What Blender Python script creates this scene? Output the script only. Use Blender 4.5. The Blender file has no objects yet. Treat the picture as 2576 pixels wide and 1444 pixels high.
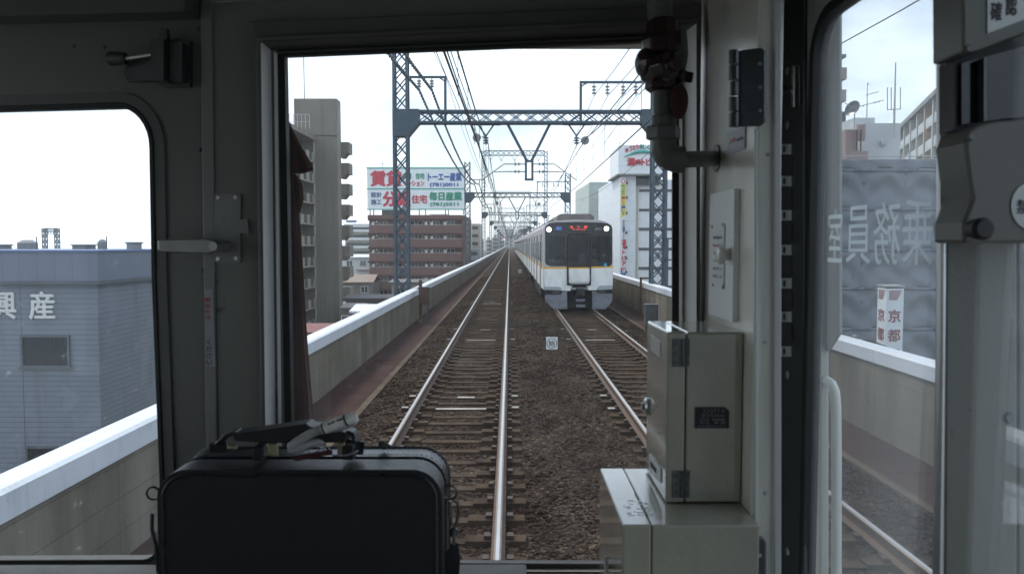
import bpy, math, random
import numpy as np
from mathutils import Vector, Matrix
from mathutils.geometry import tessellate_polygon

R = math.radians
random.seed(7)
SC = bpy.context.scene
COL = SC.collection

# ------------------------------------------------------------------ camera
EYE = Vector((0.0, 0.0, 2.67))            # rail top is z = 0, tracks run along +Y
FPX = 1981.0                              # focal length in pixels of a 2576 px wide picture
PITCH, YAW = R(3.092), R(0.174)
cd = bpy.data.cameras.new('camera')
cd.sensor_width = 23.4
cd.lens = 23.4 * FPX / 2576.0
cd.clip_start, cd.clip_end = 0.05, 9000
cd.dof.use_dof = True
cd.dof.focus_distance = 22.0
cd.dof.aperture_fstop = 8.0
cam = bpy.data.objects.new('camera', cd)
COL.objects.link(cam)
cam.location = EYE
cam.rotation_euler = (math.pi / 2 - PITCH, 0, -YAW)
SC.camera = cam
CAMR = cam.rotation_euler.to_matrix()

# ------------------------------------------------------------------ world, sun, exposure
SUN_EL, SUN_AZ = R(54), R(-38)            # azimuth from +Y, positive towards +X
w = bpy.data.worlds.new('World')
SC.world = w
w.use_nodes = True
nt = w.node_tree
nt.nodes.clear()
sky = nt.nodes.new('ShaderNodeTexSky')
sky.sky_type = 'NISHITA'
sky.sun_disc = False
sky.sun_elevation = SUN_EL
sky.sun_rotation = SUN_AZ
sky.air_density, sky.dust_density = 1.0, 1.5
tc = nt.nodes.new('ShaderNodeTexCoord')
mp = nt.nodes.new('ShaderNodeMapping')
mp.inputs['Scale'].default_value = (1.0, 1.0, 2.6)
mp.inputs['Location'].default_value = (3.1, 0.4, 0.2)
n1 = nt.nodes.new('ShaderNodeTexNoise')
n1.inputs['Scale'].default_value = 2.3
n1.inputs['Detail'].default_value = 9
n1.inputs['Roughness'].default_value = 0.58
cr = nt.nodes.new('ShaderNodeValToRGB')
cr.color_ramp.elements[0].position = 0.38
cr.color_ramp.elements[0].color = (0.26, 0.26, 0.26, 1)
cr.color_ramp.elements[1].position = 0.56
cr.color_ramp.elements[1].color = (0.97, 0.97, 0.97, 1)
mix = nt.nodes.new('ShaderNodeMixRGB')
mix.inputs['Color2'].default_value = (9.5, 10.5, 11.5, 1)
bg = nt.nodes.new('ShaderNodeBackground')
bg.inputs['Strength'].default_value = 0.095
out = nt.nodes.new('ShaderNodeOutputWorld')
L = nt.links.new
L(tc.outputs['Generated'], mp.inputs['Vector'])
L(mp.outputs['Vector'], n1.inputs['Vector'])
L(n1.outputs['Fac'], cr.inputs['Fac'])
L(cr.outputs['Color'], mix.inputs['Fac'])
L(sky.outputs['Color'], mix.inputs['Color1'])
L(mix.outputs['Color'], bg.inputs['Color'])
L(bg.outputs['Background'], out.inputs['Surface'])

sl = bpy.data.lights.new('sun', 'SUN')
sl.energy = 1.9
sl.angle = R(10)
sl.color = (1.0, 0.90, 0.77)
so = bpy.data.objects.new('sun', sl)
COL.objects.link(so)
sdir = Vector((math.sin(SUN_AZ) * math.cos(SUN_EL), math.cos(SUN_AZ) * math.cos(SUN_EL), math.sin(SUN_EL)))
so.rotation_euler = sdir.to_track_quat('Z', 'Y').to_euler()
so.location = (0, 0, 60)

SC.view_settings.view_transform = 'Standard'
SC.view_settings.look = 'None'
SC.view_settings.exposure = 0.85
SC.view_settings.gamma = 1.0
SC.cycles.max_bounces = 10
SC.cycles.volume_bounces = 3
SC.cycles.transparent_max_bounces = 24
SC.cycles.caustics_reflective = False
SC.cycles.caustics_refractive = False


# ------------------------------------------------------------------ helpers: pixels to places
def ray(x, y):
    v = CAMR @ Vector(((x - 1288) / FPX, -(y - 722) / FPX, -1))
    return v.normalized()


def at(x, y, Y):
    d = ray(x, y)
    return EYE + d * ((Y - EYE.y) / d.y)


def atx(x, y, X):
    d = ray(x, y)
    return EYE + d * ((X - EYE.x) / d.x)


class Frame:
    """A plane in the place: u across, v up, n towards the viewer's side."""

    def __init__(s, o, u, n=None):
        s.o = Vector(o)
        s.u = Vector(u).normalized()
        s.v = Vector((0, 0, 1))
        s.n = s.u.cross(s.v).normalized()
        if s.n.dot(EYE - s.o) < 0:
            s.n = -s.n

    def px(s, x, y):
        d = ray(x, y)
        t = (s.o - EYE).dot(s.n) / d.dot(s.n)
        p = EYE + d * t - s.o
        return (p.dot(s.u), p.dot(s.v))

    def pt(s, a, b, d=0.0):
        return s.o + s.u * a + s.v * b + s.n * d

    def at(s, x, y, d=0.0):
        a, b = s.px(x, y)
        return s.pt(a, b, d)


def rrect(x0, y0, x1, y1, r, seg=6):
    """rounded rectangle outline, r = one radius or (tl, tr, br, bl)"""
    if not isinstance(r, (tuple, list)):
        r = (r, r, r, r)
    sx, sy = (1 if x1 > x0 else -1), (1 if y1 > y0 else -1)
    P = []
    for (cx, cy, a0, rr) in ((x0 + sx * r[0], y0 + sy * r[0], 180, r[0]), (x1 - sx * r[1], y0 + sy * r[1], 270, r[1]),
                             (x1 - sx * r[2], y1 - sy * r[2], 0, r[2]), (x0 + sx * r[3], y1 - sy * r[3], 90, r[3])):
        if rr <= 0:
            P.append((cx, cy))
            continue
        for k in range(seg + 1):
            a = R(a0 + 90.0 * k / seg)
            P.append((cx + sx * rr * math.cos(a), cy + sy * rr * math.sin(a)))
    return P


def grow(poly, d):
    """outline moved outwards by d (polygons in any orientation)"""
    n = len(poly)
    A = sum(poly[i][0] * poly[(i + 1) % n][1] - poly[(i + 1) % n][0] * poly[i][1] for i in range(n))
    sg = 1 if A > 0 else -1
    out_ = []
    for i in range(n):
        p0, p1, p2 = Vector(poly[i - 1]), Vector(poly[i]), Vector(poly[(i + 1) % n])
        e1, e2 = (p1 - p0), (p2 - p1)
        if e1.length < 1e-9:
            e1 = e2
        if e2.length < 1e-9:
            e2 = e1
        e1, e2 = e1.normalized(), e2.normalized()
        n1_, n2_ = Vector((e1.y, -e1.x)) * sg, Vector((e2.y, -e2.x)) * sg
        m = n1_ + n2_
        if m.length < 1e-6:
            m = n1_
        m.normalize()
        k = 1 / max(0.35, m.dot(n1_))
        out_.append(tuple(p1 + m * d * k))
    return out_


# ------------------------------------------------------------------ helpers: meshes
class MB:
    def __init__(s):
        s.v, s.f, s.m, s.k = [], [], [], 0

    def quadbox(s, c):
        """8 corners: 4 of the bottom ring then 4 of the top ring"""
        b = len(s.v)
        s.v += [tuple(p) for p in c]
        for f in ((3, 2, 1, 0), (4, 5, 6, 7), (0, 1, 5, 4), (1, 2, 6, 5), (2, 3, 7, 6), (3, 0, 4, 7)):
            s.f.append(tuple(b + i for i in f))
            s.m.append(s.k)
        return s

    def box(s, x0, x1, y0, y1, z0, z1):
        return s.quadbox([(x0, y0, z0), (x1, y0, z0), (x1, y1, z0), (x0, y1, z0),
                          (x0, y0, z1), (x1, y0, z1), (x1, y1, z1), (x0, y1, z1)])

    def bar(s, p, q, w_, h=None, up=(0, 0, 1)):
        p, q = Vector(p), Vector(q)
        h = h or w_
        d = (q - p)
        if d.length < 1e-9:
            return s
        d.normalize()
        up = Vector(up)
        if abs(d.dot(up)) > 0.98:
            up = Vector((0, 1, 0)) if abs(d.y) < 0.9 else Vector((1, 0, 0))
        a = d.cross(up).normalized() * (w_ / 2)
        b = d.cross(a).normalized() * (h / 2)
        return s.quadbox([p - a - b, p + a - b, p + a + b, p - a + b, q - a - b, q + a - b, q + a + b, q - a + b])

    def tube(s, pts, r, n=10, cap=True, closed=False):
        pts = [Vector(p) for p in pts]
        rr = r if isinstance(r, (list, tuple)) else [r] * len(pts)
        b0 = len(s.v)
        N = len(pts)
        prev = None
        for i, p in enumerate(pts):
            if closed:
                d = pts[(i + 1) % N] - pts[i - 1]
            else:
                d = pts[min(i + 1, N - 1)] - pts[max(i - 1, 0)]
            d.normalize()
            if prev is None:
                a = d.cross(Vector((0, 0, 1)))
                if a.length < 1e-3:
                    a = d.cross(Vector((1, 0, 0)))
            else:
                a = prev - d * prev.dot(d)
            a.normalize()
            prev = a
            b = d.cross(a)
            for k in range(n):
                t = 2 * math.pi * k / n
                s.v.append(tuple(p + (a * math.cos(t) + b * math.sin(t)) * rr[i]))
        for i in range(N if closed else N - 1):
            for k in range(n):
                j = (i + 1) % N
                s.f.append((b0 + i * n + k, b0 + i * n + (k + 1) % n, b0 + j * n + (k + 1) % n, b0 + j * n + k))
                s.m.append(s.k)
        if cap and not closed:
            s.f.append(tuple(b0 + k for k in reversed(range(n))))
            s.f.append(tuple(b0 + (N - 1) * n + k for k in range(n)))
            s.m += [s.k, s.k]
        return s

    def lathe(s, o, axis, prof, n=16):
        """prof = [(distance along axis, radius)...]"""
        o, axis = Vector(o), Vector(axis).normalized()
        a = axis.cross(Vector((0, 0, 1)))
        if a.length < 1e-3:
            a = Vector((1, 0, 0))
        a.normalize()
        b = axis.cross(a)
        b0 = len(s.v)
        for (t, r) in prof:
            for k in range(n):
                q = 2 * math.pi * k / n
                s.v.append(tuple(o + axis * t + (a * math.cos(q) + b * math.sin(q)) * max(r, 1e-5)))
        for i in range(len(prof) - 1):
            for k in range(n):
                s.f.append((b0 + i * n + k, b0 + (i + 1) * n + k, b0 + (i + 1) * n + (k + 1) % n, b0 + i * n + (k + 1) % n))
                s.m.append(s.k)
        s.f.append(tuple(b0 + k for k in range(n)))
        s.f.append(tuple(b0 + (len(prof) - 1) * n + k for k in reversed(range(n))))
        s.m += [s.k, s.k]
        return s

    def plate(s, P, outer, holes, d0, d1):
        """outline with holes, P(a, b, d) -> point; slab between depths d0 and d1"""
        loops = [list(outer)] + [list(h) for h in holes]
        b0 = len(s.v)
        flat = [p for lp in loops for p in lp]
        n = len(flat)
        tri = tessellate_polygon([[Vector((p[0], p[1], 0)) for p in lp] for lp in loops])
        for d in (d0, d1):
            s.v += [tuple(P(p[0], p[1], d)) for p in flat]
        for t in tri:
            a, b, c = (flat[i] for i in t)
            ar = (b[0] - a[0]) * (c[1] - a[1]) - (c[0] - a[0]) * (b[1] - a[1])
            if abs(ar) < 1e-14:
                continue
            t = t if ar > 0 else (t[0], t[2], t[1])
            s.f.append((b0 + n + t[0], b0 + n + t[1], b0 + n + t[2]))
            s.f.append((b0 + t[0], b0 + t[2], b0 + t[1]))
            s.m += [s.k, s.k]
        i0 = 0
        for lp in loops:
            k = len(lp)
            for i in range(k):
                j = (i + 1) % k
                s.f.append((b0 + i0 + i, b0 + i0 + j, b0 + n + i0 + j, b0 + n + i0 + i))
                s.m.append(s.k)
            i0 += k
        return s

    def mesh(s, name, mats):
        me = bpy.data.meshes.new(name)
        me.from_pydata(s.v, [], s.f)
        for m in (mats if isinstance(mats, (list, tuple)) else [mats]):
            me.materials.append(m)
        if max(s.m or [0]) > 0:
            me.polygons.foreach_set('material_index', s.m)
        import bmesh
        bm = bmesh.new()
        bm.from_mesh(me)
        bmesh.ops.recalc_face_normals(bm, faces=bm.faces)
        bm.to_mesh(me)
        bm.free()
        me.update()
        return me

    def build(s, name, mats, parent=None, smooth=False, bevel=0.0, seg=2):
        me = s.mesh(name, mats)
        return link(me, name, parent, smooth, bevel, seg)


def link(me, name, parent=None, smooth=False, bevel=0.0, seg=2):
    o = bpy.data.objects.new(name, me)
    COL.objects.link(o)
    if parent:
        o.parent = parent
        o.matrix_parent_inverse = Matrix.Identity(4)
        o.location = -world_loc(parent)
    if smooth:
        for p in me.polygons:
            p.use_smooth = True
        try:
            md = o.modifiers.new('sm', 'EDGE_SPLIT')
            md.split_angle = R(38)
        except Exception:
            pass
    if bevel:
        md = o.modifiers.new('bv', 'BEVEL')
        md.width = bevel
        md.segments = seg
        md.limit_method = 'ANGLE'
        md.angle_limit = R(35)
        md.harden_normals = False
    return o


def world_loc(o):
    p = Vector(o.location)
    while o.parent:
        o = o.parent
        p += Vector(o.location)
    return p


def tag(o, label, cat, group=None):
    o['label'] = label
    o['category'] = cat
    if group:
        o['group'] = group
    return o


def thing(name, label, cat, loc=(0, 0, 0), group=None):
    o = bpy.data.objects.new(name, None)
    o.empty_display_size = 0.2
    COL.objects.link(o)
    o.location = loc
    return tag(o, label, cat, group)


def structure(o):
    o['kind'] = 'structure'
    return o


def copy_tree(o, parent=None):
    c = o.copy()
    COL.objects.link(c)
    c.parent = parent
    for ch in o.children:
        copy_tree(ch, c)
    return c


# ------------------------------------------------------------------ helpers: materials
def pm(name, col, rough=0.6, metal=0.0, var=0.12, scale=6.0, bump=0.0, bscale=60.0, spec=0.5, stretch=(1, 1, 1), var2=None):
    m = bpy.data.materials.new(name)
    m.use_nodes = True
    t = m.node_tree
    b = t.nodes['Principled BSDF']
    b.inputs['Roughness'].default_value = rough
    b.inputs['Metallic'].default_value = metal
    b.inputs['Specular IOR Level'].default_value = spec
    c = t.nodes.new('ShaderNodeTexCoord')
    mpn = t.nodes.new('ShaderNodeMapping')
    mpn.inputs['Scale'].default_value = stretch
    t.links.new(c.outputs['Object'], mpn.inputs['Vector'])
    if var > 0:
        n = t.nodes.new('ShaderNodeTexNoise')
        n.inputs['Scale'].default_value = scale
        n.inputs['Detail'].default_value = 6
        n.inputs['Roughness'].default_value = 0.62
        t.links.new(mpn.outputs['Vector'], n.inputs['Vector'])
        r = t.nodes.new('ShaderNodeValToRGB')
        lo = var2 or tuple(x * (1 - var) for x in col)
        hi = tuple(min(1, x * (1 + var)) for x in col)
        r.color_ramp.elements[0].color = (*lo, 1)
        r.color_ramp.elements[1].color = (*hi, 1)
        r.color_ramp.elements[0].position = 0.32
        r.color_ramp.elements[1].position = 0.68
        t.links.new(n.outputs['Fac'], r.inputs['Fac'])
        t.links.new(r.outputs['Color'], b.inputs['Base Color'])
        rr = t.nodes.new('ShaderNodeMapRange')
        rr.inputs['To Min'].default_value = max(0.02, rough - 0.12 * min(1, var * 5))
        rr.inputs['To Max'].default_value = min(1, rough + 0.12 * min(1, var * 5))
        t.links.new(n.outputs['Fac'], rr.inputs['Value'])
        t.links.new(rr.outputs['Result'], b.inputs['Roughness'])
    else:
        b.inputs['Base Color'].default_value = (*col, 1)
    if bump > 0:
        n2 = t.nodes.new('ShaderNodeTexNoise')
        n2.inputs['Scale'].default_value = bscale
        n2.inputs['Detail'].default_value = 4
        bp = t.nodes.new('ShaderNodeBump')
        bp.inputs['Strength'].default_value = bump
        bp.inputs['Distance'].default_value = 0.02
        t.links.new(mpn.outputs['Vector'], n2.inputs['Vector'])
        t.links.new(n2.outputs['Fac'], bp.inputs['Height'])
        t.links.new(bp.outputs['Normal'], b.inputs['Normal'])
    return m


def emis(name, col, strength):
    m = bpy.data.materials.new(name)
    m.use_nodes = True
    b = m.node_tree.nodes['Principled BSDF']
    b.inputs['Base Color'].default_value = (*col, 1)
    b.inputs['Emission Color'].default_value = (*col, 1)
    b.inputs['Emission Strength'].default_value = strength
    return m


def glass(name, tint=(0.93, 0.96, 0.97), dirt=0.0, dscale=40.0, rough=0.02, film=0.0, f0=0.04):
    """clear pane: see-through with a mirror layer by Fresnel; dirt = dried splashes and a thin film"""
    m = bpy.data.materials.new(name)
    m.use_nodes = True
    t = m.node_tree
    t.nodes.clear()
    o = t.nodes.new('ShaderNodeOutputMaterial')
    tr = t.nodes.new('ShaderNodeBsdfTransparent')
    tr.inputs['Color'].default_value = (*tint, 1)
    gl = t.nodes.new('ShaderNodeBsdfGlossy')
    gl.inputs['Roughness'].default_value = rough
    ge = t.nodes.new('ShaderNodeNewGeometry')
    dt = t.nodes.new('ShaderNodeVectorMath')
    dt.operation = 'DOT_PRODUCT'
    t.links.new(ge.outputs['Incoming'], dt.inputs[0])
    t.links.new(ge.outputs['Normal'], dt.inputs[1])
    def mth(op, a_, b_=None):
        m_ = t.nodes.new('ShaderNodeMath')
        m_.operation = op
        for i_, q_ in enumerate((a_, b_)):
            if q_ is None:
                continue
            if isinstance(q_, (int, float)):
                m_.inputs[i_].default_value = q_
            else:
                t.links.new(q_, m_.inputs[i_])
        return m_.outputs[0]
    c0 = mth('SUBTRACT', 1.0, mth('ABSOLUTE', dt.outputs['Value']))
    fres = mth('ADD', mth('MULTIPLY', mth('POWER', c0, 5.0), 1.0 - f0), f0)
    mx = t.nodes.new('ShaderNodeMixShader')
    t.links.new(fres, mx.inputs['Fac'])
    t.links.new(tr.outputs['BSDF'], mx.inputs[1])
    t.links.new(gl.outputs['BSDF'], mx.inputs[2])
    last = mx
    if dirt > 0 or film > 0:
        c = t.nodes.new('ShaderNodeTexCoord')
        n = t.nodes.new('ShaderNodeTexNoise')
        n.inputs['Scale'].default_value = dscale
        n.inputs['Detail'].default_value = 5
        n.inputs['Roughness'].default_value = 0.7
        t.links.new(c.outputs['Object'], n.inputs['Vector'])
        r = t.nodes.new('ShaderNodeValToRGB')
        r.color_ramp.elements[0].position = 0.635
        r.color_ramp.elements[0].color = (film, film, film, 1)
        r.color_ramp.elements[1].position = 0.80
        r.color_ramp.elements[1].color = (film + dirt,) * 3 + (1,)
        t.links.new(n.outputs['Fac'], r.inputs['Fac'])
        d = t.nodes.new('ShaderNodeBsdfTranslucent')
        d.inputs['Color'].default_value = (0.75, 0.77, 0.78, 1)
        m2 = t.nodes.new('ShaderNodeMixShader')
        t.links.new(r.outputs['Color'], m2.inputs['Fac'])
        t.links.new(mx.outputs['Shader'], m2.inputs[1])
        t.links.new(d.outputs['BSDF'], m2.inputs[2])
        last = m2
    t.links.new(last.outputs['Shader'], o.inputs['Surface'])
    return m


def lined(name, col, pitch, dark=0.5, width=0.12, axis='Z', rough=0.6, var=0.08, spec=0.4):
    """surface with evenly spaced grooves (siding, seams, boards)"""
    m = pm(name, col, rough, 0, var, 0.7, spec=spec)
    t = m.node_tree
    b = t.nodes['Principled BSDF']
    c = t.nodes.new('ShaderNodeTexCoord')
    sp = t.nodes.new('ShaderNodeSeparateXYZ')
    t.links.new(c.outputs['Object'], sp.inputs['Vector'])
    src = sp.outputs[axis] if axis != 'XY' else None
    if src is None:
        ad = t.nodes.new('ShaderNodeMath')
        ad.operation = 'ADD'
        t.links.new(sp.outputs['X'], ad.inputs[0])
        t.links.new(sp.outputs['Y'], ad.inputs[1])
        src = ad.outputs[0]
    dv = t.nodes.new('ShaderNodeMath')
    dv.operation = 'DIVIDE'
    dv.inputs[1].default_value = pitch
    t.links.new(src, dv.inputs[0])
    frn = t.nodes.new('ShaderNodeMath')
    frn.operation = 'FRACT'
    t.links.new(dv.outputs[0], frn.inputs[0])
    lt = t.nodes.new('ShaderNodeMath')
    lt.operation = 'LESS_THAN'
    lt.inputs[1].default_value = width
    t.links.new(frn.outputs[0], lt.inputs[0])
    mx = t.nodes.new('ShaderNodeMixRGB')
    mx.blend_type = 'MULTIPLY'
    mx.inputs['Color2'].default_value = (dark, dark, dark, 1)
    old = b.inputs['Base Color'].links[0].from_socket
    t.links.new(old, mx.inputs['Color1'])
    t.links.new(lt.outputs[0], mx.inputs['Fac'])
    t.links.new(mx.outputs['Color'], b.inputs['Base Color'])
    bp = t.nodes.new('ShaderNodeBump')
    bp.invert = True
    bp.inputs['Strength'].default_value = 0.5
    bp.inputs['Distance'].default_value = 0.01
    t.links.new(lt.outputs[0], bp.inputs['Height'])
    t.links.new(bp.outputs['Normal'], b.inputs['Normal'])
    return m


M = {}
M['cab_paint'] = pm('cab_paint', (0.47, 0.475, 0.43), 0.32, 0, 0.05, 5, 0.04, 260)
M['front_paint_shaded'] = pm('front_paint_shaded', (0.135, 0.139, 0.130), 0.34, 0, 0.05, 5, 0.04, 260)  # cab paint darkened: shade on the left front wall put into the colour
M['partition_paint_lit'] = pm('partition_paint_lit', (0.82, 0.81, 0.74), 0.26, 0, 0.05, 5, 0.04, 260)  # same cab paint lightened, window light on the partition painted in
M['post_paint_shaded'] = pm('post_paint_shaded', (0.17, 0.17, 0.15), 0.4, 0, 0.06, 5, 0.04, 260)  # cab paint made darker to stand for dimmer light on the right post
M['frame_alu'] = pm('frame_alu', (0.86, 0.87, 0.88), 0.36, 0, 0.04, 12, stretch=(1, 1, 0.1))
M['cab_paint_dark'] = pm('cab_paint_dark', (0.095, 0.10, 0.097), 0.45, 0, 0.08, 5, 0.03, 200)  # header and frame tops: their shade is put into this paint
M['door_paint_shaded'] = pm('door_paint_shaded', (0.165, 0.17, 0.158), 0.30, 0, 0.05, 4, 0.04, 240)  # darkened like the front wall, the door's shade is in the colour
M['box_paint'] = pm('box_paint', (0.37, 0.355, 0.285), 0.22, 0, 0.06, 7, 0.05, 120)
for k_, cr_ in (('box_paint', 0.06), ('partition_paint_lit', 0.03), ('leather', 0.35), ('valve_red', 0.12)):
    b_ = M[k_].node_tree.nodes['Principled BSDF'] if k_ in M else None
    if b_:
        b_.inputs['Coat Weight'].default_value = 0.9
        b_.inputs['Coat Roughness'].default_value = cr_
def wear(m, col, amount=0.5, scale=14.0, lo=0.66, hi=0.70, stretch=(1, 1, 1)):
    """chips, scuffs and grime with shapes of their own"""
    t = m.node_tree
    b = t.nodes['Principled BSDF']
    c = t.nodes.new('ShaderNodeTexCoord')
    mp_ = t.nodes.new('ShaderNodeMapping')
    mp_.inputs['Scale'].default_value = stretch
    n = t.nodes.new('ShaderNodeTexNoise')
    n.inputs['Scale'].default_value = scale
    n.inputs['Detail'].default_value = 8
    n.inputs['Roughness'].default_value = 0.72
    r = t.nodes.new('ShaderNodeValToRGB')
    r.color_ramp.elements[0].position = lo
    r.color_ramp.elements[0].color = (0, 0, 0, 1)
    r.color_ramp.elements[1].position = hi
    r.color_ramp.elements[1].color = (amount, amount, amount, 1)
    mx_ = t.nodes.new('ShaderNodeMixRGB')
    mx_.inputs['Color2'].default_value = (*col, 1)
    old = b.inputs['Base Color'].links[0].from_socket
    t.links.new(c.outputs['Object'], mp_.inputs['Vector'])
    t.links.new(mp_.outputs['Vector'], n.inputs['Vector'])
    t.links.new(n.outputs['Fac'], r.inputs['Fac'])
    t.links.new(r.outputs['Color'], mx_.inputs['Fac'])
    t.links.new(old, mx_.inputs['Color1'])
    t.links.new(mx_.outputs['Color'], b.inputs['Base Color'])


for k_ in ('front_paint_shaded', 'cab_paint', 'door_paint_shaded', 'partition_paint_lit', 'box_paint', 'post_paint_shaded'):
    wear(M[k_], (0.06, 0.05, 0.04), 0.75, 16.0, 0.665, 0.69)
    wear(M[k_], (0.12, 0.11, 0.095), 0.30, 5.0, 0.52, 0.72, (1, 1, 0.25))
    wear(M[k_], (0.55, 0.56, 0.54), 0.35, 90.0, 0.66, 0.70, (1, 1, 0.06))
M['white_paint'] = pm('white_paint', (0.80, 0.84, 0.84), 0.25, 0, 0.04, 5)
M['steel'] = pm('steel', (0.50, 0.51, 0.52), 0.32, 0.9, 0.10, 9, stretch=(1, 1, 0.15))
M['lever_metal'] = pm('lever_metal', (0.30, 0.31, 0.32), 0.30, 0.7, 0.1, 12)
M['dull_steel'] = pm('dull_steel', (0.20, 0.205, 0.21), 0.45, 0.4, 0.12, 9, stretch=(1, 1, 0.2))
M['bright_steel'] = pm('bright_steel', (0.72, 0.73, 0.75), 0.2, 1.0, 0.06, 12)
M['aluminium'] = pm('aluminium', (0.70, 0.72, 0.73), 0.42, 0.25, 0.06, 12, stretch=(1, 1, 0.1))
M['dark_steel'] = pm('dark_steel', (0.10, 0.105, 0.11), 0.34, 0.7, 0.2, 14)
M['rubber'] = pm('rubber', (0.012, 0.014, 0.015), 0.55, 0, 0.2, 20)
M['black_gap'] = pm('black_gap', (0.01, 0.01, 0.012), 0.8, 0, 0)
M['pipe_grey'] = pm('pipe_grey', (0.13, 0.135, 0.13), 0.45, 0.2, 0.25, 18, 0.1, 90)
M['valve_red'] = pm('valve_red', (0.022, 0.0075, 0.0085), 0.22, 0, 0.2, 20)
M['maroon_tag'] = pm('maroon_tag', (0.060, 0.018, 0.020), 0.35, 0, 0.1, 20)
M['maroon_cloth'] = pm('maroon_cloth', (0.062, 0.018, 0.018), 0.85, 0, 0.25, 16, 0.3, 60)
M['leather'] = pm('leather', (0.008, 0.009, 0.012), 0.42, 0, 0.3, 60, 0.15, 320)
M['leather_edge'] = pm('leather_edge', (0.014, 0.016, 0.022), 0.30, 0, 0.25, 40, 0.08, 240)
M['zip'] = pm('zip', (0.02, 0.024, 0.035), 0.5, 0, 0.3, 90)
M['brass'] = pm('brass', (0.36, 0.33, 0.22), 0.35, 0.9, 0.15, 40)
M['clip_grey'] = pm('clip_grey', (0.30, 0.30, 0.30), 0.4, 0, 0.15, 60)
M['clip_white'] = pm('clip_white', (0.66, 0.66, 0.63), 0.4, 0, 0.12, 80)
M['ink'] = pm('ink', (0.02, 0.02, 0.024), 0.6, 0, 0)
M['ink_red'] = pm('ink_red', (0.45, 0.05, 0.04), 0.6, 0, 0)
M['paper'] = pm('paper', (0.60, 0.62, 0.62), 0.5, 0, 0.05, 30)
M['sticker'] = pm('sticker', (0.30, 0.33, 0.36), 0.5, 0, 0.08, 30)
M['pale_plastic'] = pm('pale_plastic', (0.72, 0.71, 0.66), 0.2, 0, 0.05, 30)
M['reflected_lettering'] = bpy.data.materials.new('reflected_lettering')  # pale see-through look of letters reflected in the side pane
M['reflected_lettering'].use_nodes = True
_t = M['reflected_lettering'].node_tree
_t.nodes.clear()
_o, _d, _l, _x = (_t.nodes.new(k) for k in ('ShaderNodeOutputMaterial', 'ShaderNodeBsdfDiffuse', 'ShaderNodeBsdfTranslucent', 'ShaderNodeMixShader'))
_d.inputs['Color'].default_value = (0.55, 0.62, 0.60, 1)
_l.inputs['Color'].default_value = (0.86, 0.95, 0.92, 1)
_x.inputs['Fac'].default_value = 0.85
_tr = _t.nodes.new('ShaderNodeBsdfTransparent')
_y = _t.nodes.new('ShaderNodeMixShader')
_y.inputs['Fac'].default_value = 0.52
_t.links.new(_d.outputs['BSDF'], _x.inputs[1])
_t.links.new(_l.outputs['BSDF'], _x.inputs[2])
_t.links.new(_x.outputs['Shader'], _y.inputs[1])
_t.links.new(_tr.outputs['BSDF'], _y.inputs[2])
_t.links.new(_y.outputs['Shader'], _o.inputs['Surface'])
M['grab_white'] = pm('grab_white', (0.68, 0.68, 0.64), 0.3, 0, 0.05, 12)
M['glass_front'] = glass('glass_front', (0.955, 0.975, 0.985), 0.34, 85, film=0.004)
M['glass_left'] = glass('glass_left', (0.92, 0.95, 0.975), 0.42, 34, film=0.014, f0=0.012)
M['glass_side'] = glass('glass_side', (0.93, 0.96, 0.985), 0.12, 40, film=0.05, f0=0.13)

M['rail_top'] = pm('rail_top', (0.50, 0.50, 0.51), 0.30, 1.0, 0.08, 3)
M['rail_dull'] = pm('rail_dull', (0.20, 0.16, 0.13), 0.5, 0.6, 0.2, 5)
M['rail_rust'] = pm('rail_rust', (0.080, 0.045, 0.030), 0.75, 0.1, 0.25, 8, 0.2, 60)
M['sleeper'] = pm('sleeper', (0.060, 0.042, 0.029), 0.95, 0, 0.32, 5, 0.25, 50, spec=0.08)
M['sleeper_white'] = pm('sleeper_white', (0.24, 0.225, 0.20), 0.8, 0, 0.35, 9)
M['fastener'] = pm('fastener', (0.05, 0.035, 0.03), 0.7, 0.3, 0.3, 20)
M['concrete_walk'] = pm('concrete_walk', (0.046, 0.027, 0.025), 0.95, 0, 0.28, 1.5, 0.15, 20, spec=0.06)
M['cap_white'] = pm('cap_white', (0.50, 0.53, 0.575), 0.55, 0, 0.07, 1.2)
M['viaduct'] = pm('viaduct', (0.25, 0.25, 0.24), 0.9, 0, 0.25, 0.6)
M['gantry'] = pm('gantry', (0.065, 0.090, 0.115), 0.55, 0.15, 0.18, 4)
M['gantry_plate'] = pm('gantry_plate', (0.06, 0.085, 0.11), 0.55, 0.15, 0.15, 3)
M['porcelain'] = pm('porcelain', (0.20, 0.21, 0.22), 0.25, 0, 0.1, 10)
M['wire'] = pm('wire', (0.055, 0.06, 0.065), 0.6, 0.3, 0)
M['wire_wrap'] = pm('wire_wrap', (0.10, 0.11, 0.12), 0.6, 0.2, 0.4, 5)


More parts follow.
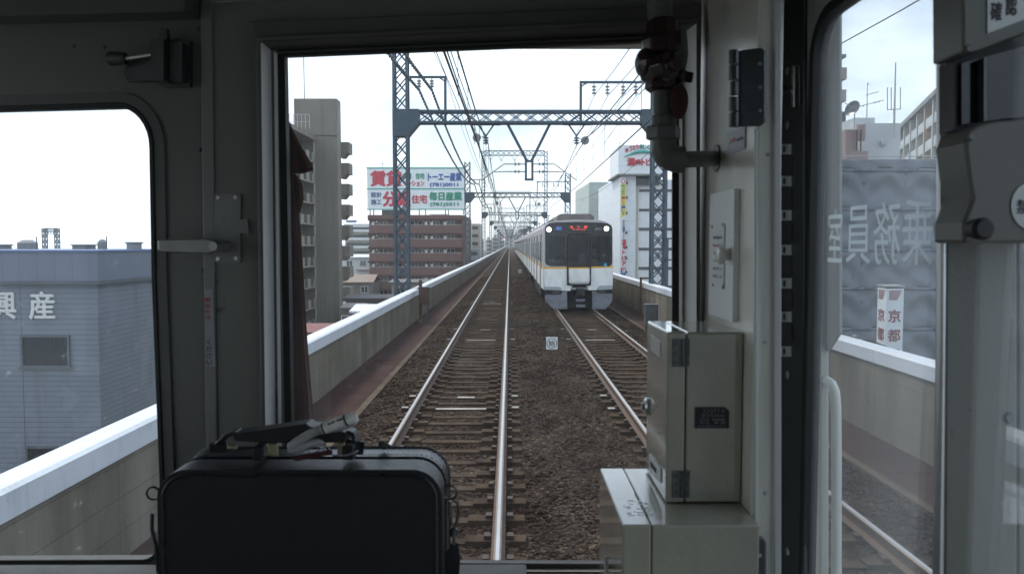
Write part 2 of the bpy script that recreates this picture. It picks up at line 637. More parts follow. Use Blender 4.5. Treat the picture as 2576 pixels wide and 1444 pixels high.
def concrete_wall():
    m = pm('parapet_concrete', (0.175, 0.156, 0.128), 0.95, 0, 0.25, 1.1, 0.2, 25, spec=0.1, stretch=(1, 1, 0.35), var2=(0.125, 0.111, 0.090))
    t = m.node_tree
    b = t.nodes['Principled BSDF']
    c = t.nodes.new('ShaderNodeTexCoord')
    br = t.nodes.new('ShaderNodeTexBrick')
    br.offset = 0.0
    br.inputs['Scale'].default_value = 1.0
    br.inputs['Brick Width'].default_value = 1.8
    br.inputs['Row Height'].default_value = 0.32
    br.inputs['Mortar Size'].default_value = 0.006
    br.inputs['Color1'].default_value = (1, 1, 1, 1)
    br.inputs['Color2'].default_value = (0.86, 0.86, 0.86, 1)
    br.inputs['Mortar'].default_value = (0.55, 0.55, 0.55, 1)
    sp = t.nodes.new('ShaderNodeSeparateXYZ')
    cb = t.nodes.new('ShaderNodeCombineXYZ')
    t.links.new(c.outputs['Object'], sp.inputs['Vector'])
    t.links.new(sp.outputs['Y'], cb.inputs['X'])
    t.links.new(sp.outputs['Z'], cb.inputs['Y'])
    t.links.new(cb.outputs['Vector'], br.inputs['Vector'])
    mx = t.nodes.new('ShaderNodeMixRGB')
    mx.blend_type = 'MULTIPLY'
    mx.inputs['Fac'].default_value = 0.8
    old = b.inputs['Base Color'].links[0].from_socket
    t.links.new(old, mx.inputs['Color1'])
    t.links.new(br.outputs['Color'], mx.inputs['Color2'])
    # rain streaks
    n = t.nodes.new('ShaderNodeTexNoise')
    n.inputs['Scale'].default_value = 1.0
    n.inputs['Detail'].default_value = 4
    mpn = t.nodes.new('ShaderNodeMapping')
    mpn.inputs['Scale'].default_value = (1, 2.3, 0.30)
    t.links.new(c.outputs['Object'], mpn.inputs['Vector'])
    t.links.new(mpn.outputs['Vector'], n.inputs['Vector'])
    r = t.nodes.new('ShaderNodeValToRGB')
    r.color_ramp.elements[0].position = 0.35
    r.color_ramp.elements[0].color = (0.72, 0.70, 0.67, 1)
    r.color_ramp.elements[1].position = 0.6
    t.links.new(n.outputs['Fac'], r.inputs['Fac'])
    m2 = t.nodes.new('ShaderNodeMixRGB')
    m2.blend_type = 'MULTIPLY'
    m2.inputs['Fac'].default_value = 0.8
    t.links.new(mx.outputs['Color'], m2.inputs['Color1'])
    t.links.new(r.outputs['Color'], m2.inputs['Color2'])
    t.links.new(m2.outputs['Color'], b.inputs['Base Color'])
    return m


M['parapet'] = concrete_wall()
wear(M['parapet'], (0.050, 0.044, 0.037), 0.55, 1.1, 0.50, 0.78, (1, 1.7, 0.45))
wear(M['parapet'], (0.04, 0.034, 0.028), 0.6, 7.0, 0.66, 0.74)
wear(M['parapet'], (0.26, 0.25, 0.23), 0.5, 2.5, 0.63, 0.68)
wear(M['cap_white'], (0.22, 0.21, 0.19), 0.5, 2.0, 0.55, 0.75, (1, 2.0, 0.5))
wear(M['sleeper'], (0.020, 0.014, 0.012), 0.7, 2.2, 0.45, 0.65)
wear(M['leather'], (0.03, 0.03, 0.034), 0.5, 30.0, 0.62, 0.70)


def ballast_mat(name, stones):
    m = bpy.data.materials.new(name)
    m.use_nodes = True
    t = m.node_tree
    b = t.nodes['Principled BSDF']
    b.inputs['Roughness'].default_value = 0.95
    b.inputs['Specular IOR Level'].default_value = 0.06
    c = t.nodes.new('ShaderNodeTexCoord')
    vo = t.nodes.new('ShaderNodeTexVoronoi')
    vo.inputs['Scale'].default_value = 24
    t.links.new(c.outputs['Object'], vo.inputs['Vector'])
    r = t.nodes.new('ShaderNodeValToRGB')
    e = r.color_ramp.elements
    e[0].position, e[0].color = 0.0, (0.0220, 0.0147, 0.0125, 1)
    e[1].position, e[1].color = 1.0, (0.1650, 0.1299, 0.0938, 1)
    for p, cc in ((0.3, (0.0420, 0.0271, 0.0213, 1)), (0.6, (0.0660, 0.0463, 0.0350, 1)), (0.82, (0.0880, 0.0723, 0.0575, 1))):
        k = e.new(p)
        k.color = cc
    sp = t.nodes.new('ShaderNodeSeparateXYZ')
    if stones:
        oi = t.nodes.new('ShaderNodeAttribute')
        oi.attribute_name = 'tone'
        t.links.new(oi.outputs['Fac'], r.inputs['Fac'])
    else:
        t.links.new(vo.outputs['Color'], sp.inputs['Vector'])
        t.links.new(sp.outputs['X'], r.inputs['Fac'])
    n = t.nodes.new('ShaderNodeTexNoise')
    n.inputs['Scale'].default_value = 0.7
    n.inputs['Detail'].default_value = 5
    t.links.new(c.outputs['Object'], n.inputs['Vector'])
    r2 = t.nodes.new('ShaderNodeValToRGB')
    r2.color_ramp.elements[0].position = 0.35
    r2.color_ramp.elements[0].color = (0.58, 0.54, 0.52, 1)
    r2.color_ramp.elements[1].position = 0.65
    t.links.new(n.outputs['Fac'], r2.inputs['Fac'])
    mx = t.nodes.new('ShaderNodeMixRGB')
    mx.blend_type = 'MULTIPLY'
    mx.inputs['Fac'].default_value = 1
    if not stones:
        r2.color_ramp.elements[0].color = (0.44, 0.41, 0.39, 1)  # flat bed darkened for the shade between stones that it lacks
        r2.color_ramp.elements[1].color = (0.78, 0.77, 0.76, 1)
    t.links.new(r.outputs['Color'], mx.inputs['Color1'])
    t.links.new(r2.outputs['Color'], mx.inputs['Color2'])
    t.links.new(mx.outputs['Color'], b.inputs['Base Color'])
    if not stones:
        bp = t.nodes.new('ShaderNodeBump')
        bp.inputs['Strength'].default_value = 1.0
        bp.inputs['Distance'].default_value = 0.05
        bp.invert = True
        t.links.new(vo.outputs['Distance'], bp.inputs['Height'])
        t.links.new(bp.outputs['Normal'], b.inputs['Normal'])
    return m


M['ballast'] = ballast_mat('ballast_far', False)
M['stone'] = ballast_mat('ballast_stone', True)


# ------------------------------------------------------------------ helpers: lettering
def text(s, mat, parent, O, U, V, x0, y0, x1, y1, depth=0.002, bold=0.0, vertical=False, gap=1.06, name='lettering', mirror=False, spin=False, fit=True):
    """lettering filling the rectangle (x0,y0)-(x1,y1) of the plane O + U*a + V*b; normal = U x V"""
    U, V = Vector(U).normalized(), Vector(V).normalized()
    N = U.cross(V)
    V3, F3 = [], []
    chars = [c for c in s] if vertical else [s]
    metas = []
    for i, ch in enumerate(chars):
        if ch == ' ':
            continue
        c = bpy.data.curves.new('t', 'FONT')
        c.body = ch
        c.resolution_u = 3
        o = bpy.data.objects.new('t', c)
        COL.objects.link(o)
        dg = bpy.context.evaluated_depsgraph_get()
        me = bpy.data.meshes.new_from_object(o.evaluated_get(dg))
        vs = [Vector(v.co) for v in me.vertices]
        fs = [tuple(p.vertices) for p in me.polygons]
        bpy.data.objects.remove(o)
        bpy.data.curves.remove(c)
        bpy.data.meshes.remove(me)
        if not vs:
            continue
        if spin:
            vs = [Vector((v.y, -v.x, 0)) for v in vs]
        if vertical and not spin:
            cx = (min(v.x for v in vs) + max(v.x for v in vs)) / 2
            vs = [Vector((v.x - cx, v.y - i * gap, 0)) for v in vs]
        b = len(V3)
        V3 += vs
        F3 += [tuple(b + k for k in f) for f in fs]
    lx, hx = min(v.x for v in V3), max(v.x for v in V3)
    ly, hy = min(v.y for v in V3), max(v.y for v in V3)
    sx, sy = (x1 - x0) / max(1e-6, hx - lx), (y1 - y0) / max(1e-6, hy - ly)
    n = len(V3)
    vv, ff = [], []
    ec = {}
    for f in F3:
        for k in range(len(f)):
            e_ = (f[k], f[(k + 1) % len(f)])
            ec[e_] = 1
    # heavier strokes: the glyph laid four times, each a little lower than the last
    lay = [(0, 0, 1.0)] if not bold else [(-bold, bold * 0.4, 1.0), (bold, -bold * 0.4, 0.9), (bold * 0.3, bold, 0.8), (-bold * 0.3, -bold, 0.7)]
    for (ox_, oy_, dk) in lay:
        b_ = len(vv)
        for d in (0.0, depth * dk):
            for v in V3:
                a = (v.x + ox_ - lx) * sx
                if mirror:
                    a = (x1 - x0) - a
                vv.append(tuple(Vector(O) + U * (x0 + a) + V * (y0 + (v.y + oy_ - ly) * sy) + N * d))
        ff += [tuple(b_ + n + k for k in f) for f in F3]
        for (p, q) in ec:
            if (q, p) not in ec:
                ff.append((b_ + p, b_ + q, b_ + n + q, b_ + n + p))
    me = bpy.data.meshes.new(name)
    me.from_pydata(vv, [], ff)
    me.materials.append(mat)
    return link(me, name, parent)


def text_px(s, mat, parent, Y, conv, box, **k):
    """lettering on a plane facing the viewer at depth Y; box in crop pixels turned by conv(x, y)"""
    (a0, b0), (a1, b1) = conv(box[0], box[3]), conv(box[2], box[1])
    return text(s, mat, parent, (0, Y, 0), (1, 0, 0), (0, 0, 1), a0, b0, a1, b1, **k)

# =================================================================== SETTING
def pxconv(ox, oy, k, Y):
    """crop pixels -> (X, Z) on the plane at depth Y; photo px = (ox + cx / k, oy + cy / k)"""
    def f(cx, cy):
        p = at((ox + cx / k) / 1.38509, (oy + cy / k) / 1.38509, Y)
        return (p.x, p.z)
    return f


GROUND = -8.0
M['street'] = pm('street', (0.17, 0.17, 0.17), 0.9, 0, 0.3, 0.05)
g = MB().box(-395, 395, -50, 1390, GROUND - 1, GROUND)
structure(g.build('ground', M['street']))

TRACKS = (-0.856, 2.71)
FAR = 600.0


def left_wall_x(y):
    t = max(0.0, min(1.0, (y - 30) / 60.0))
    t = t * t * (3 - 2 * t)
    return -3.62 + 0.30 * t


# viaduct deck
d = MB()
d.box(-3.95, 6.0, -30, FAR, -1.5, -0.55)
for yy in range(6, 600, 22):
    d.box(-2.6, 4.6, yy - 0.9, yy + 0.9, GROUND, -1.5)
structure(d.build('viaduct_deck', M['viaduct']))

# ballast bed: gentle uneven sheet
ys = list(np.arange(0, 60, 0.35)) + list(np.arange(60, FAR + 1, 4.0))
xs = list(np.arange(-2.72, 4.76, 0.22))
bv, bf = [], []
rng = np.random.default_rng(3)
for j, yv in enumerate(ys):
    for i, xv in enumerate(xs):
        mound = 0.05 * math.exp(-((xv - 0.93) / 0.45) ** 2)
        edge = -0.10 * max(0, abs(xv - 0.95) - 3.0) / 0.75
        bv.append((xv, yv, -0.205 + mound + edge + float(rng.uniform(-0.018, 0.018))))
nx = len(xs)
for j in range(len(ys) - 1):
    for i in range(nx - 1):
        a = j * nx + i
        bf.append((a, a + 1, a + nx + 1, a + nx))
me = bpy.data.meshes.new('ballast_bed')
me.from_pydata(bv, [], bf)
me.materials.append(M['ballast'])
o = link(me, 'ballast_bed', None, True)
structure(o)


def stones(name, n, ylo, yhi, smin, smax, seed, power=1.6):
    """loose crushed stone as one mesh"""
    r = np.random.default_rng(seed)
    t = (1 + 5 ** 0.5) / 2
    ico = np.array([(-1, t, 0), (1, t, 0), (-1, -t, 0), (1, -t, 0), (0, -1, t), (0, 1, t), (0, -1, -t), (0, 1, -t),
                    (t, 0, -1), (t, 0, 1), (-t, 0, -1), (-t, 0, 1)], float)
    ico /= np.linalg.norm(ico[0])
    fc = np.array([(0, 11, 5), (0, 5, 1), (0, 1, 7), (0, 7, 10), (0, 10, 11), (1, 5, 9), (5, 11, 4), (11, 10, 2), (10, 7, 6), (7, 1, 8),
                   (3, 9, 4), (3, 4, 2), (3, 2, 6), (3, 6, 8), (3, 8, 9), (4, 9, 5), (2, 4, 11), (6, 2, 10), (8, 6, 7), (9, 8, 1)])
    u = r.random(n)
    y = ylo + (yhi - ylo) * u ** power
    x = r.uniform(-2.66, 4.66, n)
    # keep stones off the rails and mostly off the sleepers
    for c in TRACKS:
        for s in (-0.7175, 0.7175):
            bad = np.abs(x - c - s) < 0.10
            x = np.where(bad, x + 0.2, x)
    keep = np.ones(n, bool)
    ph = (y - 0.3) / 0.55
    on_sleeper = np.abs(ph - np.round(ph)) < 0.17
    for c in TRACKS:
        keep &= ~((np.abs(x - c) < 1.06) & on_sleeper & (r.random(n) > 0.03))
    x, y = x[keep], y[keep]
    n = len(x)
    s = r.uniform(smin, smax, n) * (1 + 0.4 * (r.random(n) > 0.9))
    mound = 0.05 * np.exp(-((x - 0.93) / 0.45) ** 2)
    edge = -0.10 * np.maximum(0, np.abs(x - 0.95) - 3.0) / 0.75
    z = -0.205 + mound + edge + s * r.uniform(0.1, 0.5, n)
    for c in TRACKS:
        z = np.where(np.abs(x - c) < 1.06, z - 0.012, z)
    V = np.repeat(ico[None], n, 0) * r.uniform(0.72, 1.25, (n, 12, 1))
    V *= r.uniform(0.65, 1.2, (n, 1, 3)) * s[:, None, None]
    a = r.uniform(0, 6.283, n)
    ca, sa = np.cos(a)[:, None], np.sin(a)[:, None]
    X = V[:, :, 0] * ca - V[:, :, 1] * sa + x[:, None]
    Yv = V[:, :, 0] * sa + V[:, :, 1] * ca + y[:, None]
    Z = V[:, :, 2] * 0.8 + z[:, None]
    co = np.stack([X, Yv, Z], 2).reshape(-1, 3)
    F = (fc[None] + (np.arange(n) * 12)[:, None, None]).reshape(-1, 3)
    me = bpy.data.meshes.new(name)
    me.vertices.add(len(co))
    me.vertices.foreach_set('co', co.ravel())
    me.loops.add(F.size)
    me.loops.foreach_set('vertex_index', F.ravel().astype(np.int32))
    me.polygons.add(len(F))
    me.polygons.foreach_set('loop_start', np.arange(0, F.size, 3, dtype=np.int32))
    me.polygons.foreach_set('loop_total', np.full(len(F), 3, dtype=np.int32))
    at_ = me.attributes.new('tone', 'FLOAT', 'POINT')
    at_.data.foreach_set('value', np.repeat(np.clip(r.normal(0.46, 0.17, n), 0, 1), 12))
    me.update(calc_edges=True)
    me.materials.append(M['stone'])
    o = link(me, name)
    o['kind'] = 'stuff'
    return o


stones('ballast_stones', 66000, 4.5, 70.0, 0.015, 0.029, 11, 2.1)

# trackside walkways
m_ = MB()
for k in range(0, 60):
    y0, y1 = k * 10.0, k * 10.0 + 9.985
    xa, xb = left_wall_x(y0), left_wall_x(y1)
    m_.quadbox([(xa - 0.02, y0, -0.56), (-2.70, y0, -0.56), (-2.70, y1, -0.56), (xb - 0.02, y1, -0.56),
                (xa - 0.02, y0, -0.27), (-2.70, y0, -0.27), (-2.70, y1, -0.27), (xb - 0.02, y1, -0.27)])
    m_.box(4.72, 5.62, y0, y1, -0.56, -0.27)
structure(m_.build('walkway', M['concrete_walk']))
m_ = MB()
m_.box(-2.70, -2.58, 0, FAR, -0.56, -0.245)
m_.box(4.60, 4.72, 0, FAR, -0.56, -0.245)
structure(m_.build('walkway_kerb', pm('kerb_concrete', (0.085, 0.066, 0.05), 0.95, 0, 0.3, 2, spec=0.08)))


# parapets
def parapet(label, side):
    X = (lambda y: left_wall_x(y)) if side < 0 else (lambda y: 5.62)
    zc, zt = (0.70, 0.93) if side < 0 else (0.86, 1.08)
    t = thing('parapet_wall', label, 'wall', (X(0), 0, -0.56))
    a, c = MB(), MB()
    step = 12.0
    y = 0.0
    while y < FAR - 1:
        y1 = min(FAR, y + step)
        xa, xb = X(y), X(y1)
        o_ = 0.22 * side
        e_ = y1 - 0.012
        lo = lambda q: (min(q), max(q))
        def seg(mb, i0, i1, z0, z1, top=0.0):
            A = [(xa + i0, y), (xa + i1, y), (xb + i1, e_), (xb + i0, e_)]
            mb.quadbox([(p[0], p[1], z0) for p in A] + [(p[0] + (top * side if k in (0, 3) else 0), p[1], z1) for k, p in enumerate(A)])
        seg(a, 0.0, o_, -0.56, zc)
        seg(c, -0.035 * side, o_ + 0.03 * side, zc, zt - 0.03)
        seg(c, -0.035 * side, o_ + 0.03 * side, zt - 0.03 + 0.002, zt, 0.04)
        y = y1
    a.build('wall', M['parapet'], t)
    c.build('cap', M['cap_white'], t)
    return t


parapet('long concrete parapet with white cap left of the empty track', -1)
parapet('long concrete parapet with white cap beyond the oncoming train', 1)


# tracks
def track(cx, label):
    t = thing('railway_track', label, 'railway track', (cx, 0, -0.2))
    prof = [(-0.065, -0.152), (-0.065, -0.140), (-0.010, -0.120), (-0.010, -0.042), (-0.034, -0.034), (-0.034, -0.008), (-0.024, 0.0), (-0.015, 0.0008),
            (0.015, 0.0008), (0.024, 0.0), (0.034, -0.008), (0.034, -0.034), (0.010, -0.042), (0.010, -0.120), (0.065, -0.140), (0.065, -0.152)]
    for s in (-0.7175 - 0.0325, 0.7175 + 0.0325):
        mb = MB()
        n = len(prof)
        for y in (0.0, FAR):
            mb.v += [(cx + s + p[0], y, p[1]) for p in prof]
        for i in range(n):
            j = (i + 1) % n
            mb.f.append((i, j, n + j, n + i))
            mb.m.append(1 if i == 7 else (2 if i in (5, 6, 8, 9) else 0))
        mb.build('rail', [M['rail_rust'], M['rail_top'], M['rail_dull']], t)
    def sleeper(mb, y, x0=cx, r=random):
        dy = r.uniform(-0.02, 0.02)
        dz = r.uniform(-0.012, 0.006)
        q = r.uniform(-0.02, 0.02)
        for (xa, xb, zt, hw) in ((-1.02, -0.44, -0.150, 0.105), (-0.44, 0.44, -0.178, 0.09), (0.44, 1.02, -0.150, 0.105)):
            a = [(x0 + xa + q, y + dy - hw, -0.34), (x0 + xb + q, y + dy - hw, -0.34), (x0 + xb + q, y + dy + hw, -0.34), (x0 + xa + q, y + dy + hw, -0.34)]
            b = [(p[0], y + dy + (p[1] - y - dy) * 0.82, zt + dz) for p in a]
            mb.quadbox(a + b)
        mb.k = 1
        for s in (-0.75, 0.75):
            for e in (-0.11, 0.11):
                mb.box(x0 + s + e - 0.03, x0 + s + e + 0.03, y + dy - 0.05, y + dy + 0.05, zt + dz, zt + dz + 0.04)
        mb.k = 0
        return dy, dz
    k = 0
    rest = MB()
    whites = (13.4, 14.6, 23.4, 26.4, 37.5, 38.6, 49.0, 62.5)
    y = 0.3
    wi = [min(range(1200), key=lambda i: abs(0.3 + i * 0.55 - v)) for v in whites]
    i = 0
    while y < FAR:
        near = y > 6.0 and k < 100
        mb = MB() if near else rest
        dy, dz = sleeper(mb, y)
        if near:
            so_ = mb.build('sleeper', [M['sleeper'], M['fastener']], t)
            k += 1
            if i in wi:
                spans = [(-1.01, -0.86), (-0.55, 0.55), (0.86, 1.01)] if wi.index(i) % 2 == 0 else [(-1.01, -0.86), (-0.12, 0.2), (0.86, 1.01)]
                for (a, b) in spans:
                    zz = (-0.150 if abs(a) > 0.44 and abs(b) > 0.56 else -0.178) + dz
                    p = MB()
                    p.box(cx + a, cx + b, y + dy - 0.065, y + dy + 0.065, zz - 0.01, zz + 0.006)
                    p.build('paint_mark', M['sleeper_white'], so_)
        y += 0.55
        i += 1
    r_ = rest.build('far_sleepers', [M['sleeper'], M['fastener']], t)
    r_['kind'] = 'stuff'
    return t


track(TRACKS[0], 'empty railway track running straight ahead with polished rails')
track(TRACKS[1], 'railway track carrying the oncoming train beside the right wall')

# =================================================================== OVERHEAD LINE
GM = {}


def lattice(mb, p0, p1, wa, wb, A, B, bay, ch=0.085, br=0.05, faces=(1, 1, 1, 1)):
    """four-chord lattice from p0 to p1; A, B unit vectors of the section"""
    p0, p1, A, B = Vector(p0), Vector(p1), Vector(A), Vector(B)
    ln = (p1 - p0).length
    D = (p1 - p0) / ln
    c = [A * (sa * wa / 2) + B * (sb * wb / 2) for sa, sb in ((-1, -1), (1, -1), (1, 1), (-1, 1))]
    for q in c:
        mb.bar(p0 + q, p1 + q, ch, ch, up=B)
    n = max(1, round(ln / bay))
    for f in range(4):
        if not faces[f]:
            continue
        a, b = c[f], c[(f + 1) % 4]
        for i in range(n):
            s, e = p0 + D * (ln * i / n), p0 + D * (ln * (i + 1) / n)
            upv = (b - a).normalized().cross(D)
            mb.bar(s + a, e + b, br, 0.022, up=upv)
            mb.bar(s + b, e + a, br, 0.022, up=upv)
    return mb


def insul(mb, top, ln, r=0.09, n=3):
    top = Vector(top)
    mb.tube([top, top - Vector((0, 0, ln))], 0.018, 6)
    for i in range(n):
        z = ln * (0.3 + 0.5 * i / max(1, n - 1))
        mb.lathe(top - Vector((0, 0, z)), (0, 0, 1), [(-0.03, r * 0.45), (-0.025, r), (0.01, r), (0.05, r * 0.35)], 10)
    return mb


XL, XR = -4.36, 6.02


def gantry(y, high, label, group):
    g_ = thing('catenary_gantry', label, 'gantry', (0, y, GROUND), group)
    g = MB()
    def part(key, fn, mat):
        full = key + ('_high' if high and key in ('mast_l', 'mast_r') else '')
        if full not in GM:
            mb = MB()
            fn(mb)
            GM[full] = mb.mesh(key[:-2] if key[-2:] in ('_l', '_r') else key.rstrip('0123456789'), mat)
        o = bpy.data.objects.new(key[:-2] if key[-2:] in ('_l', '_r') else key.rstrip('0123456789'), GM[full])
        COL.objects.link(o)
        o.parent = g_
        o.location = (0, 0, -GROUND)
        return o
    top = 18.2 if high else 11.15
    part('mast_l', lambda mb: lattice(mb, (XL, 0, GROUND), (XL, 0, top), 0.52, 0.52, (1, 0, 0), (0, 1, 0), 0.62, 0.095), M['gantry'])
    part('mast_r', lambda mb: lattice(mb, (XR, 0, GROUND), (XR, 0, top - (0 if high else 1.2)), 0.52, 0.52, (1, 0, 0), (0, 1, 0), 0.62, 0.095), M['gantry'])
    part('beam', lambda mb: lattice(mb, (-3.66, 0, 7.76), (5.36, 0, 7.76), 0.44, 0.5, (0, 0, 1), (0, 1, 0), 0.60, 0.085, 0.038), M['gantry'])
    def gus(mb, s):
        c = XL if s < 0 else XR
        P = [(c - 0.31 * 1, 7.0), (c + 0.31, 7.0), (c + 0.31, 8.05), (c - 0.31, 8.05)]
        if s < 0:
            P = [(c - 0.31, 6.98), (c + 0.30, 6.98), (c + 0.74, 7.5), (c + 0.74, 8.05), (c - 0.31, 8.05)]
        else:
            P = [(c - 0.74, 7.5), (c - 0.30, 6.98), (c + 0.31, 6.98), (c + 0.31, 8.05), (c - 0.74, 8.05)]
        mb.plate(lambda a, b, dd: (a, dd, b), P, [], -0.315, 0.315)
    part('gusset_l', lambda mb: gus(mb, -1), M['gantry_plate'])
    part('gusset_r', lambda mb: gus(mb, 1), M['gantry_plate'])
    def hanger(mb):
        mb.bar((-0.08, 0, 7.5), (0.70, 0, 6.02), 0.11, 0.08, up=(0, 1, 0))
        mb.bar((1.62, 0, 7.5), (0.88, 0, 6.02), 0.11, 0.08, up=(0, 1, 0))
        mb.bar((0.66, 0, 6.02), (0.66, 0, 5.28), 0.09)
        mb.bar((0.92, 0, 6.02), (0.92, 0, 5.28), 0.09)
        mb.bar((0.61, 0.002, 6.02), (0.97, 0.002, 6.02), 0.09)
        mb.bar((0.61, 0.002, 5.28), (0.97, 0.002, 5.28), 0.09)
    part('vee_hanger', hanger, M['gantry'])
    def arms(mb):
        for s, x0 in ((-1, 0.62), (1, 0.96)):
            for z in (5.90, 5.60):
                mb.tube([(x0, 0, z), (x0 + s * 0.85, 0, z)], 0.025, 6)
                for k in range(2):
                    mb.lathe((x0 + s * (0.25 + 0.14 * k), 0, z), (s, 0, 0), [(-0.04, 0.03), (0, 0.095), (0.03, 0.03)], 10)
            mb.tube([(x0 + s * 0.85, 0, 5.9), (x0 + s * 1.75, 0, 5.25)], 0.022, 6)
            mb.tube([(x0 + s * 0.85, 0, 5.6), (x0 + s * 1.25, 0, 5.58)], 0.022, 6)
    part('pull_off_arm', arms, M['porcelain'])
    def frame_l(mb):
        mb.bar((-2.58, 0, 7.55), (-2.58, 0, 9.40), 0.10)
        mb.bar((XL + 0.2, 0, 9.36), (-2.53, 0, 9.36), 0.09)
        mb.bar((-2.60, 0, 9.2), (-2.85, 0, 9.36), 0.05)
    part('feeder_frame_l', frame_l, M['gantry'])
    def frame_r(mb):
        mb.bar((2.86, 0, 7.55), (2.86, 0, 9.20), 0.10)
        mb.bar((2.81, 0, 9.16), (XR + 0.2, 0, 9.16), 0.09)
        mb.bar((2.88, 0, 9.0), (3.15, 0, 9.16), 0.05)
    part('feeder_frame_r', frame_r, M['gantry'])
    for i, x in enumerate((-3.63, -3.12)):
        part('insulator%d' % i, lambda mb, x=x: insul(mb, (x, 0, 9.33), 0.42), M['porcelain'])
    for i, x in enumerate((3.39, 3.93, 4.56, 5.07)):
        part('insulator1%d' % i, lambda mb, x=x: insul(mb, (x, 0, 9.13), 0.5), M['porcelain'])
    for i, x in enumerate((-0.95, 2.70)):
        def sus(mb, x=x):
            mb.bar((x - 0.55, 0, 7.48), (x + 0.6, 0, 7.48), 0.3, 0.04)
            mb.bar((x - 0.32, 0, 7.48), (x, 0, 7.02), 0.06)
            mb.bar((x + 0.32, 0, 7.48), (x, 0, 7.02), 0.06)
            insul(mb, (x, 0, 7.06), 0.4, 0.11)
        part('suspension%d' % i, sus, M['gantry'])
    def bird(mb):
        mb.lathe((-1.32, -0.05, 6.95), (0, 1, 0), [(0, 0.02), (0.01, 0.17), (0.07, 0.17), (0.09, 0.02)], 14)
        mb.lathe((3.04, -0.05, 6.84), (0, 1, 0), [(0, 0.02), (0.01, 0.17), (0.07, 0.17), (0.09, 0.02)], 14)
        mb.bar((-1.32, 0, 6.95), (-0.95, 0, 7.0), 0.03)
        mb.bar((3.04, 0, 6.84), (2.7, 0, 6.95), 0.03)
    part('tension_pulley', bird, M['porcelain'])
    if high:
        part('upper_beam', lambda mb: lattice(mb, (XL + 0.2, 0, 17.8), (XR - 0.2, 0, 17.8), 0.75, 0.5, (0, 0, 1), (0, 1, 0), 0.95, 0.085), M['gantry'])
        for i, x in enumerate((-3.2, -1.4, 0.83, 2.9, 4.8)):
            def vs(mb, x=x):
                mb.bar((x - 0.55, 0, 17.4), (x, 0, 16.6), 0.07)
                mb.bar((x + 0.55, 0, 17.4), (x, 0, 16.6), 0.07)
                insul(mb, (x, 0, 16.7), 0.3, 0.12, 2)
            part('string_insulator%d' % i, vs, M['porcelain'])
    return g_


def maintenance_platform(g_):
    mb = MB()
    for z in (1.0, 2.05, 2.9):
        mb.bar((6.3, 31.4, z), (7.5, 31.4, z), 0.06)
        mb.bar((6.3, 31.4, z), (6.3, 32.2, z), 0.06)
    for x in (6.3, 7.5):
        mb.bar((x, 31.4, 0.6), (x, 31.4, 2.9), 0.06)
    return mb.build('platform_rail', M['gantry'], g_)


GY = [32 + 50 * i for i in range(12)]
for i, y in enumerate(GY):
    high = i in (2, 4, 6, 8, 10)
    if i == 0:
        lab = 'nearest steel lattice gantry standing over the front of the oncoming train'
    elif i == 1:
        lab = 'second steel lattice gantry, its right mast rising just behind the oncoming train roof'
    elif i == 2:
        lab = 'tall steel gantry with a second high beam framed above the tracks'
    else:
        lab = 'far steel gantry among the row fading towards the distant station'
    gg = gantry(y, high, lab, 'gantries over the tracks')
    if i == 0:
        maintenance_platform(gg)

# wires
def sag_wire(x, z, sag, r, y0=-6.0, y1=632.0, dx=0.0, spans=None, jit=0.0):
    pts = []
    sup = [-18] + GY + [GY[-1] + 50]
    for k in range(len(sup) - 1):
        a, b = sup[k], sup[k + 1]
        n = 8 if a < 150 else 4
        for i in range(n):
            t = i / n
            pts.append((x + dx * (a + (b - a) * t) / 100.0, a + (b - a) * t, z - 4 * sag * t * (1 - t)))
    pts.append((x + dx * 6.3, sup[-1], z))
    return pts


def wire(label, x, z, sag, r=0.012, mat='wire', group=None, dx=0.0, wrap=False, n=5):
    pts = sag_wire(x, z, sag, r, dx=dx)
    mb = MB()
    mb.tube(pts, r * 0.72, n)
    o = mb.build('overhead_wire', M[mat])
    if wrap:   # bound cable: small hoops along the near spans
        w_ = MB()
        for k in range(len(pts) - 1):
            a, b = Vector(pts[k]), Vector(pts[k + 1])
            if a.y > 140:
                break
            m2 = max(1, int((b - a).length / 0.45))
            for i in range(m2):
                q = a.lerp(b, i / m2)
                w_.box(q.x - r * 1.5, q.x + r * 1.5, q.y - 0.09, q.y + 0.09, q.z - r * 3.2, q.z - r * 0.4)
        w_.build('binding', M['wire_wrap'], o)
    return tag(o, label, 'wire', group)


UG = 'overhead wires above the tracks'
wire('bound feeder cable hung closest to the left mast of the nearest gantry', -3.63, 8.9, 0.9, 0.030, 'wire_wrap', UG, wrap=True)
wire('bound feeder cable hung second from the left mast of the nearest gantry', -3.12, 8.9, 0.95, 0.030, 'wire_wrap', UG, wrap=True)
for (x, z, sg, r, lab) in (
        (-2.58, 9.45, 0.7, 0.016, 'wire over the top of the left feeder frame corner'),
        (-2.05, 8.25, 0.35, 0.020, 'dark wire just above the beam, left of the empty track'),
        (-1.60, 8.20, 0.45, 0.022, 'dark wire just above the beam, nearest the empty track centre'),
        (-1.32, 6.95, 0.25, 0.024, 'thick wire running through the left pulley below the beam'),
        (3.04, 6.84, 0.25, 0.024, 'thick wire running through the right pulley below the beam'),
        (3.39, 8.6, 0.7, 0.018, 'wire on the first hanging insulator of the right feeder frame'),
        (3.93, 8.6, 0.75, 0.018, 'wire on the second hanging insulator of the right feeder frame'),
        (4.56, 8.6, 0.8, 0.018, 'wire on the third hanging insulator of the right feeder frame'),
        (5.07, 8.6, 0.85, 0.018, 'wire on the fourth hanging insulator of the right feeder frame'),
        (5.75, 9.4, 0.6, 0.016, 'wire over the right end of the right feeder frame'),
        (6.5, 7.2, 0.7, 0.016, 'low wire outside the right masts')):
    wire(lab, x, z, sg, r, 'wire', UG)
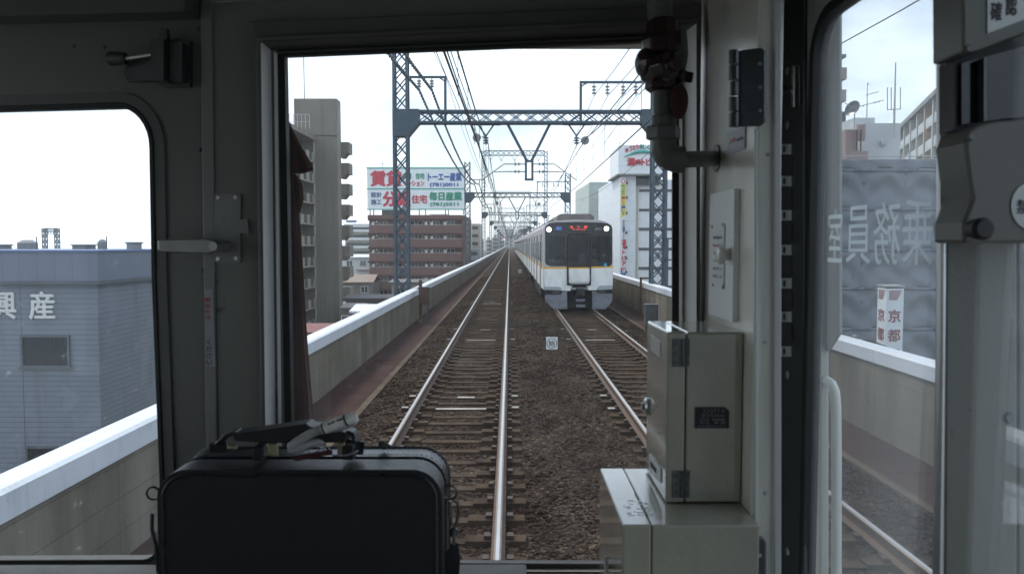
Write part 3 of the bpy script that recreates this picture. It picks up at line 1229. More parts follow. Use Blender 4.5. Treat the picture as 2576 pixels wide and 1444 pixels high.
for x in (-3.2, -1.4, 0.83, 2.9, 4.8):
    o = wire('thin high wire crossing the open sky far above the tracks', x, 16.4, 0.6, 0.011, 'wire', 'thin high wires in the sky')


def catenary(cx, label):
    t = thing('contact_line', label, 'overhead line', (cx, 0, 5.1))
    mw = sag_wire(cx, 6.68, 0.9, 0.016)
    MB().tube(mw, 0.017, 5).build('messenger_wire', M['wire'], t)
    cw = [(cx + (0.16 if k % 2 else -0.16), y, 5.12) for k, y in enumerate([-18] + GY + [632])]
    MB().tube(cw, 0.017, 5).build('contact_wire', M['wire'], t)
    dr = MB()
    for k in range(len(mw) - 1):
        a, b = Vector(mw[k]), Vector(mw[k + 1])
        if a.y > 240:
            break
        q = a.lerp(b, 0.5)
        for q in (a, q):
            dr.bar(q, (q.x, q.y, 5.12), 0.012)
    d_ = dr.build('droppers', M['wire'], t)
    d_['kind'] = 'stuff'
    return t


catenary(TRACKS[0], 'contact line hung over the empty track')
catenary(TRACKS[1], 'contact line hung over the oncoming train')

# =================================================================== TRACKSIDE PIECES
def speed_board(X, Y, sz, ch, label):
    t = thing('track_sign', label, 'sign', (X, Y, -0.2))
    z1 = at(1389, 848, 19.95).z if Y < 30 else 0.42
    s2 = sz / 2
    MB().bar((X, Y + 0.02, -0.25), (X, Y + 0.02, z1 - 0.02), 0.035).build('post', M['dark_steel'], t)
    b = MB().box(X - s2, X + s2, Y - 0.008, Y + 0.008, z1 - sz * 1.08, z1)
    bo = b.build('board', pm('sign_white', (0.72, 0.74, 0.74), 0.5, 0, 0.06, 9), t, bevel=0.002)
    r = MB()
    zc = z1 - sz * 0.54
    N = 40
    P = lambda a, q, d_: (a, Y - 0.008 - d_, q)
    cir = lambda rr: [(X + rr * math.cos(2 * math.pi * k / N), zc + rr * math.sin(2 * math.pi * k / N)) for k in range(N)]
    r.plate(P, cir(sz * 0.46), [cir(sz * 0.405)], 0.001, 0.004)
    r.build('ring', M['ink'], bo)
    k = sz * 0.27
    text(ch, M['ink'], bo, (X, Y - 0.0095, zc), (1, 0, 0), (0, 0, 1), -k, -k, k, k, depth=0.002, bold=0.015)
    return t


speed_board(1.075, 19.95, 0.29, '始', 'white square board with a circled character on the ballast between the tracks')
speed_board(0.93, 71.0, 0.30, '終', 'tiny far white board on the ballast beside the train flank')


def track_box():
    t = thing('trackside_box', 'brown steel cable box on a post beside the left parapet', 'cable box', (-3.34, 29.4, -0.27))
    MB().box(-3.40, -3.28, 29.42, 29.54, -0.27, 1.34).build('post', M['rail_rust'], t)
    b = MB()
    b.box(-3.36, -2.98, 29.2, 29.42, 0.44, 1.07)
    bo = b.build('box', M['rail_rust'], t, bevel=0.01)
    l_ = MB().box(-3.0, -2.975, 29.18, 29.2, 0.55, 1.0)
    l_.box(-3.39, -2.95, 29.18, 29.44, 1.072, 1.09)
    l_.build('lid', M['dark_steel'], bo)
    MB().box(-3.44, -3.24, 29.40, 29.41, 0.62, 0.70).build('bracket', M['dark_steel'], t)
    MB().tube([(-3.05, 29.3, 0.46), (-3.05, 29.3, -0.27)], 0.03, 8).build('conduit', M['dark_steel'], t)
    return t


track_box()
t = thing('joint_cover', 'tan timber board covering a joint of the left parapet', 'board', (-3.55, 31.2, -0.27))
MB().box(-3.66, -3.57, 31.0, 31.4, -0.27, 0.98).build('board', pm('timber', (0.30, 0.23, 0.15), 0.85, 0, 0.25, 8, stretch=(8, 8, 1)), t, bevel=0.008)
for k in (0.0, 0.85):
    MB().box(-3.568, -3.55, 31.05, 31.35, k, k + 0.05).build('strap', M['dark_steel'], t)


def cabinet():
    p0, p1 = at(1624, 768, 26.5), at(1656, 768, 26.5)
    t = thing('relay_cabinet', 'dark grey equipment cabinet standing by the right parapet', 'cabinet', (p0.x, 26.5, -0.27))
    MB().box(p0.x, p1.x, 26.5, 26.8, -0.16, p0.z).build('case', pm('cab_dark', (0.05, 0.058, 0.062), 0.6, 0, 0.15, 6), t, bevel=0.01)
    MB().box(p0.x - 0.02, p1.x + 0.02, 26.48, 26.82, p0.z + 0.002, p0.z + 0.03).build('lid', M['dark_steel'], t)
    MB().box(p0.x + 0.03, p1.x - 0.03, 26.485, 26.498, -0.05, p0.z - 0.06).build('door', M['dark_steel'], t)
    for x in (p0.x + 0.03, p1.x - 0.08):
        MB().box(x, x + 0.05, 26.55, 26.75, -0.27, -0.16).build('leg', M['dark_steel'], t)


cabinet()
t = thing('cable_riser', 'thin rusty conduit standing against the right parapet', 'conduit', (5.5, 33.0, -0.27))
MB().box(5.46, 5.54, 32.9, 33.0, -0.27, 1.3).build('upright', M['rail_rust'], t)
MB().box(5.54, 5.85, 32.92, 32.98, 1.22, 1.29).build('bend', M['rail_rust'], t)


def far_signal():
    t = thing('colour_light_signal', 'far railway signal showing a red lamp over an orange lamp', 'signal', (-5.2, 480, GROUND))
    MB().bar((-5.2, 480, GROUND), (-5.2, 480, 8.0), 0.3).build('post', M['gantry'], t)
    MB().box(-5.7, -4.5, 479.8, 480.1, 4.2, 8.4).build('backboard', M['rubber'], t)
    for z, c in ((7.3, (1.0, 0.05, 0.06)), (5.2, (1.0, 0.32, 0.06))):
        MB().lathe((-5.05 + (0.25 if z < 6 else 0), 479.75, z), (0, -1, 0), [(0, 0.42), (0.05, 0.42)], 14).build('lamp', emis('signal_lamp', c, 1.4), t)


far_signal()


def station(y0, x0, x1, z, label):
    t = thing('station_canopy', label, 'station', ((x0 + x1) / 2, y0, GROUND))
    rf = MB()
    rf.plate(lambda a, b, d_: (a, d_, b), [(x0, z), (x1, z + 1.3), (x1, z + 1.9), (x0, z + 0.6)], [], y0, y0 + 120)
    rf.build('roof', M['dark_steel'], t)
    for k in range(5):
        MB().box((x0 + x1) / 2 - 0.25, (x0 + x1) / 2 + 0.25, y0 + 8 + 26 * k, y0 + 8.5 + 26 * k, GROUND, z + 0.7).build('column', M['gantry'], t)
    MB().box(x0 + 0.5, x1 - 0.5, y0, y0 + 120, GROUND, 1.0).build('platform', M['viaduct'], t)


station(602, -4.0, 5.5, 7.6, 'dark sloping station canopy at the far end of the empty track')
station(520, 6.6, 16.0, 12.0, 'flat dark platform roof far away above the train roof line')

# =================================================================== ONCOMING TRAIN
M['t_silver'] = pm('t_silver', (0.44, 0.42, 0.43), 0.38, 0.25, 0.05, 3)
M['t_white'] = pm('t_white', (0.75, 0.76, 0.75), 0.32, 0, 0.04, 2.5)
M['t_yellow'] = pm('t_yellow', (0.72, 0.40, 0.04), 0.4, 0, 0.05, 3)
M['t_mask'] = pm('t_mask', (0.008, 0.009, 0.012), 0.10, 0, 0.15, 3)
M['t_skirt'] = pm('t_skirt', (0.19, 0.20, 0.235), 0.5, 0, 0.15, 4)
M['t_bumper'] = pm('t_bumper', (0.34, 0.38, 0.40), 0.45, 0, 0.08, 4)
M['t_under'] = pm('t_under', (0.022, 0.022, 0.024), 0.7, 0.1, 0.3, 6)
M['t_roof'] = pm('t_roof', (0.12, 0.115, 0.115), 0.75, 0, 0.2, 3)
M['t_unit'] = pm('t_unit', (0.17, 0.155, 0.15), 0.7, 0, 0.2, 4)
M['t_glass'] = glass('t_glass', (0.60, 0.64, 0.68), 0.0, f0=0.03)
M['t_sideglass'] = pm('t_sideglass', (0.03, 0.035, 0.042), 0.08, 0, 0.2, 2)
M['t_inner'] = pm('t_inner', (0.22, 0.23, 0.225), 0.6, 0, 0.1, 2)
YF = 32.6
wear(M['t_white'], (0.22, 0.20, 0.17), 0.45, 1.2, 0.50, 0.78, (1.5, 1.5, 0.5))
wear(M['t_skirt'], (0.06, 0.05, 0.045), 0.6, 2.5, 0.50, 0.70)
wear(M['t_silver'], (0.20, 0.18, 0.16), 0.35, 0.9, 0.5, 0.75)
tc4 = pxconv(1840, 700, 3.4385, YF)
T = lambda pts: [tc4(*p) for p in pts]
FP = lambda a, b, d_: (a, YF - d_, b)
train = thing('oncoming_train', 'oncoming silver and white commuter train with a yellow stripe and two lit headlights', 'train', (2.75, YF, 0.0))

outline = [(205, 1070), (186, 800), (187, 330), (200, 292), (250, 258), (330, 240), (470, 229), (600, 226), (740, 228), (870, 233), (945, 258), (1000, 292), (1013, 330), (1020, 800), (1012, 1065)]
sec = T(outline)
xm = sum(p[0] for p in sec) / len(sec)
zs = tc4(600, 803)[1]          # stripe height
mask_o = [(206, 330), (206, 738), (222, 765), (268, 800), (460, 806), (765, 800), (975, 787), (1000, 760), (1006, 738), (1006, 330), (990, 296), (955, 274), (880, 262), (600, 254), (330, 260), (262, 268), (222, 296)]
up = [(186, 800), (187, 330), (200, 292), (250, 258), (330, 240), (470, 229), (600, 226), (740, 228), (870, 233), (945, 258), (1000, 292), (1013, 330), (1020, 786), (975, 787)]
upper = [(188, 798)] + up[1:-1] + [(1018, 784)]
# silver surround above the stripe with the black mask set in
MB().plate(FP, T(upper + [(765, 797), (460, 804), (268, 799)][:0]), [T(grow([(p[0], min(p[1], 783)) for p in mask_o], 0.0))], -0.12, 0.0).build('front_surround', M['t_silver'], train, bevel=0.012)
lw, rw, dr_o = rrect(222, 425, 440, 742, 10), rrect(768, 425, 994, 742, 10), rrect(472, 398, 748, 800, (34, 34, 0, 0))
mask_c = [(p[0], min(p[1], 784)) for p in mask_o]
dr_c = rrect(472, 398, 748, 781, (34, 34, 0, 0))
mk = MB().plate(FP, T(mask_c), [T(lw), T(rw), T(dr_c)], -0.06, 0.012).build('front_mask', M['t_mask'], train)
MB().plate(FP, T(lw), [], -0.035, -0.025).build('windscreen', M['t_glass'], train)
MB().plate(FP, T(rw), [], -0.035, -0.025).build('windscreen', M['t_glass'], train)
# stripe and white lower front
stripe = [(186, 797), (470, 793), (470, 812), (186, 816)]
MB().plate(FP, T(stripe), [], -0.10, 0.004).build('yellow_stripe', M['t_yellow'], train)
stripe = [(750, 790), (1020, 782), (1020, 801), (750, 808)]
MB().plate(FP, T(stripe), [], -0.10, 0.004).build('yellow_stripe', M['t_yellow'], train)
low = [(186, 817), (466, 813), (466, 1012), (540, 1022), (512, 1040), (508, 1078), (400, 1076), (205, 1070)]
MB().plate(FP, T(low), [], -0.12, 0.002).build('front_panel', M['t_white'], train, bevel=0.01)
low = [(754, 809), (1019, 802), (1012, 1063), (850, 1070), (722, 1072), (718, 1040), (692, 1022), (754, 1012)]
MB().plate(FP, T(low), [], -0.12, 0.002).build('front_panel', M['t_white'], train, bevel=0.01)
for b in ([(205, 1026), (370, 1026), (395, 1040), (402, 1068), (206, 1068)], [(1012, 1012), (868, 1012), (838, 1026), (818, 1062), (1012, 1060)]):
    MB().plate(FP, T(b), [], 0.004, 0.05).build('bumper_pad', M['t_bumper'], train, bevel=0.015)
# gangway door
dring = MB()
dring.plate(FP, T(rrect(466, 394, 754, 1014, 36)), [T(rrect(484, 410, 738, 994, 26))], -0.05, 0.05)
dd = dring.build('gangway_door', M['t_under'], train)
MB().plate(FP, T(rrect(485, 411, 737, 750, (24, 24, 2, 2))), [T(rrect(496, 424, 726, 735, 12))], -0.03, 0.02).build('window_surround', M['t_mask'], dd)
MB().plate(FP, T(rrect(496, 424, 726, 735, 12)), [], -0.01, 0.0).build('door_glass', M['t_glass'], dd)
MB().plate(FP, T([(485, 751), (737, 751), (737, 796), (485, 797)]), [], -0.03, 0.018).build('door_band', M['t_mask'], dd)
MB().plate(FP, T([(485, 797.5), (737, 796.5), (737, 813), (485, 814)]), [], -0.03, 0.021).build('door_stripe', M['t_yellow'], dd)
MB().plate(FP, T([(485, 815), (737, 814), (737, 972), (485, 976)]), [], -0.03, 0.024).build('door_panel', M['t_white'], dd, bevel=0.008)
MB().plate(FP, T([(494, 978), (730, 975), (728, 992), (500, 994)]), [], -0.03, 0.03).build('door_step', M['steel'], dd)
for cx_ in (492, 738):
    a, c = tc4(cx_, 880), tc4(cx_, 950)
    MB().tube([(a[0], YF - 0.06, a[1]), (a[0], YF - 0.09, a[1] - 0.03), (c[0], YF - 0.09, c[1] + 0.03), (c[0], YF - 0.06, c[1])], 0.012, 6).build('grab_handle', M['steel'], dd)
# headlights, destination and type displays, number
for (cx_, cy_) in ((250, 345), (938, 335)):
    a = tc4(cx_, cy_)
    MB().lathe((a[0], YF - 0.012, a[1]), (0, -1, 0), [(0, 0.095), (0.02, 0.095), (0.03, 0.08)], 18).build('headlight', emis('headlight', (1.0, 0.95, 0.84), 5.0), train)
    MB().lathe((a[0], YF - 0.012, a[1]), (0, -1, 0), [(0, 0.13), (0.018, 0.13), (0.018, 0.10)], 18).build('headlight_rim', M['dark_steel'], train)
led = emis('led_red', (1.0, 0.10, 0.06), 0.55)
OF = (0, YF - 0.0135, 0)


def ttext(s, mat, box, **k):
    (a0, b0), (a1, b1) = tc4(box[0], box[3]), tc4(box[2], box[1])
    return text(s, mat, train, OF, (1, 0, 0), (0, 0, 1), a0, b0, a1, b1, depth=0.004, **k)


(a0, b0), (a1, b1) = tc4(462, 372), tc4(744, 288)
MB().box(a0, a1, YF - 0.0125, YF - 0.002, b0, b1).build('destination_display', M['t_mask'], train)
ttext('急', led, (505, 302, 540, 326), name='destination_lettering', bold=0.02)
ttext('八', led, (585, 302, 628, 326), name='destination_lettering', bold=0.02)
ttext('尾', led, (668, 302, 710, 326), name='destination_lettering', bold=0.02)
ttext('YAO', led, (520, 335, 690, 352), name='destination_lettering')
(a0, b0), (a1, b1) = tc4(330, 360), tc4(408, 303)
MB().box(a0, a1, YF - 0.0145, YF - 0.010, b0, b1).build('type_display', pm('blue_disp', (0.03, 0.07, 0.25), 0.3, 0, 0.1, 5), train)
ttext('急行', emis('pale_blue', (0.25, 0.4, 0.9), 0.25), (340, 312, 400, 350), name='type_lettering')
ttext('5922', M['t_bumper'], (805, 322, 880, 350), name='car_number')
(a0, b0), (a1, b1) = tc4(910, 785), tc4(945, 748)
MB().box(a0, a1, YF - 0.0145, YF - 0.010, b0 + 0.005, b1).build('sticker', pm('sticker_blue', (0.05, 0.30, 0.55), 0.4, 0, 0.1, 8), train)
# lower gear: skirts, fog recess, coupler
sk = [(205, 1126), (392, 1124), (415, 1082), (470, 1080), (470, 1298), (312, 1298), (262, 1258), (206, 1196)]
MB().plate(FP, T(sk), [], -0.10, -0.02).build('skirt', M['t_skirt'], train, bevel=0.015)
sk = [(1011, 1112), (850, 1114), (816, 1082), (770, 1080), (770, 1298), (928, 1298), (968, 1256), (1012, 1200)]
MB().plate(FP, T(sk), [], -0.10, -0.02).build('skirt', M['t_skirt'], train, bevel=0.015)
for b in (rrect(206, 1075, 412, 1126, 12), rrect(816, 1068, 1011, 1113, 12)):
    MB().plate(FP, T(b), [], -0.30, -0.06).build('lamp_recess', M['t_under'], train)
for b in (rrect(290, 1084, 380, 1112, 8), rrect(840, 1076, 930, 1104, 8)):
    MB().plate(FP, T(b), [], -0.06, -0.03).build('fog_lamp', M['dark_steel'], train)
(a0, b0), (a1, b1) = tc4(440, 1292), tc4(800, 1030)
MB().box(a0, a1, YF + 0.55, YF + 0.7, b0, b1 + 0.1).build('recess', M['t_under'], train)
cp = MB()
(a0, b0), (a1, b1) = tc4(575, 1140), tc4(676, 1050)
cp.box(a0, a1, YF - 0.28, YF + 0.2, b0, b1)
cp.box(a0 + 0.08, a1 - 0.06, YF - 0.36, YF - 0.28, b0 + 0.07, b1 - 0.05)
xc = (a0 + a1) / 2
cp.lathe((xc, YF + 0.2, (b0 + b1) / 2), (0, 1, 0), [(0, 0.10), (0.45, 0.10)], 10)
cp.build('coupler', M['t_under'], train, bevel=0.02)
for b in ((575, 1215, 682, 1176), (575, 1282, 684, 1246)):
    (a0, b0), (a1, b1) = tc4(b[0], b[1]), tc4(b[2], b[3])
    mb = MB()
    mb.lathe((a0, YF + 0.05, (b0 + b1) / 2), (1, 0, 0), [(0, (b1 - b0) / 2), (a1 - a0, (b1 - b0) / 2)], 12)
    mb.build('air_pipe', M['t_skirt'], train)
# wipers
for (p, q) in (((850, 752), (795, 640)), ((300, 752), (395, 640))):
    a, c = tc4(*p), tc4(*q)
    MB().bar((a[0], YF - 0.03, a[1]), (c[0], YF - 0.03, c[1]), 0.03, 0.02).build('wiper', M['rubber'], train)
# cab inside
z0c, z1c = tc4(600, 1000)[1], tc4(600, 300)[1]
xl, xr = tc4(215, 0)[0], tc4(995, 0)[0]
inner = MB()
inner.plate(lambda a, b, d_: (a, YF + 1.7 - d_, b), [(xl, z0c), (xr, z0c), (xr, z1c), (xl, z1c)],
            [[(xl + 0.35, 2.0), (xl + 0.85, 2.0), (xl + 0.85, 3.0), (xl + 0.35, 3.0)], [(xl + 1.02, 1.9), (xl + 1.6, 1.9), (xl + 1.6, 3.0), (xl + 1.02, 3.0)],
             [(xl + 1.95, 2.1), (xr - 0.3, 2.1), (xr - 0.3, 3.0), (xl + 1.95, 3.0)]], 0, 0.05)
inner.build('cab_partition', M['t_inner'], train)
de = MB()
a = tc4(780, 720)
de.box(a[0] - 0.1, xr - 0.05, YF + 0.25, YF + 0.75, z0c, a[1] - 0.02)
a2 = tc4(640, 640)
de.box(a2[0] - 0.08, a2[0] + 0.22, YF + 0.5, YF + 0.8, a2[1] - 0.45, a2[1])
de.box(xl + 0.05, xl + 0.75, YF + 0.25, YF + 0.6, z0c, a[1] + 0.05)
de.build('cab_desk', M['t_inner'], train, bevel=0.02)
MB().box(tc4(905, 0)[0], tc4(955, 0)[0], YF + 0.4, YF + 0.43, tc4(0, 672)[1], tc4(0, 640)[1]).build('timetable_card', M['paper'], train)


def skin_mesh(name, joints, edges, radii, mat, parent, root=0, sub=2):
    import bmesh
    bm = bmesh.new()
    ly = bm.verts.layers.skin.verify()
    vs = [bm.verts.new(j) for j in joints]
    for i, v in enumerate(vs):
        r = radii[i]
        v[ly].radius = r if isinstance(r, tuple) else (r, r)
        v[ly].use_root = (i == root)
    for a_, b_ in edges:
        bm.edges.new((vs[a_], vs[b_]))
    me = bpy.data.meshes.new(name)
    bm.to_mesh(me)
    bm.free()
    me.materials.append(mat)
    o = link(me, name, parent)
    o.modifiers.new('skin', 'SKIN').use_smooth_shade = True
    s2 = o.modifiers.new('sub', 'SUBSURF')
    s2.levels = s2.render_levels = sub
    return o


def driver():
    h = tc4(815, 590)
    x, z, y = h[0] + 0.02, h[1], YF + 1.05        # middle of the head
    p = thing('person', 'train driver in a dark uniform and peaked cap seated behind the windscreen', 'person', (x, y, z - 0.86))
    J = [(x, y, z - 0.72), (x, y - 0.03, z - 0.45), (x, y - 0.02, z - 0.24), (x, y, z - 0.14), (x, y - 0.01, z - 0.02), (x, y - 0.01, z + 0.09),
         (x - 0.17, y - 0.02, z - 0.26), (x - 0.24, y - 0.10, z - 0.50), (x - 0.17, y - 0.36, z - 0.52), (x - 0.14, y - 0.44, z - 0.51),
         (x + 0.17, y - 0.02, z - 0.26), (x + 0.24, y - 0.10, z - 0.50), (x + 0.17, y - 0.36, z - 0.52), (x + 0.14, y - 0.44, z - 0.51),
         (x - 0.10, y - 0.42, z - 0.76), (x + 0.10, y - 0.42, z - 0.76), (x - 0.10, y - 0.45, z - 1.15), (x + 0.10, y - 0.45, z - 1.15)]
    Ed = [(0, 1), (1, 2), (2, 3), (3, 4), (4, 5), (2, 6), (6, 7), (7, 8), (8, 9), (2, 10), (10, 11), (11, 12), (12, 13), (0, 14), (0, 15), (14, 16), (15, 17)]
    Ra = [(0.16, 0.12), (0.16, 0.11), (0.14, 0.09), 0.055, (0.085, 0.10), (0.07, 0.085), 0.065, 0.048, 0.036, 0.03, 0.065, 0.048, 0.036, 0.03, 0.08, 0.08, 0.055, 0.055]
    skin_mesh('body', J, Ed, Ra, pm('skin', (0.36, 0.22, 0.16), 0.6, 0, 0.08, 20), p)
    s = 1.09
    JT = J[:3] + [J[6], J[7], J[8], J[10], J[11], J[12]]
    skin_mesh('jacket', JT, [(0, 1), (1, 2), (2, 3), (3, 4), (4, 5), (2, 6), (6, 7), (7, 8)],
              [(0.18, 0.135), (0.18, 0.125), (0.155, 0.105), 0.08, 0.062, 0.048, 0.08, 0.062, 0.048], pm('uniform', (0.02, 0.022, 0.03), 0.8, 0, 0.1, 20), p)
    cap = MB()
    cap.lathe((x, y - 0.005, z + 0.07), (0, 0, 1), [(0, 0.098), (0.04, 0.10), (0.055, 0.13), (0.085, 0.125), (0.09, 0.02)], 18)
    cap.box(x - 0.07, x + 0.07, y - 0.17, y - 0.09, z + 0.065, z + 0.075)
    cap.build('cap', pm('cap_cloth', (0.015, 0.016, 0.022), 0.7, 0, 0.1, 20), p)
    f = MB()
    f.lathe((x, y - 0.09, z - 0.01), (0, -1, -0.3), [(0, 0.02), (0.03, 0.012)], 8)
    f.build('nose', pm('skin_nose', (0.36, 0.22, 0.16), 0.6, 0, 0.08, 20), p)
    e = MB()
    for q in (-0.033, 0.033):
        e.lathe((x + q, y - 0.092, z + 0.025), (0, -1, 0), [(0, 0.012), (0.008, 0.008)], 8)
    e.build('eyes', M['ink'], p)
    e = MB().box(x - 0.025, x + 0.025, y - 0.102, y - 0.09, z - 0.065, z - 0.055)
    e.build('mouth', M['maroon_tag'], p)


driver()

# car bodies: one shell shared down the train
x0s, x1s = sec[1][0], sec[-2][0]
zb = sec[0][1]
CL, PITCHC = 20.2, 20.7


def inset(poly, d_):
    return grow(poly, -d_)


def car(k, first):
    ya = YF + 0.121 if first else YF + PITCHC * k
    yb = YF + PITCHC * k + CL
    mb = MB()
    P = lambda a, b, d_: (a, d_, b)
    mb.plate(P, sec, [inset(sec, 0.09)] if first else [], ya, yb)
    if first:
        mb.plate(P, inset(sec, 0.085), [], yb - 0.1, yb - 0.02)
        mb.plate(P, [(x0s + 0.1, zb), (x1s - 0.1, zb), (x1s - 0.1, zb + 0.06), (x0s + 0.1, zb + 0.06)], [], ya + 0.1, yb - 0.2)
    c = mb.build('car_body', M['t_silver'], train, smooth=False)
    return c


def car_details(c, y0):
    """side of one car, facing the empty track"""
    xs_ = x0s
    MB().box(xs_ - 0.006, xs_ + 0.05, y0 + 0.05, y0 + CL - 0.05, zb + 0.01, zs - 0.075).build('side_panel', M['t_white'], c)
    MB().box(xs_ - 0.006, xs_ + 0.05, y0 + 0.05, y0 + CL - 0.05, zs - 0.07, zs + 0.02).build('side_stripe', M['t_yellow'], c)
    for i in range(4):
        yd = y0 + 1.9 + 4.75 * i
        d_ = MB()
        d_.k = 0
        d_.box(xs_ - 0.012, xs_ + 0.03, yd, yd + 1.3, zb - 0.03, zs + 1.42)
        d_.k = 1
        d_.box(xs_ - 0.016, xs_ + 0.0, yd + 0.14, yd + 0.58, zs + 0.18, zs + 1.10)
        d_.box(xs_ - 0.016, xs_ + 0.0, yd + 0.72, yd + 1.16, zs + 0.18, zs + 1.10)
        d_.k = 2
        for yy in (yd - 0.03, yd + 0.64, yd + 1.3):
            d_.box(xs_ - 0.022, xs_ + 0.0, yy, yy + 0.03, zb - 0.03, zs + 1.42)
        d_.k = 3
        d_.box(xs_ - 0.028, xs_ + 0.0, yd - 0.05, yd - 0.03, zb - 0.02, zs - 0.1)
        d_.box(xs_ - 0.028, xs_ + 0.0, yd + 1.33, yd + 1.36, zb - 0.02, zs - 0.1)
        d_.build('side_door', [M['t_silver'], M['t_sideglass'], M['rubber'], M['t_white']], c)
    for i in range(5):
        yw = y0 + (0.35 if i == 0 else 3.55 + 4.75 * (i - 1))
        ln = 1.2 if i in (0,) else (2.75 if i < 4 else 1.0)
        w_ = MB().box(xs_ - 0.012, xs_ + 0.03, yw, yw + ln, zs + 0.22, zs + 1.08)
        w_.k = 1
        w_.box(xs_ - 0.03, xs_ + 0.0, yw - 0.03, yw, zs + 0.18, zs + 1.12)
        w_.box(xs_ - 0.03, xs_ + 0.0, yw + ln, yw + ln + 0.03, zs + 0.18, zs + 1.12)
        w_.build('side_window', [M['t_sideglass'], M['t_white']], c)
    u = MB()
    for i in range(4):
        u.box(xs_ + 0.12, x1s - 0.12, y0 + 5.6 + 2.3 * i, y0 + 7.6 + 2.3 * i, zb - 0.62 + 0.05 * (i % 2), zb - 0.03)
    u.build('underfloor_gear', M['t_under'], c)
    b = MB()
    for yc in (y0 + 2.9, y0 + 17.2):
        b.box(xs_ + 0.25, xs_ + 0.40, yc - 1.5, yc + 1.5, 0.38, 0.62)
        b.box(x1s - 0.40, x1s - 0.25, yc - 1.5, yc + 1.5, 0.38, 0.62)
        for yy in (yc - 1.05, yc + 1.05):
            for xx in (TRACKS[1] - 0.80, TRACKS[1] + 0.68):
                b.lathe((xx, yy, 0.432), (1, 0, 0), [(0, 0.43), (0.12, 0.43)], 20)
            b.bar((TRACKS[1] - 0.7, yy, 0.43), (TRACKS[1] + 0.7, yy, 0.43), 0.14)
    b.build('bogies', M['t_under'], c)
    r = MB()
    zr = sec[7][1]
    for (a_, l_) in ((1.2, 3.0), (8.2, 3.0), (15.0, 3.0)):
        r.plate(lambda a, b_, d_: (a, d_, b_), [(xm - 0.80, zr - 0.10), (xm + 0.80, zr - 0.10), (xm + 0.80, zr + 0.20), (xm + 0.66, zr + 0.30), (xm - 0.66, zr + 0.30), (xm - 0.80, zr + 0.2)], [], y0 + a_, y0 + a_ + l_)
    r.build('roof_unit', M['t_unit'], c, bevel=0.05)
    if c.name in ('car_body.001', 'car_body.003', 'car_body.005'):
        p = MB()
        yy = y0 + 13.2
        for s in (-0.45, 0.45):
            p.bar((xm + s, yy, zr + 0.1), (xm + s, yy + 0.9, zr + 0.7), 0.05)
            p.bar((xm + s, yy + 0.9, zr + 0.7), (xm + s, yy + 0.2, 5.05), 0.05)
        p.bar((xm - 0.6, yy + 0.2, 5.08), (xm + 0.6, yy + 0.2, 5.08), 0.07)
        p.bar((xm - 0.45, yy + 0.9, zr + 0.7), (xm + 0.45, yy + 0.9, zr + 0.7), 0.05)
        p.build('pantograph', M['dark_steel'], c)


c0 = car(0, True)
car_details(c0, YF + 0.2)
# wide first roof unit right above the front
c1 = car(1, False)
car_details(c1, YF + PITCHC)
for k in range(2, 8):
    cc = c1.copy()
    COL.objects.link(cc)
    cc.parent = train
    cc.location = c1.location + Vector((0, PITCHC * (k - 1), 0))
    for ch in c1.children:
        d_ = ch.copy()
        COL.objects.link(d_)
        d_.parent = cc
gw = MB()
for k in range(7):
    gw.box(xm - 0.55, xm + 0.55, YF + PITCHC * k + CL - 0.01, YF + PITCHC * (k + 1) + 0.01, zb, zb + 2.0)
gw.build('gangway_bellows', M['rubber'], train)

# =================================================================== BUILDINGS
M['win_dark'] = pm('win_dark', (0.020, 0.026, 0.030), 0.3, 0, 0.3, 0.8, spec=0.2)
M['win_curtain'] = pm('win_curtain', (0.16, 0.16, 0.15), 0.5, 0, 0.3, 1.5)
M['win_blue'] = pm('win_blue', (0.05, 0.075, 0.095), 0.2, 0, 0.3, 1.5)
M['win_frame'] = pm('win_frame', (0.55, 0.56, 0.56), 0.5, 0, 0.05, 3)
M['ac_white'] = pm('ac_white', (0.58, 0.58, 0.55), 0.5, 0, 0.08, 3)
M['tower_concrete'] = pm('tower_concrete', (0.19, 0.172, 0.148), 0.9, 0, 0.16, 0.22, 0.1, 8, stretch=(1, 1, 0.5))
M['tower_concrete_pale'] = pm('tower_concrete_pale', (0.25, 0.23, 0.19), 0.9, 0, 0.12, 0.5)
M['brown_tile'] = pm('brown_tile', (0.150, 0.082, 0.072), 0.8, 0, 0.12, 0.6)
M['brown_tile_wall'] = pm('brown_tile_wall', (0.14, 0.095, 0.075), 0.8, 0, 0.15, 0.7)
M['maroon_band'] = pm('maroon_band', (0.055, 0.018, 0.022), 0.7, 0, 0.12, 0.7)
M['rail_pale'] = pm('rail_pale', (0.42, 0.41, 0.40), 0.6, 0, 0.1, 1)
M['board_white'] = lined('board_white', (0.74, 0.78, 0.80), 0.32, 0.86, 0.10, 'X', 0.5, 0.04)
M['teal'] = pm('teal', (0.06, 0.34, 0.29), 0.5, 0, 0.08, 2)
M['s_red'] = pm('s_red', (0.50, 0.045, 0.07), 0.5, 0, 0.08, 2)
M['s_blue'] = pm('s_blue', (0.035, 0.10, 0.36), 0.5, 0, 0.08, 2)
M['s_navy'] = pm('s_navy', (0.10, 0.15, 0.28), 0.5, 0, 0.08, 2)
M['s_green'] = pm('s_green', (0.02, 0.27, 0.17), 0.5, 0, 0.08, 2)
M['s_yellow'] = pm('s_yellow', (0.74, 0.66, 0.10), 0.5, 0, 0.06, 2)
M['spa_tile'] = lined('spa_tile', (0.66, 0.70, 0.74), 1.55, 0.80, 0.035, 'Z', 0.5, 0.05)
M['spa_white'] = lined('spa_white', (0.70, 0.73, 0.76), 1.9, 0.85, 0.03, 'X', 0.5, 0.05)
M['dark_band'] = pm('dark_band', (0.075, 0.085, 0.095), 0.5, 0, 0.2, 0.8)
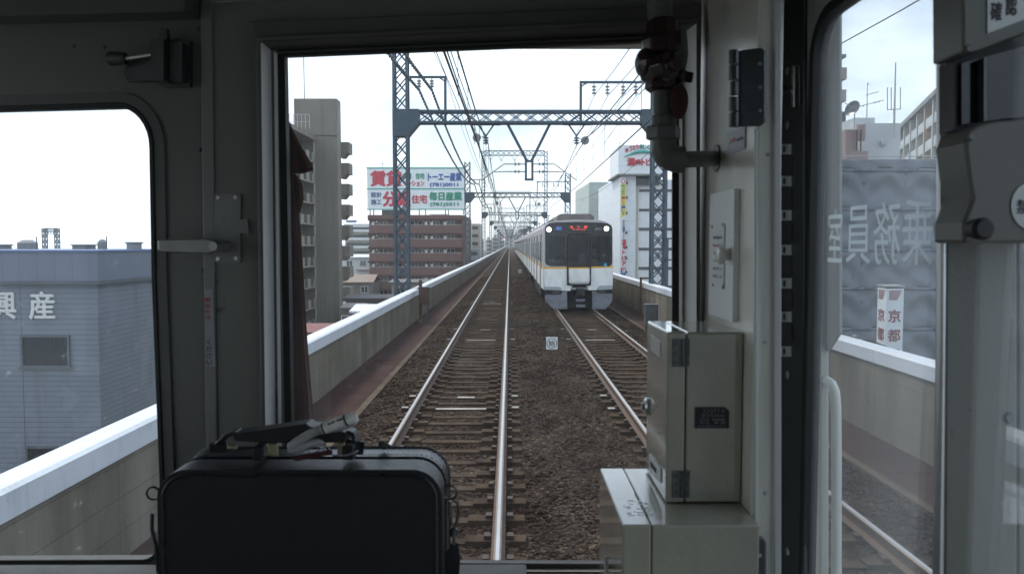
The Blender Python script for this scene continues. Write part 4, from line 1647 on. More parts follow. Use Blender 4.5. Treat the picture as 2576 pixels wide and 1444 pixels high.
M['roof_grey'] = pm('roof_grey', (0.22, 0.22, 0.22), 0.8, 0, 0.2, 0.7)


def wbox(name, mat, parent, x0, x1, y0, y1, z0, z1, **k):
    return MB().box(x0, x1, y0, y1, z0, z1).build(name, mat, parent, **k)


def window(parent, x0, x1, y, z0, z1, mull=1, frame=0.07, mat=None):
    """window on a wall facing the viewer (outer wall plane at y): frame + pane"""
    mb = MB()
    P = lambda a, b, d_: (a, y - d_, b)
    n = mull + 1
    holes = []
    ww = (x1 - x0 - frame * (n + 1)) / n
    for i in range(n):
        a = x0 + frame + i * (ww + frame)
        holes.append([(a, z0 + frame), (a + ww, z0 + frame), (a + ww, z1 - frame), (a, z1 - frame)])
    mb.plate(P, [(x0, z0), (x1, z0), (x1, z1), (x0, z1)], holes, 0.0, 0.06)
    f = mb.build('window', mat or M['win_frame'], parent)
    MB().box(x0 + frame * 0.5, x1 - frame * 0.5, y - 0.02, y + 0.02, z0 + frame * 0.5, z1 - frame * 0.5).build('pane', M[random.choice(('win_dark', 'win_dark', 'win_blue', 'win_curtain'))], f)
    return f


# ---- grey industrial building at the lower left
M['siding'] = lined('siding', (0.15, 0.172, 0.20), 0.185, 0.45, 0.09, 'Z', 0.55, 0.06)

wear(M['siding'], (0.07, 0.06, 0.05), 0.5, 0.9, 0.50, 0.72, (1.6, 1.6, 0.16))
wear(M['siding'], (0.20, 0.22, 0.25), 0.4, 0.5, 0.55, 0.60)
M['fascia'] = lined('fascia', (0.135, 0.158, 0.20), 0.62, 0.82, 0.05, 'XY', 0.42, 0.06)
YB = 28.0
cx1 = atx(245, 760, 0.0001)
XC = at(245, 760, YB).x
zE = at(100, 714, YB).z
zT = at(100, 634, YB).z
bld = thing('factory_building', 'grey sided factory building with white lettering and a blue metal parapet', 'building', (XC - 8, YB, GROUND))
wbox('wall', M['siding'], bld, XC - 26, XC, YB, YB + 9.5, GROUND, zE)
fa = MB()
fa.box(XC - 26.2, XC + 0.12, YB - 0.12, YB + 9.62, zE + 0.10, zT)
fo = fa.build('parapet', M['fascia'], bld)
wbox('drip_edge', M['dark_band'], bld, XC - 26.3, XC + 0.2, YB - 0.2, YB + 9.7, zE - 0.02, zE + 0.1)
wbox('coping', M['s_navy'], bld, XC - 26.25, XC + 0.17, YB - 0.17, YB + 9.67, zT, zT + 0.07)
for q in range(1, 9):
    wbox('panel_joint', M['dark_band'], bld, XC - 2.73 * q - 0.008, XC - 2.73 * q + 0.008, YB - 0.008, YB + 0.02, GROUND, zE - 0.02)
wbox('corner_trim', M['siding'], bld, XC - 0.06, XC + 0.012, YB - 0.014, YB + 0.07, GROUND, zE - 0.021)
MB().tube([(XC - 4.9, YB - 0.10, GROUND), (XC - 4.9, YB - 0.10, zE - 0.1)], 0.05, 8).build('downpipe', M['roof_grey'], bld)
for (ch, x0, x1) in (('産', 77, 138), ('興', -20, 40)):
    a, b = at(x0, 802, YB), at(x1, 734, YB)
    text(ch, M['ac_white'], bld, (0, YB - 0.012, 0), (1, 0, 0), (0, 0, 1), a.x, a.z, b.x, b.z, depth=0.06, bold=0.018)
for (x0, y0, x1, y1) in ((56, 843, 176, 924), (70, 1122, 145, 1200), (-180, 843, -60, 924)):
    a, b = at(x0, y1, YB), at(x1, y0, YB)
    mb = MB()
    P = lambda p, q, d_: (p, YB - d_, q)
    fw_ = 0.07
    mb.plate(P, [(a.x, a.z), (b.x, a.z), (b.x, b.z), (a.x, b.z)], [[(a.x + fw_, a.z + fw_), (b.x - fw_, a.z + fw_), (b.x - fw_, b.z - fw_), (a.x + fw_, b.z - fw_)]], 0.0, 0.09)
    f = mb.build('window', M['dark_band'], bld)
    MB().box(a.x + 0.02, b.x - 0.02, YB - 0.02, YB + 0.01, a.z + 0.02, b.z - 0.02).build('pane', M['win_dark'], f)
    lv = MB()
    k = 0
    xx = a.x + 0.12
    while xx < b.x - 0.08:
        lv.box(xx, xx + 0.006, YB - 0.05, YB - 0.03, a.z + fw_, b.z - fw_)
        xx += 0.10
    lv.build('grille', M['rubber'], f)
    wbox('sill', M['dark_band'], f, a.x - 0.06, b.x + 0.1, YB - 0.14, YB - 0.0905, a.z - 0.04, a.z + 0.02)
for (x0, x1, y0, r_) in ((46, 92, 605, 1), (246, 268, 604, 1), (195, 228, 618, 0), (330, 345, 612, 0), (-6, 14, 618, 0)):
    a, b = at(x0, y0, YB + 4), at(x1, y0, YB + 4)
    if r_:
        t = thing('roof_tank', 'pale water tank on the factory roof, ' + ('left of the far gantry' if x0 < 100 else 'right of the far gantry'), 'water tank', ((a.x + b.x) / 2, YB + 4, zT))
        mb = MB()
        mb.lathe(((a.x + b.x) / 2, YB + 4, zT - 0.1), (0, 0, 1), [(0, (b.x - a.x) / 2), (a.z - zT, (b.x - a.x) / 2), (a.z - zT + 0.12, (b.x - a.x) / 4)], 16)
        mb.build('tank', M['roof_grey'], t)
        mb = MB()
        mb.tube([(b.x, YB + 4, zT), (b.x, YB + 4, a.z + 0.15)], 0.02, 6)
        mb.build('pipe', M['dark_steel'], t)
    else:
        m2 = MB().box(a.x, b.x, YB + 3.6, YB + 4.4, zT - 0.05, a.z)
        m2.box(a.x - 0.04, b.x + 0.04, YB + 3.56, YB + 4.44, a.z, a.z + 0.05)
        tag(m2.build('roof_vent', M['roof_grey']), {195: 'low wide vent box on the factory roof between the two tanks', 330: 'small vent box on the factory roof nearest the cab window corner', -6: 'vent box on the factory roof at its far left'}[x0], 'vent')

t = thing('lattice_tower', 'far twin legged lattice gantry on the skyline above the factory roof', 'tower', (at(128, 610, 120).x, 120, GROUND))
a, b = at(112, 574, 120), at(143, 574, 120)
mb = MB()
for x in (a.x, b.x):
    lattice(mb, (x, 120, GROUND), (x, 120, a.z), 0.5, 0.5, (1, 0, 0), (0, 1, 0), 0.8, 0.1, 0.06)
lattice(mb, (a.x, 120, a.z - 0.3), (b.x, 120, a.z - 0.3), 0.5, 0.5, (0, 0, 1), (0, 1, 0), 0.6, 0.1, 0.06)
mb.build('frame', M['gantry'], t)
mb = MB()
for i in range(5):
    insul(mb, (a.x + (b.x - a.x) * (i + 0.5) / 5, 120, a.z - 0.55), 0.5, 0.12)
mb.build('insulators', M['porcelain'], t)
o = MB().tube([(-70, 120.3, a.z - 1.9), (a.x, 120.3, a.z - 2.2), (-20, 122, a.z - 2.6)], 0.03, 5).build('overhead_wire', M['wire'])
tag(o, 'lone wire across the sky behind the factory roof', 'wire')

# ---- tall concrete apartment tower with balconies
YT = 107.0
wear(M['tower_concrete'], (0.06, 0.055, 0.05), 0.55, 0.35, 0.48, 0.70, (2.2, 2.2, 0.12))
wear(M['tower_concrete'], (0.20, 0.19, 0.17), 0.35, 0.8, 0.58, 0.64)
tw = thing('apartment_tower', 'tall weathered concrete apartment tower with stair shaft and box balconies', 'building', (-27, YT, GROUND))
xa, xb = at(742, 400, YT).x, at(849, 400, YT).x
ztop = at(800, 249, YT).z
zsh = at(800, 342, YT).z
xe = at(858, 400, YT).x
DT = 2.35
wbox('stair_shaft', M['tower_concrete'], tw, xa, xb, YT, YT + DT, GROUND, zsh)
s_ = MB()
s_.box(xa - 0.0, xb - 0.0, YT - 0.12, YT + DT, zsh + 0.06, ztop)
so_ = s_.build('lift_housing', M['tower_concrete'], tw)
wbox('joint', M['dark_band'], tw, xa, xb, YT + 0.05, YT + DT, zsh, zsh + 0.06)
a, b = at(852, 268, YT), at(856, 312, YT)
wbox('slit_window', M['win_dark'], tw, xb - 0.02, xb + 0.02, YT + 0.9, YT + 1.5, b.z, a.z)
wbox('rod', M['wire'], tw, at(755, 200, YT).x - 0.05, at(755, 200, YT).x + 0.05, YT + 2, YT + 2.1, ztop, ztop + 6)
pipe_x = at(762, 400, YT).x
wbox('drainpipe', M['roof_grey'], tw, pipe_x - 0.05, pipe_x + 0.05, YT - 0.11, YT - 0.002, zsh - 7, zsh)
# wing with access galleries running towards the viewer
XW = at(792, 500, YT).x
ZR = at(792, 345, YT).z
FLH = 2.785
wbox('wing_roof', M['tower_concrete'], tw, XW - 6, XW + 0.25, 82, YT - 0.13, ZR - 0.55, ZR)
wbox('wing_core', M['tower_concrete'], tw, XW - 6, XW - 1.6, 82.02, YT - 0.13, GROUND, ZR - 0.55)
for k in range(9):
    zf = ZR - 0.55 - FLH * (k + 1)
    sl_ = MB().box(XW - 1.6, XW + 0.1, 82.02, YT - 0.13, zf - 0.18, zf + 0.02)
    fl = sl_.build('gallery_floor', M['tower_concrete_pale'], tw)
    y = YT - 0.2
    n = 0
    while y > 84:
        wd = 1.5
        if n % 2 == 0:
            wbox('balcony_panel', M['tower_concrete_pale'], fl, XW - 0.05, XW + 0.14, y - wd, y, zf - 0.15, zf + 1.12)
        else:
            r_ = MB()
            for q in np.arange(y - wd, y, 0.16):
                r_.box(XW, XW + 0.04, q, q + 0.05, zf + 0.02, zf + 1.0)
            r_.box(XW - 0.02, XW + 0.06, y - wd, y, zf + 1.0, zf + 1.06)
            r_.build('railing', M['dark_band'], fl)
        y -= wd
        n += 1
    for j in range(4):
        yd = YT - 3.5 - 5.6 * j
        wbox('door', M['win_dark'], fl, XW - 1.62, XW - 1.57, yd - 0.9, yd, zf + 0.02, zf + 2.0)
wbox('gallery_post', M['rail_pale'], tw, XW - 0.06, XW + 0.1, YT - 0.35, YT - 0.131, GROUND, ZR - 0.55)
# box balconies on the far right side
bxa, bxb = at(861, 372, YT + 3).x, at(877, 372, YT + 3).x
for k in range(11):
    zc_ = at(870, 371, YT + 3).z - FLH * 1.03 * k
    mb = MB()
    mb.box(bxa - 0.4, bxb, YT + 3, YT + 5.6, zc_ - 0.80, zc_ + 0.72)
    mb.quadbox([(bxa - 0.4, YT + 3.1, zc_ - 1.35), (bxa + 0.05, YT + 3.1, zc_ - 1.35), (bxa + 0.05, YT + 5.5, zc_ - 1.35), (bxa - 0.4, YT + 5.5, zc_ - 1.35),
                (bxa - 0.4, YT + 3.1, zc_ - 0.8), (bxb - 0.4, YT + 3.1, zc_ - 0.8), (bxb - 0.4, YT + 5.5, zc_ - 0.8), (bxa - 0.4, YT + 5.5, zc_ - 0.8)])
    mb.build('box_balcony', M['tower_concrete'], tw)
ra = MB()
for q in range(6):
    x = at(728, 320, YT - 8).x + q * 0.5
    ra.bar((x, YT - 8, ZR), (x, YT - 8, ZR + 1.7), 0.06)
for z in (0.8, 1.7):
    ra.bar((at(728, 320, YT - 8).x, YT - 8, ZR + z), (at(728, 320, YT - 8).x + 2.5, YT - 8, ZR + z), 0.06)
ra.build('roof_railing', M['rail_pale'], tw)

# ---- brown apartment block with the billboards
Y3 = 160.0
c1_ = pxconv(1260, 560, 2.887, Y3)
ap = thing('apartment_block', 'brown tiled apartment block with long balconies and billboards on its roof', 'building', (-19, Y3, GROUND))
X0, X1 = c1_(62, 0)[0], c1_(1008, 0)[0]
Xc = c1_(1038, 0)[0]
zroof = c1_(0, 548)[1]
wbox('wall', M['brown_tile_wall'], ap, X0, X1, Y3 + 0.9, Y3 + 25, GROUND, zroof)
wbox('side_wall', M['brown_tile'], ap, X1 + 0.003, Xc, Y3 + 0.4, Y3 + 25, GROUND, zroof - 0.06)
wbox('roof_band', M['brown_tile'], ap, X0 - 0.15, X1, Y3 + 0.0, Y3 + 0.897, c1_(0, 585)[1], zroof + 0.02)
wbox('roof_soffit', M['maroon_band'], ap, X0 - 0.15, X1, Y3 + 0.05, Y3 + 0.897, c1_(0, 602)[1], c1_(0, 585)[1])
for k in range(9):
    zr_ = c1_(0, 650 + 140.5 * k)[1]
    zb1, zb2 = c1_(0, 728 + 140.5 * k)[1], c1_(0, 746 + 140.5 * k)[1]
    bal = wbox('balcony', M['brown_tile'], ap, X0 + 0.1, X1, Y3, Y3 + 0.15, zb1, zr_)
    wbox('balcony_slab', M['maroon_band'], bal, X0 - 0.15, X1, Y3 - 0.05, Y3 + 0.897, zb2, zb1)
    wbox('top_rail', M['rail_pale'], bal, X0 + 0.1, X1, Y3 - 0.03, Y3 + 0.18, zr_ + 0.003, zr_ + 0.07)
    wins = ((160, 250), (312, 398), (440, 525), (558, 640), (705, 775), (845, 932))
    if k < 6:
        z0w, z1w = c1_(0, 650 + 140.5 * k - 2)[1] - 0.5, c1_(0, 604 + 140.5 * k)[1]
        for i, (p, q) in enumerate(wins):
            window(ap, c1_(p, 0)[0], c1_(q, 0)[0], Y3 + 0.9, z0w - 0.6, z1w, 1, 0.09)
        for i, p in enumerate((112, 420, 618, 676, 818)):
            if (i * 3 + k * 5) % 7 == 0 and k > 0:
                continue
            xp = c1_(p, 0)[0]
            zt_ = c1_(0, 594 + 140.5 * k)[1]
            mb = MB().box(xp, xp + 0.75, Y3 + 0.45, Y3 + 0.8, zt_ - 0.62, zt_)
            mb.k = 1
            mb.lathe((xp + 0.3, Y3 + 0.45, zt_ - 0.31), (0, -1, 0), [(0, 0.23), (0.01, 0.23)], 12)
            mb.build('air_conditioner', [M['ac_white'], M['dark_band']], ap)
        for i, p in enumerate((92, 430, 630, 688, 822)):
            xp = c1_(p, 0)[0]
            wbox('partition', M['ac_white'], ap, xp, xp + 0.5, Y3 + 0.35, Y3 + 0.39, zr_ - 0.4, zr_ + 0.62)
# billboard
bb = thing('roof_billboard', 'two tier white roof billboard with red, green and blue lettering', 'billboard', (-18.5, Y3, zroof))
bx0, bx1 = c1_(56, 0)[0], c1_(1036, 0)[0]
bz0, bz1 = c1_(0, 497)[1], c1_(0, 70)[1]
zm0, zm1 = c1_(0, 292)[1], c1_(0, 280)[1]
wbox('panel', M['board_white'], bb, bx0, bx1, Y3 - 0.3, Y3 + 0.1, c1_(0, 487)[1], zm0)
wbox('panel', M['board_white'], bb, bx0, bx1, Y3 - 0.3, Y3 + 0.1, zm1, c1_(0, 83)[1])
for (p, q) in ((487, 497), (280, 292), (70, 83)):
    wbox('trim', M['teal'], bb, bx0 - 0.1, bx1 + 0.1, Y3 - 0.36, Y3 + 0.12, c1_(0, q)[1], c1_(0, p)[1])
for p in (78, 115, 340, 575, 640, 840, 870, 1020):
    x = c1_(p, 0)[0]
    wbox('support', M['gantry_plate'], bb, x - 0.09, x + 0.09, Y3 + 0.2, Y3 + 0.4, zroof, c1_(0, 500)[1] + 1.5)
wbox('back_frame', M['dark_band'], bb, c1_(150, 0)[0], c1_(420, 0)[0], Y3 + 6, Y3 + 9, zroof, c1_(0, 500)[1] + 0.3)
ms = MB()
xq = c1_(185, 0)[0]
ms.bar((xq, Y3 + 3, zroof), (xq, Y3 + 3, c1_(0, 0)[1]), 0.07)
for z in (0.3, 1.2):
    ms.bar((xq - 0.8, Y3 + 3, c1_(0, 5)[1] - z), (xq + 0.8, Y3 + 3, c1_(0, 5)[1] - z + 0.1), 0.05)
tag(ms.build('roof_aerial', M['wire']), 'thin aerial mast sticking up behind the billboard', 'aerial')
for (s, mt, box, bold) in (('賃貸', 's_red', (95, 108, 400, 255), 0.045), ('店舗', 's_green', (418, 130, 500, 185), 0.03), ('住宅', 's_green', (546, 130, 632, 185), 0.03),
                           ('マンション', 's_red', (425, 205, 632, 258), 0.03), ('トーエー産業', 's_blue', (670, 125, 1005, 205), 0.035), ('(781)0011', 's_blue', (690, 226, 972, 268), 0.03),
                           ('設計', 's_navy', (98, 318, 204, 370), 0.02), ('施工', 's_navy', (98, 390, 204, 442), 0.02), ('分譲', 's_red', (220, 312, 492, 458), 0.045),
                           ('住宅', 's_red', (507, 348, 658, 428), 0.035), ('毎日産業', 's_green', (685, 318, 1008, 400), 0.04), ('(781)5511', 's_green', (692, 423, 975, 464), 0.03)):
    text_px(s, M[mt], bb, Y3 - 0.305, c1_, box, depth=0.12, bold=bold)

# ---- white bath house with signs (right of the train)
Y4 = 120.0
c4 = pxconv(2100, 480, 2.777, Y4)
sp = thing('bathhouse_building', 'white bathhouse block with dark window bands behind the right mast', 'building', (22, Y4, GROUND))
sx0, sx1 = c4(165, 0)[0], c4(1150, 0)[0]
ztp = c4(0, 365)[1]
wbox('wall', M['spa_tile'], sp, sx0 + 0.2, c4(325, 0)[0], Y4, Y4 + 30, GROUND, ztp)
wbox('main_wall', M['spa_white'], sp, c4(325, 0)[0] + 0.003, sx1, Y4 + 1.2, Y4 + 30, GROUND, c4(0, 400)[1])
wbox('upper_block', M['dark_band'], sp, c4(328, 0)[0], c4(560, 0)[0], Y4 + 0.4, Y4 + 1.2, c4(0, 455)[1], c4(0, 395)[1])
for (p, q) in ((495, 520), (685, 710), (870, 898), (1065, 1092), (1252, 1280), (1440, 1468)):
    wbox('window_band', M['dark_band'], sp, c4(370, 0)[0], sx1 - 1, Y4 + 1.12, Y4 + 1.3, c4(0, q)[1], c4(0, p)[1])
    for r_ in (600, 800, 1000):
        wbox('band_mullion', M['rail_pale'], sp, c4(r_, 0)[0], c4(r_, 0)[0] + 0.3, Y4 + 1.05, Y4 + 1.119, c4(0, q)[1], c4(0, p)[1])
for p in (337, 357):
    MB().tube([(c4(p, 0)[0], Y4 + 0.9, GROUND), (c4(p, 0)[0], Y4 + 0.9, c4(0, 470)[1])], 0.14, 8).build('downpipe', M['ac_white'], sp)
for q in (440, 580, 730, 920, 1060, 1165, 1300):
    wbox('vent', M['dark_band'], sp, c4(222, 0)[0], c4(245, 0)[0], Y4 - 0.15, Y4 - 0.003, c4(0, q + 12)[1], c4(0, q - 12)[1])
# big roof sign
rs = thing('roof_sign', 'big white sign tower with red lettering on the bathhouse roof', 'sign', (22, Y4, ztp))
rx0, rx1 = c4(150, 0)[0], c4(600, 0)[0]
M['sign_board'] = lined('sign_board', (0.72, 0.75, 0.78), 1.6, 0.85, 0.04, 'Z', 0.5, 0.04)
pr = [(rx0, Y4 - 0.5), (rx0 + 0.6, Y4 - 0.9), (rx1 - 0.6, Y4 - 0.9), (rx1, Y4 - 0.5), (rx1, Y4 + 10), (rx0, Y4 + 10)]
MB().plate(lambda a, b, d_: (a, b, d_), pr, [], c4(0, 355)[1], c4(0, 78)[1]).build('panel', M['sign_board'], rs)
MB().plate(lambda a, b, d_: (a, b, d_), grow(pr, 0.25), [], c4(0, 372)[1], c4(0, 356)[1]).build('base_ledge', M['roof_grey'], rs)
rl = MB()
for i in range(12):
    x = rx0 + (rx1 - rx0) * i / 11
    rl.bar((x, Y4 - 0.6, c4(0, 78)[1]), (x, Y4 - 0.6, c4(0, 58)[1]), 0.05)
rl.bar((rx0, Y4 - 0.6, c4(0, 58)[1]), (rx1, Y4 - 0.6, c4(0, 58)[1]), 0.05)
rl.build('top_railing', M['rail_pale'], rs)
s_ = 'ゆったり楽しく美しく'
for i, ch in enumerate(s_):
    t_ = (i + 0.5) / len(s_)
    cx_ = 208 + 345 * t_
    cy_ = 140 - 42 * math.sin(math.pi * min(1, t_ * 1.05)) - 4
    mt = 's_red' if i < 4 else ('s_green' if i < 7 else 's_navy')
    text_px(ch, M[mt], rs, Y4 - 0.905, c4, (cx_ - 14, cy_ - 22, cx_ + 14, cy_ + 22), depth=0.12, bold=0.03)
arc = MB()
pt = []
for i in range(17):
    t_ = i / 16
    a, b = c4(200 + 345 * t_, 195 - 52 * math.sin(math.pi * t_ * 0.97))
    pt.append((a, Y4 - 0.97, b))
arc.tube(pt, [0.06 + 0.2 * math.sin(math.pi * i / 16) for i in range(17)], 8)
arc.build('swoosh', M['teal'], rs)
text_px('温', M['s_red'], rs, Y4 - 0.905, c4, (228, 205, 305, 275), depth=0.15, bold=0.045)
sw = MB()
pt = [c4(*q) for q in ((315, 268), (322, 235), (338, 232), (350, 250), (366, 238))]
sw.tube([(p[0], Y4 - 0.97, p[1]) for p in pt], [0.1, 0.3, 0.32, 0.3, 0.15], 8)
sw.build('lettering', M['s_red'], rs)
text_px('トピア', M['s_red'], rs, Y4 - 0.905, c4, (368, 210, 500, 275), depth=0.15, bold=0.045)
# vertical banner
vb = thing('vertical_sign', 'tall narrow vertical sign on the bathhouse corner, its upper half yellow', 'sign', (c4(190, 0)[0], Y4 - 0.6, GROUND))
va, vc = c4(166, 0)[0], c4(219, 0)[0]
wbox('panel', M['board_white'], vb, va, vc, Y4 - 0.75, Y4 - 0.35, c4(0, 1362)[1], c4(0, 395)[1])
MB().plate(lambda a, b, d_: (a, Y4 - 0.75 - d_, b), [c4(168, 452), c4(217, 452), c4(217, 748), c4(170, 780)], [], 0.004, 0.03).build('yellow_field', M['s_yellow'], vb)
def circ(cx_, cy_, r_):
    return [c4(cx_ + r_ * math.cos(2 * math.pi * k / 24), cy_ + r_ * math.sin(2 * math.pi * k / 24)) for k in range(24)]
MB().plate(lambda a, b, d_: (a, Y4 - 0.75 - d_, b), circ(190, 425, 23), [circ(190, 425, 15)], 0.004, 0.03).build('emblem', M['s_red'], vb)
for (s, mt, box, b_) in (('ゆったり', 's_green', (173, 458, 210, 562), 0.035), ('楽しく', 's_red', (173, 572, 212, 656), 0.035), ('美しく', 's_blue', (173, 662, 212, 750), 0.035),
                         ('なにわ健康ランド', 's_navy', (182, 797, 210, 975), 0.03), ('温', 's_red', (178, 985, 220, 1035), 0.045), ('トピア', 's_red', (176, 1088, 218, 1240), 0.045)):
    text_px(s, M[mt], vb, Y4 - 0.783, c4, box, depth=0.05, bold=b_, vertical=True, gap=1.04)
sw = MB()
pt = [c4(*q) for q in ((188, 1045), (204, 1045), (196, 1060), (206, 1078))]
sw.tube([(p[0], Y4 - 0.8, p[1]) for p in pt], [0.12, 0.2, 0.2, 0.1], 8)
sw.build('lettering', M['s_red'], vb)
for (p0, p1, mt) in ((1256, 1282, 's_red'), (1282, 1310, 's_blue'), (1312, 1360, 's_blue')):
    wbox('hours_panel', M[mt], vb, c4(177, 0)[0], c4(224, 0)[0], Y4 - 0.80, Y4 - 0.751, c4(0, p1)[1], c4(0, p0)[1])
text_px('24', M['white_paint'], vb, Y4 - 0.802, c4, (181, 1268, 208, 1304), depth=0.02, bold=0.03)

# ---- pale green and dark slabs behind the train
Y5 = 190.0
t = thing('windowless_block', 'pale green windowless block rising behind the train roof', 'building', (at(1490, 500, Y5).x, Y5, GROUND))
M['pale_green'] = lined('pale_green', (0.42, 0.47, 0.44), 2.6, 0.9, 0.03, 'Z', 0.6, 0.05)
M['pale_green2'] = lined('pale_green2', (0.55, 0.60, 0.58), 2.6, 0.9, 0.03, 'Z', 0.6, 0.05)
xa, xb, xc_ = at(1451, 500, Y5 + 25).x, at(1481, 500, Y5).x, at(1530, 500, Y5).x
za = at(1500, 461, Y5).z
MB().plate(lambda a, b, d_: (a, b, d_), [(xa, Y5 + 22), (xb, Y5), (xc_, Y5), (xc_, Y5 + 30), (xa, Y5 + 30)], [], GROUND, za).build('wall', M['pale_green'], t)
wbox('coping', M['pale_green2'], t, xb + 0.2, xc_ + 0.1, Y5 - 0.1, Y5 + 10, za, za + 0.3)
t = thing('dark_slab_building', 'dark blue grey slab building between the pale green block and the bathhouse', 'building', (at(1545, 500, 165).x, 165, GROUND))
wbox('wall', pm('slab_grey', (0.115, 0.14, 0.18), 0.7, 0, 0.1, 0.3), t, at(1531, 500, 165).x, at(1562, 500, 165).x, 165, 185, GROUND, at(1540, 464, 165).z)
wbox('roof_rail', M['roof_grey'], t, at(1533, 500, 165).x, at(1560, 500, 165).x, 165.1, 165.3, at(1540, 464, 165).z, at(1540, 460, 165).z)

# ---- low roofs and houses between the two left apartment buildings
def house(x0, x1, y0, y1, zw, zr, wall, roof, label, name='house', wins=2):
    t = thing(name, label, 'house', ((x0 + x1) / 2, y0, GROUND), None)
    wbox('wall', wall, t, x0, x1, y0, y1, GROUND, zw)
    ym = (y0 + y1) / 2
    P = lambda a, b, d_: (d_, a, b)
    MB().plate(P, [(y0 - 0.5, zw - 0.05), (y0 - 0.5, zw + 0.12), (ym, zr), (y1 + 0.5, zw + 0.12), (y1 + 0.5, zw - 0.05), (ym, zr - 0.25)], [], x0 - 0.4, x1 + 0.4).build('roof', roof, t)
    for i in range(wins):
        xx = x0 + (x1 - x0) * (i + 0.5) / wins - 0.7
        window(t, xx, xx + 1.4, y0, zw - 2.0, zw - 0.7)
    return t


M['roof_tile'] = lined('roof_tile', (0.10, 0.10, 0.105), 0.3, 0.6, 0.25, 'X', 0.7, 0.15)
M['roof_brown'] = lined('roof_brown', (0.21, 0.155, 0.125), 0.6, 0.55, 0.2, 'X', 0.7, 0.15)
M['roof_white'] = lined('roof_white', (0.62, 0.66, 0.70), 0.35, 0.75, 0.25, 'X', 0.5, 0.1)
M['roof_maroon'] = lined('roof_maroon', (0.16, 0.06, 0.06), 0.35, 0.7, 0.2, 'X', 0.7, 0.15)
M['plaster'] = pm('plaster', (0.36, 0.33, 0.28), 0.9, 0, 0.15, 0.6)
M['plaster_dark'] = pm('plaster_dark', (0.14, 0.12, 0.11), 0.9, 0, 0.15, 0.6)
M['plaster_white'] = pm('plaster_white', (0.52, 0.54, 0.55), 0.9, 0, 0.1, 0.6)


def house_px(x0, x1, ytop, yeave, Y, dp, wall, roof, label, **k):
    a, b = at(x0, yeave, Y), at(x1, yeave, Y)
    return house(a.x, b.x, Y, Y + dp, a.z, at(x0, ytop, Y + dp / 2).z, wall, roof, label, **k)


house_px(862, 935, 690, 711, 150, 9, M['plaster_dark'], M['roof_brown'], 'house with brown corrugated roof just left of the brown apartment block')
house_px(893, 990, 765, 785, 66, 5, M['plaster'], M['roof_white'], 'shed with white corrugated roof just over the left parapet')
house_px(866, 905, 762, 776, 80, 5, M['plaster_dark'], M['roof_tile'], 'small house with dark tiled roof beside the concrete tower foot')
house_px(870, 1000, 741, 752, 100, 7, M['plaster_dark'], M['roof_tile'], 'wide dark low house in front of the brown apartment block', wins=3)
house_px(985, 1075, 702, 712, 115, 8, M['plaster'], M['roof_tile'], 'tan house whose roof meets the brown apartment block balconies')
house_px(716, 800, 826, 838, 60, 6, M['plaster_dark'], M['roof_maroon'], 'maroon roofed house seen low beside the maroon curtain')
house_px(862, 930, 640, 648, 180, 12, M['plaster_white'], M['roof_white'], 'white house behind the box balconies of the concrete tower')
house_px(900, 940, 672, 680, 165, 6, M['plaster_white'], M['roof_tile'], 'narrow pale house left of the brown apartment block')
t = thing('distant_apartments', 'cream apartment building with a blue rooftop sign far behind the concrete tower', 'building', (at(895, 600, 330).x, 330, GROUND))
a, b = at(868, 572, 330), at(935, 572, 330)
wbox('wall', M['plaster'], t, a.x, b.x, 330, 350, GROUND, a.z)
wbox('roof_parapet', M['plaster_white'], t, a.x - 0.5, b.x, 329.5, 350, a.z, a.z + 1.4)
wbox('rooftop_sign', M['s_navy'], t, at(863, 0, 330).x, at(889, 0, 330).x, 331, 332, at(0, 560, 330).z, at(0, 554, 330).z)
for k in range(7):
    bb_ = wbox('balcony', M['plaster_white'], t, a.x, b.x, 328.6, 329.99, a.z - 2.0 - 3.4 * k, a.z - 0.9 - 3.4 * k)
    wbox('recess', M['win_dark'], bb_, a.x + 0.5, b.x - 0.5, 329.7, 329.995, a.z - 0.9 - 3.4 * k, a.z + 0.3 - 3.4 * k)

# filler city further out: each building its own object
rb = random.Random(21)
cols = [pm('city_%d' % i, c, 0.85, 0, 0.12, 0.15) for i, c in enumerate([(0.36, 0.36, 0.35), (0.30, 0.27, 0.24), (0.45, 0.45, 0.44), (0.22, 0.24, 0.27), (0.38, 0.33, 0.29)])]
def city(x0, x1, y0, z, label, grp):
    t = thing('city_building', label, 'building', ((x0 + x1) / 2, y0, GROUND), grp)
    mt = rb.choice(cols)
    dp = rb.uniform(10, 18)
    wbox('wall', mt, t, x0, x1, y0, y0 + dp, GROUND, z)
    wbox('roof_room', mt, t, x0 + (x1 - x0) * 0.2, x0 + (x1 - x0) * 0.6, y0 + 2, y0 + dp - 2, z, z + 2.2)
    nf = max(1, int((z - GROUND) / 3.2))
    for f in range(min(nf, 7)):
        zz = z - 1.0 - 3.2 * f
        wbox('window_row', M['win_dark'], t, x0 + 0.8, x1 - 0.8, y0 - 0.04, y0 + 0.05, zz - 1.3, zz)
    return t


